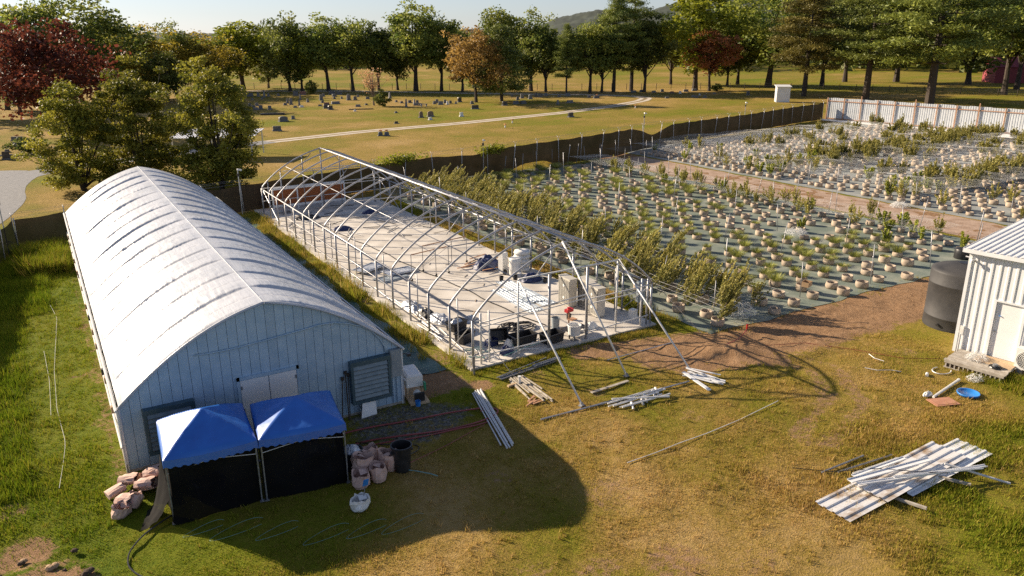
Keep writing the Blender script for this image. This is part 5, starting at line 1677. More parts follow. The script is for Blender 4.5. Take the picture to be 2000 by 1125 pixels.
for i, (x, y, w, h, k) in enumerate(STONES):
    nm, mk, lab, grp = ST[k]
    a = yawc + rnd.uniform(-.35, .35) + .5
    t = thing(nm, SL.get((x, y), lab), 'headstone' if k in 'urtb' else ('monument' if k == 'o' else 'grave marker'), (x, y, 0), a, grp)
    th = min(.35, max(.16, w * .25))
    body = MB()
    bz = .10 if h < .6 else .16
    if k == 'o':
        body.add([(-w / 2, -w / 2, bz), (w / 2, -w / 2, bz), (w / 2, w / 2, bz), (-w / 2, w / 2, bz), (-w * .3, -w * .3, h * .9), (w * .3, -w * .3, h * .9), (w * .3, w * .3, h * .9), (-w * .3, w * .3, h * .9), (0, 0, h)],
                 [(0, 1, 5, 4), (1, 2, 6, 5), (2, 3, 7, 6), (3, 0, 4, 7), (4, 5, 8), (5, 6, 8), (6, 7, 8), (7, 4, 8)])
        base = MB().box(-w * .7, -w * .7, -.05, w * .7, w * .7, bz)
    else:
        if k in 'rtb':
            arc = [(w / 2 * math.cos(q), bz + (h - bz) * .62 + (h - bz) * .38 * math.sin(q)) for q in np.linspace(0, math.pi, 9)]
        elif k == 'u':
            arc = [(w / 2, h * .93), (w / 4, h), (-w / 4, h), (-w / 2, h * .93)]
        else:
            arc = [(w / 2, h * .96), (w / 2 - .04, h), (-w / 2 + .04, h), (-w / 2, h * .9)]
        ring = [(w / 2, bz)] + arc + [(-w / 2, bz)]
        n_ = len(ring)
        body.add([(px_, -th / 2, pz_) for px_, pz_ in ring] + [(px_, th / 2, pz_) for px_, pz_ in ring],
                 [tuple(range(n_ - 1, -1, -1))[::-1], tuple(range(2 * n_ - 1, n_ - 1, -1))] + [(j, n_ + j, n_ + (j + 1) % n_, (j + 1) % n_) for j in range(n_)])
        base = MB().box(-w / 2 - .1, -th / 2 - .1, -.05, w / 2 + .1, th / 2 + .1, bz)
    body.build("stone", M[mk], t); base.build("base", M['stone_grey'] if k != 'w' else M['stone_white'], t)
    if k == 'b' or (k == 'd' and i % 11 == 0):
        fb = MB()
        for j in range(14):
            q = Vector((rnd.uniform(-.22, .22), rnd.uniform(-.08, .08), h + .08 + rnd.uniform(0, .16)))
            fb.obox(q, (.09, .09, .07), Matrix.Rotation(rnd.uniform(0, 3), 3, 'Z') @ Matrix.Rotation(rnd.uniform(0, 3), 3, 'X'))
        o = fb.build("flower_bouquet", M['flower'], None, (x, y, 0), (0, 0, a))
        tag(o, "bunch of silk flowers on top of a blue grey headstone" if k == 'b' else "bunch of silk flowers on top of a low wide grave marker", "flowers", "flowers on headstones " + k)
# small ground flowers and white urns
for x, y, lab in ((57.5, 74.0, "white urn of flowers beside the blue grey headstones"), (61.5, 78.6, "orange flowers on a stick at the cemetery road edge"), (93.4, 88.0, "small orange flowers in the grass below the cemetery road")):
    o = MB().lathe([(.08, 0), (.12, .12), (.07, .3), (.12, .36), (0, .34)], n=10).build("grave_urn", M['stone_white'], None, (x, y, 0))
    tag(o, lab, "grave urn")
    fb = MB()
    for j in range(10): fb.obox((rnd.uniform(-.12, .12), rnd.uniform(-.12, .12), .40 + rnd.uniform(0, .2)), (.1, .1, .08), Matrix.Rotation(rnd.uniform(0, 3), 3, 'X'))
    fb.build("flowers", M['flower'], o)
# slab bench
bn = thing("stone_bench", "grey stone bench between the obelisks and headstones", "bench", (62.6, 112.6, 0), yawc + .5)
MB().box(-.7, -.22, .40, .7, .22, .50).build("seat", M['stone_grey'], bn)
for x in (-.5, .5): MB().box(x - .08, -.18, -.03, x + .08, .18, .40).build("leg", M['stone_grey'], bn)
# plot kerb and low mound
o = MB().box(-2.2, -.1, -.05, 2.2, .1, .15).build("plot_kerb", M['stone_dark'], None, (50.5, 113.5, 0), (0, 0, yawc + .2)); tag(o, "long low dark plot kerb in the grass near the twiggy tree", "kerb")
o = MB().box(-2.0, -.5, -.05, 2.0, .5, .22).box(-1.8, -.4, .221, 1.8, .4, .3).build("grave_ledger", M['stone_dark'], None, (34.3, 112.5, 0), (0, 0, yawc + .2)); tag(o, "long dark grave ledger slab above a broad round-topped headstone", "grave slab")
o = MB().box(-.9, -.4, .35, .9, .4, .45).box(-.7, -.3, -.05, -.5, .3, .35).box(.5, -.3, -.05, .7, .3, .35).build("stone_table", M['stone_dark'], None, (-4.3, 78.5, 0), (0, 0, .2)); tag(o, "dark stone table grave near the driveway under the red tree", "grave table")

# small white shed
sh = thing("small_shed", "small white ribbed metal shed with a slanted roof on the cemetery lawn", "shed", (126.0, 82.6, 0), R(-38))
pr = corrugated(2.5, 3, .28, .03)
for (ox, oy, rz_) in ((-1.25, -1.0, 0), (1.25, -1.0, 90), (1.25, 1.0, 180), (-1.25, 1.0, 270)):
    m_ = MB()
    ln = 2.5 if rz_ in (0, 180) else 2.0
    prr_ = [(x, d) for x, d in pr if x < ln] + [(ln, 0)]
    n_ = len(prr_)
    c_, s_ = math.cos(R(rz_)), math.sin(R(rz_))
    bot = [(ox + x * c_ + d * s_, oy + x * s_ - d * c_, 0) for x, d in prr_]
    topz = lambda y: 2.85 + (y + 1.0) * .10
    m_.add(bot + [(x, y, topz(y)) for x, y, z in bot], [(i, i + 1, n_ + i + 1, n_ + i) for i in range(n_ - 1)])
    m_.build("wall", M['white_metal'], sh)
MB().add([(-1.45, -1.25, 2.86), (1.45, -1.25, 2.86), (1.45, 1.25, 3.11), (-1.45, 1.25, 3.11), (-1.45, -1.25, 2.98), (1.45, -1.25, 2.98), (1.45, 1.25, 3.23), (-1.45, 1.25, 3.23)],
         [(0, 3, 2, 1), (4, 5, 6, 7), (0, 1, 5, 4), (1, 2, 6, 5), (2, 3, 7, 6), (3, 0, 4, 7)]).build("roof", M['white_metal'], sh)

# carport behind the near tree
cp = thing("carport", "white metal roofed carport half hidden behind the olive trees", "carport", (16.5, 67.5, 0), R(-28))
pr = corrugated(9, 1, .3, .03); n_ = len(pr)
MB().add([(x - 4.5, -2.6, 2.35 + d) for x, d in pr] + [(x - 4.5, 2.6, 2.75 + d) for x, d in pr], [(i, i + 1, n_ + i + 1, n_ + i) for i in range(n_ - 1)]).build("roof", M['roof_sheet'], cp)
for x in (-4.2, 0, 4.2):
    for y in (-2.4, 2.4): MB().box(x - .06, y - .06, -.05, x + .06, y + .06, 2.35 + (y + 2.4) * .08).build("post", M['white_metal'], cp)

# red barn far right
bn = thing("red_barn", "dark red barn half hidden by the pines at the field's end", "barn", (226, 92, 0), R(-40))
MB().box(-5, -4, -.1, 5, 4, 4.2).build("wall", M['barn_red'], bn)
MB().add([(-5.4, -4.5, 4.1), (5.4, -4.5, 4.1), (5.4, 0, 6.6), (-5.4, 0, 6.6), (5.4, 4.5, 4.1), (-5.4, 4.5, 4.1)], [(0, 1, 2, 3), (3, 2, 4, 5)]).build("roof", M['barn_red'], bn)
MB().add([(-5, -4, 4.2), (-5, 4, 4.2), (-5, 0, 6.4)], [(0, 2, 1)]).build("gable", M['barn_red'], bn)

# pasture wire fence behind the trees
pf = thing("pasture_fence", "thin wire fence on dark posts along the far side of the cemetery", "fence", (0, 0, 0))
pts = [(40, 190), (70, 166), (100, 142), (125, 126), (150, 112), (165, 95), (175, 72), (180, 50)]
P_ = np.array(pts, float); d = np.r_[0, np.cumsum(np.hypot(*np.diff(P_, axis=0).T))]
pmesh = share(MB().tube((0, 0, -.1), (0, 0, 1.5), .07, n=5), "post", M['bark'])
rows_ = [[], [], []]
for t in np.arange(0, d[-1], 3.6):
    x, y = np.interp(t, d, P_[:, 0]), np.interp(t, d, P_[:, 1])
    link_mesh("post", pmesh, pf, (x, y, 0))
    for j in range(3): rows_[j].append((x, y, .5 + .4 * j))
for r__ in rows_: MB().path(r__, .012, 3).build("wire", M['steel_dark'], pf)

# lamp / camera poles on the fence
def cam_pole(x, y, h, label, rz=0):
    t = thing("camera_pole", label, "pole", (x, y, 0), rz)
    MB().tube((0, 0, -.1), (0, 0, h), .035, n=6).build("pole", M['steel'], t)
    MB().obox((.12, 0, h - .02), (.32, .14, .12), Matrix.Rotation(.25, 3, 'Y')).build("camera_head", M['white_plastic'], t)
    MB().obox((0, .02, h - .4), (.16, .12, .22)).build("junction_box", M['black_plastic'], t)
cam_pole(-3.4, 31.4, 3.7, "thin grey camera pole at the corner where the brown and black fences meet", 2.5)
cam_pole(35.2, 40.5, 3.4, "camera pole on the brown fence above the leafy vine", .5)
cam_pole(59.4, 45.8, 4.2, "camera pole on the brown fence where the cloth sags")
cam_pole(81.8, 51.3, 4.0, "camera pole on the brown fence nearer the white metal fence")
cam_pole(11.6, 35.6, 3.4, "camera pole with teal box behind the hoop frame's rear corner")
# vines on the fence
for x, y, w, lab in ((26.5, 39.9, 3.4, "green vine climbing over the fence behind the hoop frame"), (36.5, 41.0, 2.6, "green vine around the camera pole on the fence")):
    rs_ = np.random.default_rng(int(x)); n_ = 900
    P = np.stack([x + rs_.normal(0, w * .35, n_), y + .25 * (rs_.normal(0, 1, n_)) + (rs_.normal(0, w * .35, n_)) * 0, 2.4 + rs_.normal(0, .22, n_)], 1)
    P[:, 1] = y + (P[:, 0] - x) * .2 + rs_.normal(0, .2, n_)
    o = link_mesh("fence_vine", crown_mesh("fence_vine", P, .11, rs_, M['leaf_green'], tint=rs_.uniform(.3, 1, n_))); tag(o, lab, "vine")

# ------------------------------------------------------------------ things on the slab
ZS = .112


def pipe(p, q, r, label, mat='white_pipe', grp=None, name="metal_pipe", cat="pipe", n_=7):
    p, q = Vector(p), Vector(q)
    c = (p + q) / 2
    m = MB().tube(p - c, q - c, r, n=n_)
    d = (q - p).normalized()
    m.tube(q - c - d * .08, q - c + d * .004, r * 1.18, n=n_)
    o = m.build(name, M[mat], None, c, smooth=False)
    return tag(o, label, cat, grp)


def board(p, q, w, h, label, mat='wood', grp=None, name="plank", cat="plank"):
    p, q = Vector(p), Vector(q)
    c = (p + q) / 2
    L = (q - p).length
    a = math.atan2(q.y - p.y, q.x - p.x); pit = math.asin((q.z - p.z) / L)
    m = MB(); e = .006
    m.add([(-L / 2, -w / 2, -h / 2), (L / 2, -w / 2, -h / 2), (L / 2, w / 2, -h / 2), (-L / 2, w / 2, -h / 2),
           (-L / 2 + e, -w / 2 + e, h / 2), (L / 2 - e, -w / 2 + e, h / 2), (L / 2 - e, w / 2 - e, h / 2), (-L / 2 + e, w / 2 - e, h / 2)],
          [(0, 3, 2, 1), (4, 5, 6, 7), (0, 1, 5, 4), (1, 2, 6, 5), (2, 3, 7, 6), (3, 0, 4, 7)])
    o = m.build(name, M[mat], None, c, (0, -pit, a))
    return tag(o, label, cat, grp)


def channel(p, q, w, h, label, mat='white_metal', grp=None, name="metal_channel", cat="metal channel"):
    p, q = Vector(p), Vector(q)
    c = (p + q) / 2; L = (q - p).length
    a = math.atan2(q.y - p.y, q.x - p.x)
    m = MB(); t = .008
    m.box(-L / 2, -w / 2, 0, L / 2, w / 2, t); m.box(-L / 2, -w / 2, t, L / 2, -w / 2 + t, h); m.box(-L / 2, w / 2 - t, t, L / 2, w / 2, h)
    o = m.build(name, M[mat], None, c, (rnd.uniform(-.1, .1), -math.asin(max(-1, min(1, (q.z - p.z) / L))), a))
    return tag(o, label, cat, grp)


def condenser(x, y, rz, label, twin=True):
    t = thing("condenser_unit", label, "air conditioner", (x, y, ZS), rz)
    w, d, h = 1.0, .42, 1.42
    MB().box(0, 0, .04, w, d, h).build("casing", M['ac_beige'], t)
    MB().box(.04, -.012, .10, w - .04, -.002, h - .08).build("coil_face", M['ac_grill'], t)
    g_ = MB()
    for i in range(22): g_.box(.04, -.03, .12 + i * .057, w - .04, -.014, .13 + i * .057)
    for i in range(5): g_.box(.05 + i * (w - .11) / 4, -.034, .08, .065 + i * (w - .11) / 4, -.03, h - .06)
    g_.build("fan_guard", M['ac_beige'], t)
    for z in (.42, 1.04):
        MB().lathe([(0, 0), (.08, 0), (.07, .02), (0, .025)], n=12).build("fan_hub", M['white_plastic'], t, (w / 2, -.014, z), (R(90), 0, 0))
    MB().box(-.02, -.02, h, w + .02, d + .02, h + .03).build("lid", M['ac_beige'], t)
    for xx in (.08, w - .18): MB().box(xx, -.02, 0, xx + .1, d + .02, .04).build("foot", M['steel_dark'], t)
    return t


condenser(20.2, 6.0, R(-92), "beige twin fan condenser facing the slab with its grille in the sun")
condenser(20.78, 5.2, R(-92), "beige twin fan condenser tucked behind the first one")
condenser(20.55, 4.15, R(-95), "beige twin fan condenser nearest the slab's front corner")
# corrugated sheets lying on the slab
shm = sheet_mesh(.93, 3.9, .19, .018, "metal_sheet", pmat("pale_blue_sheet", (0.52, 0.58, 0.62), (0.64, 0.69, 0.71), 1.5, .4, .2), flat=True)
for i, (x, y, a) in enumerate(((19.02, 5.5, 88), (20.1, 5.9, 91), (19.85, 6.5, 87))):
    o = link_mesh("metal_sheet", shm, None, (x - .0, y, ZS + .01 + .022 * i), (0, 0, R(a)))
    tag(o, ["pale corrugated metal sheet lying flat on the slab, its edge nearest the front posts", "pale corrugated metal sheet lying beside the condensers", "topmost overlapping corrugated sheet on the slab"][i], "metal sheet")


def rbox(name, x, y, z, sx, sy, sz, mat, label, cat, rz=0.0, lid=None):
    m = MB()
    e = min(sx, sy) * .06
    m.add([(-sx / 2, -sy / 2, 0), (sx / 2, -sy / 2, 0), (sx / 2, sy / 2, 0), (-sx / 2, sy / 2, 0),
           (-sx / 2, -sy / 2, sz - e), (sx / 2, -sy / 2, sz - e), (sx / 2, sy / 2, sz - e), (-sx / 2, sy / 2, sz - e),
           (-sx / 2 + e, -sy / 2 + e, sz), (sx / 2 - e, -sy / 2 + e, sz), (sx / 2 - e, sy / 2 - e, sz), (-sx / 2 + e, sy / 2 - e, sz)],
          [(0, 3, 2, 1), (0, 1, 5, 4), (1, 2, 6, 5), (2, 3, 7, 6), (3, 0, 4, 7), (4, 5, 9, 8), (5, 6, 10, 9), (6, 7, 11, 10), (7, 4, 8, 11), (8, 9, 10, 11)])
    o = m.build(name, M[mat], None, (x, y, z), (0, 0, rz))
    return tag(o, label, cat)


def lumpy(name, x, y, z, sx, sy, sz, mat, label, cat, seed, rz=0.0):
    n_ = 26
    A, B = np.meshgrid(np.linspace(-1, 1, n_), np.linspace(-1, 1, n_), indexing='ij')
    r = np.sqrt(A * A + B * B)
    Z = sz * np.clip(1 - r ** 1.6, 0, 1) ** .6 * (.45 + .9 * fbm(A * 3 + seed, B * 3, seed)) + .06 * (fbm(A * 9, B * 9, seed + 2) - .5) * (r < .95)
    k = np.minimum(1, 1 / np.maximum(r, 1e-3))
    X = A * k * sx / 2 * (1 + .2 * (fbm(A * 2, B * 2, seed + 5) - .5)); Y = B * k * sy / 2
    o = link_mesh(name, grid_mesh(name, X, Y, np.maximum(Z, 0) + .003, M[mat], smooth=False), None, (x, y, z), (0, 0, rz))
    return tag(o, label, cat)


rbox("water_jug", 20.5, 11.95, ZS, .42, .34, 1.15, 'white_plastic', "tall white upright plastic container beside the dark tarp heap", "container", .3)
t = thing("wrapped_barrel", "white plastic wrapped barrel between the tall container and the pallet stack", "barrel", (20.75, 11.05, ZS))
MB().lathe([(.30, 0), (.33, .1), (.32, .45), (.33, .8), (.36, .98), (.30, 1.02), (.0, .98)], n=18, wob=.05, seed=3).build("barrel_body", M['white_plastic'], t, smooth=True)
MB().lathe([(.20, 0), (.21, .3), (.0, .3)], (-.1, -.45, 0), 14).build("side_pail", M['white_plastic'], t)
t = thing("wrapped_stack", "plastic wrapped stack of pale bags at the slab's right edge", "bag stack", (21.65, 11.75, ZS), .1)
for k in range(5):
    m = MB(); m.lathe([(.02, 0), (.42, 0), (.48, .1), (.44, .21), (.02, .23)], (rnd.uniform(-.03, .03), rnd.uniform(-.03, .03), k * .235), 14, .12, k); m.build("bag", M['white_plastic'], t, smooth=True)
lumpy("tarp_heap", 20.2, 13.2, ZS, 1.8, 1.4, .75, 'navy', "crumpled navy tarp heap beside the white container on the slab", "tarp", 3)
lumpy("tarp_heap", 21.0, 9.75, ZS, 1.3, .8, .45, 'navy', "smaller crumpled navy bag pile above the corrugated sheets", "tarp", 5)
lumpy("film_heap", 13.6, 8.9, ZS, .9, 2.2, .42, 'silver_film', "crumpled silver film heap along the slab's left posts", "film", 7)
lumpy("film_heap", 14.0, 6.7, ZS, .8, 1.6, .40, 'silver_film', "second crumpled silver film heap nearer the black boxes", "film", 8, .3)
lumpy("film_heap", 15.2, 6.1, ZS, 1.1, .55, .25, 'silver_film', "small silver film scrap lying out on the slab", "film", 9, .6)
lumpy("dark_heap", 13.75, 7.7, ZS, .8, 1.1, .4, 'black_plastic', "black plastic heap between the silver film heaps", "plastic heap", 11)
lumpy("rag_heap", 14.65, 1.75, ZS, .7, .4, .38, 'navy', "dark blue cloth heap at the frame's front corner", "cloth", 12)
lumpy("white_rag", 15.05, 2.25, ZS, .5, .4, .42, 'white_plastic', "white plastic bag by the black totes", "plastic bag", 13)
lumpy("paper_scrap", 19.4, 2.3, ZS, .9, .4, .3, 'white_plastic', "crumpled white sheeting behind the white tub", "sheeting", 14)


def tote(x, y, rz, w, d, h, label, mat='black_plastic', tilt=None):
    t = thing("storage_tote", label, "tote", (x, y, ZS), rz)
    if tilt: t.rotation_euler = (tilt, 0, rz); t.location.z += .3
    m = MB(); k = .9
    o_ = [(-w / 2 * k, -d / 2 * k, 0), (w / 2 * k, -d / 2 * k, 0), (w / 2 * k, d / 2 * k, 0), (-w / 2 * k, d / 2 * k, 0), (-w / 2, -d / 2, h), (w / 2, -d / 2, h), (w / 2, d / 2, h), (-w / 2, d / 2, h)]
    i_ = [(x_ * .93, y_ * .93, .02 if z_ == 0 else h) for x_, y_, z_ in o_]
    m.add(o_ + i_, [(0, 3, 2, 1), (0, 1, 5, 4), (1, 2, 6, 5), (2, 3, 7, 6), (3, 0, 4, 7), (8, 9, 10, 11), (8, 12, 13, 9), (9, 13, 14, 10), (10, 14, 15, 11), (11, 15, 12, 8), (4, 5, 13, 12), (5, 6, 14, 13), (6, 7, 15, 14), (7, 4, 12, 15)])
    m.build("tub", M[mat], t)
    r_ = MB(); e = .03
    r_.box(-w / 2 - e, -d / 2 - e, h - .04, w / 2 + e, -d / 2 - .002, h + .01); r_.box(-w / 2 - e, d / 2 + .002, h - .04, w / 2 + e, d / 2 + e, h + .01)
    r_.box(-w / 2 - e, -d / 2, h - .04, -w / 2 - .002, d / 2, h + .01); r_.box(w / 2 + .002, -d / 2, h - .04, w / 2 + e, d / 2, h + .01)
    r_.build("rim", M[mat], t)
    return t


tote(17.0, 1.85, .15, .95, .6, .42, "black storage tote right at the slab edge beside the thick gable post")
tote(15.75, 2.25, .05, 1.15, .62, .48, "long open black storage tote behind the front rail")
tote(14.95, 3.05, -.3, .75, .5, .5, "black storage tote standing tipped on end by the hose coils", tilt=1.1)
tote(13.75, 3.8, .4, .8, .5, .45, "black storage tote by the left corner post")
tote(14.15, 5.35, .3, .85, .55, .42, "black storage tote filled with film scraps along the left posts")
lumpy("tote_scraps", 14.15, 5.35, ZS + .30, .7, .45, .25, 'silver_film', "silver film scraps heaped inside the left black tote", "film", 21, .3)
rbox("blue_crate", 14.55, 2.85, ZS, .55, .3, .30, 'navy', "small dark blue crate among the scrap", "crate", .3)
rbox("white_drum", 21.95, 2.35, ZS, .3, .3, .42, 'white_plastic', "white jerry can by the slab's right front corner", "jerry can", .2)
# coiled hoses
for k, (x, y, r_, lab) in enumerate(((16.75, 3.95, .62, "big black coil of drip hose on the slab behind the totes"), (16.2, 4.25, .45, "smaller black hose coil touching the big coil"))):
    m = MB(); pts = []
    for j in range(150):
        a = j * .3; rr = r_ * (1 - .003 * j) + .06 * math.sin(j * .71)
        pts.append((rr * math.cos(a) * 1.15, rr * math.sin(a) * .8, .02 + .0012 * j + .02 * math.sin(j)))
    o = m.path(pts, .016, 5).build("hose_coil", M['black_plastic'], None, (x, y, ZS)); tag(o, lab, "hose")
# slab hose line
o = MB().path([(17.9 - .095 * (y - 2.2) + .08 * math.sin(y * .7) + .05 * math.sin(y * 2.1), y, ZS + .02) for y in np.arange(3.6, 33, .5)], .03, 5).build("drip_hose", M['black_plastic']); tag(o, "long black drip hose running down the middle of the slab", "hose")
o = MB().path([(15.6 + .35 * math.sin(t * 2.2), 6.6 + t * .55, ZS + .02) for t in np.arange(0, 2.6, .2)], .014, 5).build("hose_scrap", M['cardboard']); tag(o, "short curly tan hose offcut on the slab", "hose")
# red vise stand
t = thing("bench_vise", "red cabinet tool head on a rusty pedestal stand", "vise stand", (18.43, 2.6, ZS), .2)
MB().box(-.20, -.10, .88, .20, .10, 1.02).lathe([(.08, 0), (.08, .14), (0, .14)], (0, 0, .95), 10).build("head", M['red'], t)
MB().tube((0, 0, .03), (0, 0, .86), .035, n=8).build("pedestal", M['wood_red'], t)
MB().box(-.05, -.25, .50, .3, .05, .54).build("tray", M['wood_red'], t)
MB().obox((0, 0, .02), (.4, .4, .04)).build("base", M['steel_dark'], t)


def pail(name, x, y, z, r_, h, mat, label, cat="bucket", n_=18):
    t = thing(name, label, cat, (x, y, z))
    MB().lathe([(0.0, 0), (r_ * .86, 0), (r_, h), (r_ * .95, h), (r_ * .82, .03), (0, .03)], n=n_).build("wall", M[mat], t, smooth=False)
    MB().path([((r_ * 1.02) * math.cos(a), (r_ * 1.02) * math.sin(a), h - .015) for a in np.linspace(0, 6.2832, n_ + 1)], .014, 5, cap=False).build("rim", M[mat], t)
    return t


pail("grey_bucket", 18.05, 3.1, ZS, .19, .52, 'box_grey', "grey ribbed trash pail beside the red vise stand")
pail("white_tub", 17.95, 1.5, .36, .30, .46, 'white_plastic', "round white tub standing on a short pedestal at the slab edge")
o = MB().tube((17.95, 1.5, ZS), (17.95, 1.5, .36), .05).obox((17.95, 1.5, ZS + .01), (.3, .3, .02)).build("tub_stand", M['steel_dark']); tag(o, "short steel pedestal under the white tub", "stand")
o = MB().box(-.55, -.3, .30, .55, .3, .34).box(-.55, -.3, .0, -.5, -.25, .3).box(.5, -.3, 0, .55, -.25, .3).box(-.55, .25, 0, -.5, .3, .3).box(.5, .25, 0, .55, .3, .3).build("low_bench", M['black_plastic'], None, (18.35, 2.05, ZS), (0, 0, .1)); tag(o, "low black work bench between the white tub and vise", "bench")
for x, y, lab in ((20.35, 11.5, "small black pot in front of the tall white container"), (20.35, 10.4, "small black pot by the wrapped barrel"), (21.45, 9.1, "small black pot at the slab's right edge by the sheets"), (19.6, 10.6, "small black pot lying out beyond the corrugated sheets"), (19.25, 3.75, "small black pot near the condensers and red vise")):
    pail("nursery_pot", x, y, ZS, .12, .26, 'black_plastic', lab, "plant pot", 12)
# caster benches
for k, (x, y, w, lab) in enumerate(((18.2, 14.6, 3.0, "rusty bench frame on casters in the middle of the slab"), (16.6, 13.2, 2.4, "second bench frame on casters beside the drip hose"))):
    t = thing("rolling_bench", lab, "bench frame", (x, y, ZS), .12)
    MB().path([(-w / 2, 0, 1.5), (w / 2, 0, 1.58)], .03, 6).build("top_rail", M['wood_red'], t)
    for xx in (-w / 2, w / 2 * .3, w / 2):
        MB().tube((xx, 0, .12), (xx, 0, 1.5), .02, n=5).build("leg", M['steel_dark'], t)
        MB().lathe([(0, -.02), (.07, -.02), (.07, .02), (0, .02)], n=12).build("caster", M['black_plastic'], t, (xx, 0, .075), (R(90), 0, 0))
    MB().tube((-w / 2, 0, .3), (w / 2 * .3, 0, 1.3), .01, n=4).build("brace", M['steel_dark'], t)
# grey panels on the left of the slab
for k, (x, y, a, lab) in enumerate(((14.7, 14.2, .25, "grey sheet panel lying by the left posts of the frame"), (15.5, 15.0, .1, "second grey sheet panel overlapping by the left posts"), (14.2, 16.3, .5, "grey sheet panel farthest along the left posts"))):
    o = MB().box(-.9, -.55, 0, .9, .55, .03).box(-.8, -.45, .031, .8, -.40, .06).box(-.8, .40, .031, .8, .45, .06).build("sheet_panel", M['box_grey' if k == 0 else 'silver_film'], None, (x, y, ZS + .01 + .07 * k), (0, 0, a)); tag(o, lab, "panel")
# power pedestal and greenery
t = thing("power_pedestal", "grey-green electrical pedestal at the frame's right front corner", "electrical box", (22.55, 2.55, 0), .1)
MB().box(-.2, -.1, .75, .2, .12, 1.75).build("cabinet", M['box_grey'], t)
for x in (-.15, .15): MB().tube((x, 0, -.05), (x, 0, .76), .03).build("leg", M['steel_dark'], t)
MB().tube((0, 0, -.05), (0, 0, .75), .025).build("conduit", M['steel'], t)
for x, y, w, h, lab in ((22.75, 3.9, 1.0, .5, "green weed bush inside the frame by the electrical pedestal"), (22.7, 8.6, .8, .4, "green weeds by the slab's edge beside the wrapped stack"), (22.8, 13, 1.0, .45, "green weeds along the slab edge under the plants")):
    rs_ = np.random.default_rng(int(x * 7 + y)); n_ = 420
    P = rs_.normal(size=(n_, 3)) * np.array([w * .28, w * .45, h * .35]) + np.array([0, 0, h * .5]); P[:, 2] = np.abs(P[:, 2])
    o = link_mesh("weed_bush", crown_mesh("weed_bush", P, .07, rs_, M['leaf_green'], tint=rs_.uniform(0, 1, n_)), None, (x, y, .02)); tag(o, lab, "weeds")

# scrap pipes on the slab
rp = random.Random(4)
for k in range(34):
    x, y = rp.uniform(13.2, 16.4), rp.uniform(1.35, 2.9)
    a = rp.uniform(-.5, .5) if rp.random() < .75 else rp.uniform(0, 3); L = rp.uniform(.3, 1.3)
    pipe((x - L / 2 * math.cos(a), max(1.2, y - L / 2 * math.sin(a)), ZS + .03 + rp.uniform(0, .12)), (x + L / 2 * math.cos(a), max(1.2, y + L / 2 * math.sin(a)), ZS + .03 + rp.uniform(0, .12)), rp.uniform(.012, .028), "short pipe offcut in the scrap heap at the frame's front corner", rp.choice(['white_pipe', 'steel', 'teal_hose', 'white_pipe']), "scrap at the front corner", "pipe_offcut")
for k in range(16):
    x = 12.95 + rp.uniform(-.12, .45); y = rp.uniform(2.2, 11)
    L = rp.uniform(1.5, 4)
    pipe((x, y, ZS + .03 + rp.uniform(0, .1)), (x + rp.uniform(-.25, .35), y + L, ZS + .03 + rp.uniform(0, .1)), rp.uniform(.018, .032), "long loose tube lying along the slab's left posts", rp.choice(['white_pipe', 'wood_old', 'steel', 'white_pipe']), "tubes along the left posts", "loose_tube")
for k in range(40):
    x, y = rp.uniform(13.4, 21.6), rp.uniform(22, 34)
    a = rp.uniform(0, 3.14); L = rp.uniform(.6, 2.2)
    pipe((x - L / 2 * math.cos(a), y - L / 2 * math.sin(a), ZS + .03), (x + L / 2 * math.cos(a), y + L / 2 * math.sin(a), ZS + .03 + rp.uniform(0, .1)), .022, "dark pipe scattered over the back of the slab", rp.choice(['steel_dark', 'black_plastic', 'steel_dark', 'wood_old']), "pipes at the back of the slab", "scattered_pipe")
for k in range(14):
    x, y = rp.uniform(14.5, 21.5), rp.uniform(3.2, 20)
    a = rp.uniform(0, 3.14); L = rp.uniform(.25, .7)
    board((x, y, ZS + .015), (x + L * math.cos(a), y + L * math.sin(a), ZS + .015), .05, .02, "small wood scrap dropped on the open slab", rp.choice(['wood_old', 'wood', 'steel_dark']), "wood scraps on the slab", "wood_scrap", "scrap")
for k, (x, y, a) in enumerate(((19.6, 14.1, .2), (19.9, 14.6, .5), (19.2, 13.6, -.2), (20.9, 14.3, .1), (20.6, 15.1, .35), (20.1, 12.4, .1))):
    board((x - .7 * math.cos(a), y - .7 * math.sin(a), ZS + .03 + .03 * k), (x + .7 * math.cos(a), y + .7 * math.sin(a), ZS + .03 + .03 * k), .1, .03, "brown plank in the loose pile beside the navy tarp heap", 'wood_red', "planks by the tarp heap")
for x, y, r_ in ((15.2, 31.2, 1.2), (16.2, 26.5, .9), (19.8, 30.5, .8)):
    lumpy("dark_scrap_heap", x, y, ZS, r_ * 1.6, r_, .28, 'navy' if x > 16 else 'black_plastic', "flat dark plastic heap %s" % ("at the slab's far left corner" if x < 15.5 else "near the brown cooling wall" if x > 19 else "in the middle back of the slab"), "plastic heap", int(x))

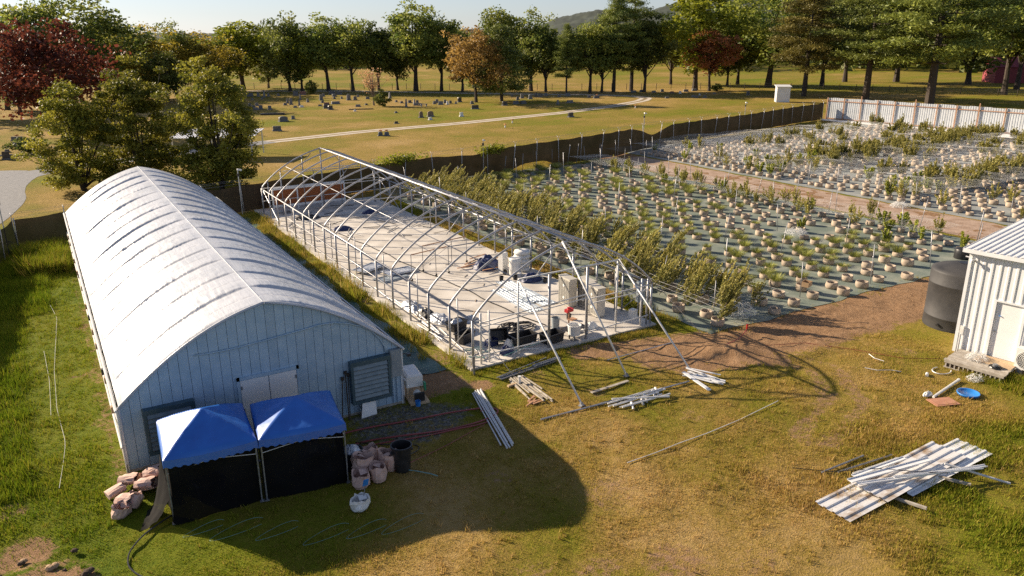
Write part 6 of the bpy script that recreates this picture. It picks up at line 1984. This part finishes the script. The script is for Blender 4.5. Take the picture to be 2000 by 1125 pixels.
# ------------------------------------------------------------------ yard clutter in front
for k in range(9):
    dx = k * .055
    pipe((11.66 + dx, -.70 + rp.uniform(-.1, .1), .06 + .03 * (k % 2)), (10.60 + dx * .9, -4.65 - rp.uniform(0, .35), .06 + .03 * (k % 2)), .026, "pale pipe in the straight bundle crossing the shadow edge under the red hose", 'white_pipe', "pipe bundle under the red hose")
for k in range(11):
    x0 = 13.42 + k * .065; y0 = -.3 - rp.uniform(0, .35); L = rp.uniform(1.4, 2.4)
    board((x0, y0, .05 + .025 * (k % 3)), (x0 - .12 + rp.uniform(-.1, .16), y0 - L, .05 + .025 * (k % 3)), .055, .03, "whitish slat in the loose slat pile before the frame", 'wood_old', "slat pile before the frame", "slat", "slat")
channel((13.2, -.22, .05), (16.05, .15, .05), .20, .05, "wide grey metal channel lying parallel to the slab's front edge", 'steel_dark')
channel((14.9, .05, .09), (16.3, .25, .09), .16, .05, "shorter metal channel lapped over the wide grey channel", 'steel')
pipe((13.15, -.02, .05), (15.9, .62, .05), .022, "thin pipe lying between the slab edge and the wide channel", 'steel')
pipe((17.9, -.9, .04), (21.4, -.9, .06), .022, "thin pipe half buried in churned soil before the slab", 'steel')
board((15.5, -3.05, .05), (17.35, -2.95, .05), .14, .03, "weathered plank alone in the grass between two props", 'wood_old')
board((13.1, -.95, .06), (13.55, -.9, .06), .12, .07, "short timber block in the grass before the frame", 'wood')
for k in range(9):
    a = rp.uniform(-.4, .6); x, y = 12.9 + rp.uniform(-.2, .3), -2.55 + rp.uniform(-.2, .2); L = rp.uniform(.25, .5)
    board((x, y, .05), (x + L * math.cos(a), y + L * math.sin(a), .08), .06, .025, "splintered brown wood chip below the slat pile", 'wood_red', "wood chips below the slats", "wood_chip", "wood chip")
pipe((12.7, -3.85, .05), (15.5, -4.02, .06), .035, "long galvanised pipe lying on the grass at the prop's foot", 'steel')
pipe((15.2, -4.0, .06), (16.6, -4.1, .06), .045, "thicker pipe piece joined in line at the white pipe stack", 'steel')
pipe((17.2, -4.15, .06), (19.3, -4.25, .06), .032, "straight pipe linking the pipe stack to the white scrap heap", 'steel')
for k in range(6):
    y = -4.05 - k * .13
    pipe((15.5 + rp.uniform(-.2, .2), y - .02, .07 + .05 * (k % 2)), (17.8 + rp.uniform(-.3, .2), y - .12 + rp.uniform(-.05, .1), .10 + .05 * (k % 2)), .032, "white pipe in the crossed pipe stack on the grass", 'white_pipe', "crossed white pipe stack")
pipe((15.6, -4.15, .22), (17.6, -5.0, .16), .035, "white pipe laid diagonally on top of the crossed stack", 'white_pipe')
for k, x in enumerate((15.95, 16.5, 16.75, 17.25, 17.5)):
    pipe((x, -4.95 + .1 * k, .05), (x + .2, -4.6 + .12 * k, .12), .045, "short elbow stub sticking out under the crossed pipe stack", 'white_pipe', "stubs under the pipe stack", "pipe_stub")
for k in range(12):
    a = -1.25 + rp.uniform(-.25, .25); L = rp.uniform(.9, 1.7); x, y = 20.05 + rp.uniform(-.3, .35), -4.2 + rp.uniform(-.35, .35)
    board((x - L / 2 * math.cos(a), y - L / 2 * math.sin(a), .06 + .02 * (k % 5)), (x + L / 2 * math.cos(a), y + L / 2 * math.sin(a), .06 + .02 * (k % 5)), .07, .025, "white trim strip in the scrap heap at the right prop's foot", 'white_metal', "white trim scrap heap", "trim_strip", "trim strip")
board((19.5, -3.7, .20), (19.35, -5.3, .10), .16, .03, "widest white trim board lying across the scrap heap", 'white_metal', None, "trim_board", "trim board")
o = MB().path([(13.44, -7.69, .05), (14.6, -7.70, .06), (15.7, -7.62, .05), (16.9, -7.63, .06), (18.6, -7.5, .05), (20.9, -7.2, .05)], .013, 6).build("flexible_pipe", M['white_pipe']); tag(o, "long thin white pipe curving alone across the open grass", "pipe")

# metal sheet pile on the lower right
pile_mat = pmat("stained_white_sheet", (0.36, 0.25, 0.15), (0.72, 0.71, 0.70), 1.3, .45, .1, lo=.36, hi=.5, detail=7)
ps = sheet_mesh(1.15, 4.3, .29, .035, "metal_sheet", pile_mat, flat=True)
for k, (x, y, z, a, lab) in enumerate(((16.65, -13.35, .06, 1.5, "stained ribbed white metal sheet at the bottom of the grass pile"), (19.2, -13.55, .12, 1.0, "cleaner ribbed white metal sheet at the pile's far end"), (18.2, -13.42, .20, 2.5, "ribbed metal sheet lying across the middle of the pile"))):
    o = link_mesh("metal_sheet", ps, None, (x, y, z), (0, R(-.6), R(a)))
    if k: o.material_slots[0].link = 'OBJECT'; o.material_slots[0].material = M['white_metal'] if k == 1 else pile_mat
    tag(o, lab, "metal sheet")
for k, (p, q, w, lab) in enumerate((((18.0, -12.3, .34), (21.1, -12.85, .40), .20, "white flashing strip along the back of the sheet pile"), ((18.1, -12.5, .32), (22.3, -13.9, .32), .12, "white flashing strip crossing the sheet pile diagonally"), ((18.4, -12.15, .30), (20.6, -12.35, .34), .16, "short white flashing strip behind the sheet pile"), ((19.2, -12.9, .40), (22.0, -13.95, .36), .08, "narrow flashing strip on top of the sheet pile"))):
    channel(p, q, w, .04, lab, 'white_metal', None, "flashing_strip", "flashing")
pipe((21.3, -13.2, .36), (22.4, -14.6, .05), .035, "white pipe sticking out of the sheet pile into tall grass", 'white_pipe')
board((18.6, -12.9, .08), (19.0, -14.1, .10), .09, .07, "raw timber poking out beneath the sheet pile", 'wood_old', None, "timber", "timber")
board((20.5, -12.7, .12), (21.2, -14.1, .14), .09, .07, "second raw timber under the far end of the sheet pile", 'wood_old', None, "timber", "timber")
for k, (p, q) in enumerate((((18.15, -11.25, .05), (20.1, -11.3, .06)), ((18.6, -11.5, .05), (20.9, -11.75, .06)), ((18.9, -11.8, .06), (20.8, -12.0, .1)))):
    pipe(p, q, .03, "dark thin pipe lying behind the sheet pile", 'steel_dark' if k < 2 else 'white_pipe', "thin pipes behind the sheet pile")
o = MB().path([(17.6, -10.6, .05), (18.4, -11.4, .07), (19.3, -12.3, .36), (20.2, -13.2, .42), (20.8, -13.6, .4)], .012, 5).build("cable", M['black_plastic']); tag(o, "thin black cable trailing onto the sheet pile", "cable")

# blue lid, mat, pipe by the deck
t = thing("pool_lid", "round shallow bright blue plastic lid on the grass", "lid", (27.4, -10.5, .02))
MB().lathe([(0, .03), (.33, .03), (.355, .08), (.385, .09), (.395, .06), (.37, 0), (0, 0)], n=32).build("dish", M['blue_plastic'], t, smooth=True)
o = MB().box(-.48, -.3, 0, .48, .3, .02).box(-.40, -.22, .021, .40, .22, .03).build("foot_mat", M['terracotta'], None, (25.95, -10.4, .04), (0, 0, -.35)); tag(o, "faded terracotta mat lying beside the blue lid", "mat")
pipe((26.0, -10.0, .06), (28.25, -9.65, .08), .05, "thick white pipe between the mat and the deck", 'white_plastic')
lumpy("net_scrap", 26.05, -9.75, .03, .5, .25, .15, 'white_plastic', "white rag at the end of the thick pipe", "rag", 31)
o = MB().lathe([(0, 0), (.06, 0), (.06, .22), (.025, .26), (.025, .3), (0, .3)], n=10).build("bottle", M['white_plastic'], None, (27.6, -8.75, .06), (0, R(90), .5)); tag(o, "white plastic bottle lying in the grass before the deck", "bottle")
tangle("wire_tangle", "pale wire tangle in the grass at the deck's corner", 28.95, -9.9, .02, .35, 26, M['net'], "wire")
tangle("wire_tangle", "white cord tangle heaped on the deck boards", 30.2, -9.2, .34, .45, 40, M['net'], "cord")
t = thing("tool_parts", "dark fan parts lying on the deck boards", "machine part", (29.95, -10.05, .345), .4)
MB().obox((0, 0, .04), (.5, .08, .05)).obox((0, 0, .04), (.08, .4, .05)).lathe([(.2, 0), (.24, .02), (.22, .06), (.18, .03)], n=14).build("blade", M['black_plastic'], t)
MB().lathe([(0, .05), (.1, .05), (.1, .14), (0, .15)], n=12).build("motor", M['steel_dark'], t)
o = MB().path([(28.6 + .42 * math.cos(a), -8.75 + .30 * math.sin(a), .04) for a in np.linspace(1.2, 5.6, 16)], .022, 5).build("hose_loop", M['white_pipe']); tag(o, "pale hose loop at the deck's near corner", "hose")
for k, pts in enumerate(([(26.2, -7.0), (26.4, -7.4), (26.9, -7.7), (27.1, -8.0)], [(27.6, -6.2), (27.4, -6.6), (27.45, -7.0)])):
    o = MB().path([(x, y, .06) for x, y in pts], .016, 5).build("hose_piece", M['white_pipe']); tag(o, ["curved pale hose offcut in the grass toward the deck", "short pale hose offcut closer to the water tank"][k], "hose")
o = MB().path([(22.0, -2.2, .12), (22.8, -2.6, .2), (23.6, -2.45, .2), (24.3, -2.2, .16), (24.9, -1.95, .3)], .02, 5).build("red_tape", M['red_hose']); tag(o, "red tape strung across the churned soil", "tape")
o = MB().obox((24.98, -1.9, .42), (.10, .03, .22)).tube((24.98, -1.9, 0), (24.98, -1.9, .4), .008, n=4).build("marker_flag", M['red']); tag(o, "small red marker flag in the churned soil", "flag")
o = MB().path([(24.6, -3.3, .08), (26.3, -4.0, .08), (27.5, -5.6, .06), (28.4, -7.2, .06), (29.6, -8.1, .08)], .012, 5).build("red_cable", M['red_hose']); tag(o, "thin red cable running from the track to the deck", "cable")

# hoses
def hose(name, pts, r_, mat, label):
    P_ = np.array(pts, float); d = np.r_[0, np.cumsum(np.hypot(*np.diff(P_[:, :2], axis=0).T))]
    t = np.linspace(0, d[-1], int(d[-1] / .15) + 2)
    k = np.ones(7) / 7
    S = np.stack([np.interp(t, d, P_[:, j]) for j in range(2)], 1)
    for j in range(2): S[3:-3, j] = np.convolve(S[:, j], k, 'valid')
    return tag(MB().path([(x, y, .055 + .02 * math.sin(i * .3)) for i, (x, y) in enumerate(S)], r_, 6).build(name, M[mat]), label, "hose")


hose("garden_hose", [(6.3, -1.2), (8.0, -1.35), (9.6, -1.65), (11.0, -1.9), (11.7, -2.05), (11.95, -2.4), (11.6, -2.75), (10.8, -2.95), (9.4, -2.75), (8.0, -2.4), (6.7, -2.0), (6.0, -2.2)], .03, 'red_hose', "thick red hose looping from the canopy over the pipe bundle and back")
hose("garden_hose", [(6.2, -2.4), (7.6, -2.55), (9.4, -2.9), (10.9, -3.12), (11.7, -2.75), (11.75, -2.4), (11.2, -2.2)], .024, 'red_hose', "second thinner red hose inside the big loop")
hose("extension_cord", [(7.0, -4.3), (8.2, -4.0), (9.6, -3.55), (10.8, -3.2)], .012, 'red_hose', "thin orange red cord from the black trash can to the hose loop")
hose("black_hose", [(6.6, -2.0), (7.6, -2.9), (8.3, -3.0), (8.4, -3.5), (7.6, -3.7)], .016, 'black_plastic', "black hose lying in the gravel beside the canopy")
hose("black_hose", [(.75, -3.2), (.15, -3.6), (-.35, -4.1), (-.62, -4.7), (-.5, -5.3), (-.15, -5.9), (.3, -6.6)], .022, 'black_plastic', "black hose curving away from the mesh tail across the grass")
hose("teal_tube", [(7.4, -4.5), (7.8, -4.95), (8.0, -5.3)], .016, 'teal_hose', "short teal tube leaning from the black trash can")
for k, (x, y, s) in enumerate(((3.2, -5.5, .5), (4.3, -6.35, .55), (5.3, -6.7, .5), (6.25, -7.0, .55), (1.5, -4.35, .45), (2.3, -4.85, .6))):
    pts = [(x + s * math.cos(a) * (1 + .15 * a), y + s * .45 * math.sin(a * 1.15), .07 + .03 * math.sin(a * 2)) for a in np.linspace(.4, 5.2, 18)]
    o = MB().path(pts, .005, 4).build("wire_loop", M['teal_hose']); tag(o, "pale teal wire loop lying in the shaded grass before the canopies", "wire", "wire loops before the canopies")

# grow bags
def grow_bag(x, y, z, r_, h, rot, label, seed, mat='bag', squash=1.0):
    t = thing("grow_bag", label, "grow bag", (x, y, z)); t.rotation_euler = rot
    m = MB()
    m.lathe([(.02, 0), (r_ * .95, 0), (r_ * 1.04, h * .3), (r_ * 1.02, h * .75), (r_ * .98, h), (r_ * .94, h * .99), (r_ * .9, h * .6), (r_ * .85, .05), (.02, .04)], n=16, wob=.27, seed=seed)
    jr = random.Random(seed)
    m.v = [(x_ * (1 + jr.uniform(-.13, .13)), y_ * (1 + jr.uniform(-.13, .13)), z_ + (jr.uniform(-.05, .07) if z_ > h * .5 else 0)) for x_, y_, z_ in m.v]
    o = m.build("bag_wall", M[mat], t, smooth=False); o.scale = (1, squash, 1)
    f = MB(); f.add([(r_ * .6, -r_ * .5, h * .97), (r_ * .95, r_ * .2, h * .99), (r_ * .1, r_ * .5, h * 1.12), (-r_ * .2, -r_ * .2, h * .9)], [(0, 1, 2, 3)]); f.build("folded_flap", M[mat], t)
    return t


for k, (x, y, z, r_, h, rot, lab) in enumerate((
        (-.28, -.85, .24, .26, .5, (R(80), 0, R(60)), "empty pink tan grow bag lying on its side farthest from the canopy"),
        (-.72, -1.45, .2, .25, .45, (R(75), .3, R(100)), "crumpled pink tan grow bag lying open on the sunny grass"),
        (-.45, -1.85, .2, .25, .48, (R(80), 0, R(40)), "pink tan grow bag lying between two other lying bags"),
        (.12, -1.35, .24, .27, .55, (R(78), 0, R(55)), "pink tan grow bag lying against the black mesh"),
        (.35, -1.05, .3, .25, .5, (R(70), .2, R(70)), "pink tan grow bag tucked behind the mesh tail"),
        (-.5, -2.4, .03, .26, .3, (.15, .25, .4), "low open pink tan grow bag nearest the black hose"),
        (-.15, -2.1, .05, .22, .35, (.5, .3, 1.4), "half collapsed pink tan grow bag pressed to the mesh tail"))):
    grow_bag(x, y, z, r_, h, rot, lab, 50 + k, squash=.62 if rot[0] > 1 else .85)
for k, (x, y, z, r_, h, rot, lab) in enumerate((
        (5.88, -4.42, .02, .29, .40, (.05, .0, .3), "full grow bag nearest the mesh curtain, lowest of the bag cluster"),
        (6.45, -4.42, .02, .28, .42, (-.05, .08, 1.4), "full grow bag with folded top at the cluster's front"),
        (6.12, -3.95, .22, .28, .42, (.12, .0, 2.2), "grow bag resting on top between the tub and the front bags"),
        (6.55, -3.55, .10, .27, .52, (.15, .12, 3.0), "tall folded grow bag at the back of the bag cluster"),
        (6.92, -3.95, .02, .27, .58, (-.12, .1, 4.0), "tall grow bag leaning beside the black trash can"))):
    grow_bag(x, y, z, r_, h, rot, lab, 70 + k)
grow_bag(5.42, -5.55, .02, .27, .28, (.0, .05, .3), "white sack holding a small shovel in the shaded grass", 90, 'white_plastic')
t = thing("hand_shovel", "small blue handled shovel stuck in the white sack", "shovel", (5.55, -5.45, .1)); t.rotation_euler = (.1, .15, .3)
MB().tube((0, 0, 0), (0, 0, .55), .014, n=6).build("handle", M['steel_dark'], t); MB().obox((0, 0, .62), (.18, .02, .2)).build("blade", M['blue_plastic'], t)
t = thing("trash_can", "tall black open trash can right of the grow bags", "trash can", (7.28, -4.28, .01))
MB().lathe([(0, 0), (.25, 0), (.31, .80), (.34, .80), (.34, .86), (.30, .86), (.24, .04), (0, .04)], n=26).build("body", M['black_plastic'], t, smooth=False)
for s in (-1, 1): MB().box(s * .33 - .03, -.08, .62, s * .33 + .03, .08, .68).build("handle", M['black_plastic'], t)
t = thing("trash_tub", "black tub overflowing with blue and clear plastic behind the grow bags", "tub", (6.0, -3.35, .01))
MB().lathe([(0, 0), (.30, 0), (.36, .62), (.32, .62), (.26, .04), (0, .04)], n=22).build("body", M['black_plastic'], t)
lumpy("plastic_trash", 6.0, -3.35, .52, .62, .62, .28, 'silver_film', "crumpled blue-white plastic filling the black tub", "trash", 41)
# white tank skid at the right corner of the greenhouse
t = thing("spray_tank_skid", "white plastic tank and pump on a wooden skid at the greenhouse corner", "spray tank", (9.72, .42, .02), R(-8))
MB().box(-.32, -.95, 0, .40, .75, .08).build("skid", M['wood'], t)
m = MB(); m.add([(-.28, -.35, .45), (.34, -.35, .45), (.34, .72, .45), (-.28, .72, .45), (-.28, -.35, .86), (.34, -.35, .86), (.34, .72, .86), (-.28, .72, .86), (-.2, -.28, .92), (.26, -.28, .92), (.26, .65, .92), (-.2, .65, .92)],
             [(0, 3, 2, 1), (0, 1, 5, 4), (1, 2, 6, 5), (2, 3, 7, 6), (3, 0, 4, 7), (4, 5, 9, 8), (5, 6, 10, 9), (6, 7, 11, 10), (7, 4, 8, 11), (8, 9, 10, 11)])
m.build("tank", M['white_plastic'], t)
for x, y in ((-.25, -.32), (.31, -.32), (-.25, .68), (.31, .68)): MB().box(x - .04, y - .04, .08, x + .04, y + .04, .45).build("leg", M['wood'], t)
MB().lathe([(0, -.12), (.14, -.12), (.14, .12), (0, .12)], n=14).build("pump", M['white_plastic'], t, (.05, -.6, .26), (R(90), 0, 0))
MB().box(-.12, -.85, .08, .25, -.75, .4).build("filter_box", M['black_plastic'], t)
MB().obox((.36, -.5, .5), (.06, .2, .3)).build("hose_reel", pmat("green_plastic", (.02, .22, .10), (.04, .3, .15), 4, .5), t)
o = MB().lathe([(0, 0), (.09, 0), (.1, .2), (.09, .2), (.08, .02)], n=12).build("blue_cup", M['blue_plastic'], None, (9.45, -.72, .1)); tag(o, "small blue pail on the skid's near end", "bucket")
o = MB().add([(-.3, 0, 0), (.3, 0, 0), (.38, .18, .42), (-.14, .18, .48), (-.3, .02, 0), (.3, .02, 0), (.38, .2, .42), (-.14, .2, .48)], [(0, 1, 2, 3), (7, 6, 5, 4), (0, 4, 5, 1), (1, 5, 6, 2), (2, 6, 7, 3), (3, 7, 4, 0)]).build("plastic_board", M['white_plastic'], None, (7.7, -.42, .02), (0, 0, .1)); tag(o, "white folded plastic panel propped below the right louver", "panel")
for k, (x, r_) in enumerate(((6.98, .022), (7.08, .018), (6.86, .02))):
    o = MB().tube((x - .06 * k, -.35, 0), (x + .08, -.06, 1.75 - .1 * k), r_, n=6).obox((x + .08, -.07, 1.72 - .1 * k), (.1, .06, .12)).build("leaning_pole", M['bark'], None); tag(o, ["dark pole leaning on the wall beside the right louver", "thin pole next to the tallest leaning pole", "pole leaning nearest the canopy"][k], "pole")
# things seen faintly inside the canopies
tote(1.9, -2.6, .2, .8, .5, .5, "dark blue bin standing under the canopy with sun glare", 'navy').location.z = .01
pail("white_bucket", 4.9, -3.0, .75, .18, .4, 'white_plastic', "pale bucket on a shelf under the second canopy")
o = MB().box(4.5, -3.3, .70, 5.4, -2.7, .75).box(4.55, -3.25, 0, 4.6, -3.2, .7).box(5.3, -3.25, 0, 5.35, -3.2, .7).box(4.55, -2.8, 0, 4.6, -2.75, .7).box(5.3, -2.8, 0, 5.35, -2.75, .7).build("work_table", M['wood_old']); tag(o, "small work table under the second canopy", "table")
# white twine lines in the left grass strip
for k, pts in enumerate(([(-1.6, 19.5), (-1.35, 17), (-1.5, 14), (-1.7, 10), (-1.75, 6), (-1.6, 3), (-1.9, 0)], [(-2.0, 12.5), (-1.9, 9), (-1.95, 5.5)])):
    o = hose("twine_line", pts, .006, 'white_pipe', ["long pale twine lying along the grass strip beside the greenhouse", "short pale twine beside the long one in the grass strip"][k])
# round trampoline-like ring debris by the driveway corner
o = tangle("dark_debris", "dark coiled hose hung at the corner of the black fence", -3.4, 30.6, .9, .4, 12, M['black_plastic'], "hose")
# stones and clod debris in lower left soil
rr_ = random.Random(3)
for k in range(14):
    m = MB(); m.lathe([(.0, 0), (.09, .01), (.11, .05), (.06, .1), (0, .11)], n=8, wob=.3, seed=k)
    o = m.build("soil_clod", M['soil' if k % 3 else 'cardboard'], None, (-2.2 + rr_.uniform(-1.2, 1.2), -4.6 + rr_.uniform(-1.3, 1.2), .05), (0, 0, k)); s = rr_.uniform(.5, 1.3); o.scale = (s, s, s)
    tag(o, "clod of earth on the bare soil patch past the grow bags", "clod", "clods on the bare soil patch")

# ------------------------------------------------------------------ grass blades
def blades(pts, hgt, dry, rs, per=7, wid=.012, spread=.09):
    n_ = len(pts)
    N = n_ * per
    b = np.repeat(pts, per, 0) + np.concatenate([rs.normal(0, spread, (N, 2)), np.zeros((N, 1))], 1)
    h = np.repeat(hgt, per) * rs.uniform(.45, 1.25, N)
    a = rs.uniform(0, 6.283, N); lean = rs.uniform(.1, .75, N) * h
    tip = b + np.stack([np.cos(a) * lean, np.sin(a) * lean, h], 1)
    a2 = rs.uniform(0, 6.283, N); w = wid * rs.uniform(.6, 1.5, N) * (1 + h * 1.2)
    sd = np.stack([np.cos(a2) * w, np.sin(a2) * w, np.zeros(N)], 1)
    V = np.stack([b - sd - [0, 0, .03], b + sd - [0, 0, .03], tip], 1).reshape(-1, 3)
    d = np.repeat(np.clip(np.repeat(dry, per) + rs.normal(0, .16, N), 0, 1), 3)
    return V, d


def scatter(n_, x0, y0, x1, y1, rs):
    return rs.uniform(x0, x1, n_), rs.uniform(y0, y1, n_)


rs = np.random.default_rng(99)
allV, allD = [], []


def add_grass(n_, x0, y0, x1, y1, hmin, hmax, per=7, keep=None, wid=.012, spread=.09, dshift=0.0, nscale=.6):
    x, y = scatter(n_, x0, y0, x1, y1, rs)
    k = (1 - np.clip(f_dirt(x, y), 0, 1) ** .7) * (1 - np.clip(f_gravel(x, y) * 1.2, 0, 1))
    if keep is not None: k = k * keep(x, y)
    ok = rs.uniform(0, 1, n_) < k
    x, y = x[ok], y[ok]
    h = hmin + (hmax - hmin) * fbm(x * nscale, y * nscale, 55) ** 1.5
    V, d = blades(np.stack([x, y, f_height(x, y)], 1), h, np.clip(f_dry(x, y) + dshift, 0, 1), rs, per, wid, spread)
    allV.append(V); allD.append(d)


inside = lambda x, y: ((x > -.15) & (x < 9.3) & (y > -.1) & (y < 32)) | ((x > 12.5) & (x < 22.4) & (y > 1.05)) | ((x > 23.5) & (y > -.9)) | ((x > 9.3) & (x < 11.9) & (y > 1.9) & (y < 34.5)) | ((x > 30.6) & (y > -12) & (y < -7.3))
free = lambda x, y: (~inside(x, y)).astype(float)
# camera-side yard
add_grass(60000, -4, -14, 32, 1.3, .025, .12, 6, free, .010, .09, -.05)
add_grass(9000, -6, -3, -.15, 33, .05, .20, 7, free)
# scattered taller tufts
add_grass(2600, -5, -14, 31, .9, .09, .26, 11, lambda x, y: free(x, y) * sstep(.5, .68, fbm(x * .8, y * .8, 66)), .012, .07, -.08, 1.3)
add_grass(700, -5, -14, 31, .9, .06, .2, 12, lambda x, y: free(x, y), .011, .05, .25, 1.3)
# tall wild strips
add_grass(4600, 11.45, 1.6, 12.7, 35, .06, .60, 9, lambda x, y: sstep(.36, .58, fbm(x * 1.1, y * .8, 83)), .012, .12, .0, 1.1)
add_grass(260, 11.6, 1.8, 12.6, 35, .5, 1.2, 7, lambda x, y: sstep(.5, .65, fbm(x * 1.1, y * .5, 84)), .012, .14, .15, 1.1)
add_grass(2500, -4.4, 18, -1.6, 32.5, .15, .55, 9, free, .012, .12, -.1)
add_grass(900, -2.6, 25.5, -.4, 31.8, .3, 1.3, 12, free, .016, .16, .1)
add_grass(2600, -6, -2, -2.6, 20, .1, .5, 8, free, .012, .12, -.1)
add_grass(6500, 16, -17, 28, -9.5, .05, .22, 9, lambda x, y: sstep(.50, .66, fbm(x * .5, y * .5, 88) + .12 * sstep(17, 21, x) * (1 - sstep(-12, -10, y))), .012, .10, -.05)
add_grass(2600, 20, -16, 27, -12.3, .10, .32, 9, lambda x, y: sstep(.46, .62, fbm(x * .6, y * .6, 89)), .013, .1, -.1)
add_grass(1300, 29, -12.6, 33, -9.2, .1, .4, 9, free, .012, .1, -.1)
add_grass(1500, 22.3, .9, 23.8, 36, .08, .35, 8, None, .012, .1, -.05)
add_grass(1200, 23, -2.2, 40, -.6, .05, .2, 7, None, .012, .1, 0)
add_grass(1500, 12.5, .55, 22.5, 1.12, .05, .22, 7, None, .011, .06, 0)
add_grass(2200, 37, 40, 56, 46, .08, .4, 8, lambda x, y: (y > 41.5 - np.maximum(0, 46 - x) * .3).astype(float), .012, .12, -.1)
add_grass(3000, 12, 35, 37, 42, .08, .35, 8, lambda x, y: (~((x > 12.5) & (x < 22.5) & (y < 36.5))).astype(float), .012, .12, -.05)
V = np.concatenate(allV); D = np.concatenate(allD)
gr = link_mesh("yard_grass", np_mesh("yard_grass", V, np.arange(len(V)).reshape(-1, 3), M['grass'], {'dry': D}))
tag(gr, "short patchy green and straw grass covering the yard", "grass", kind="stuff")
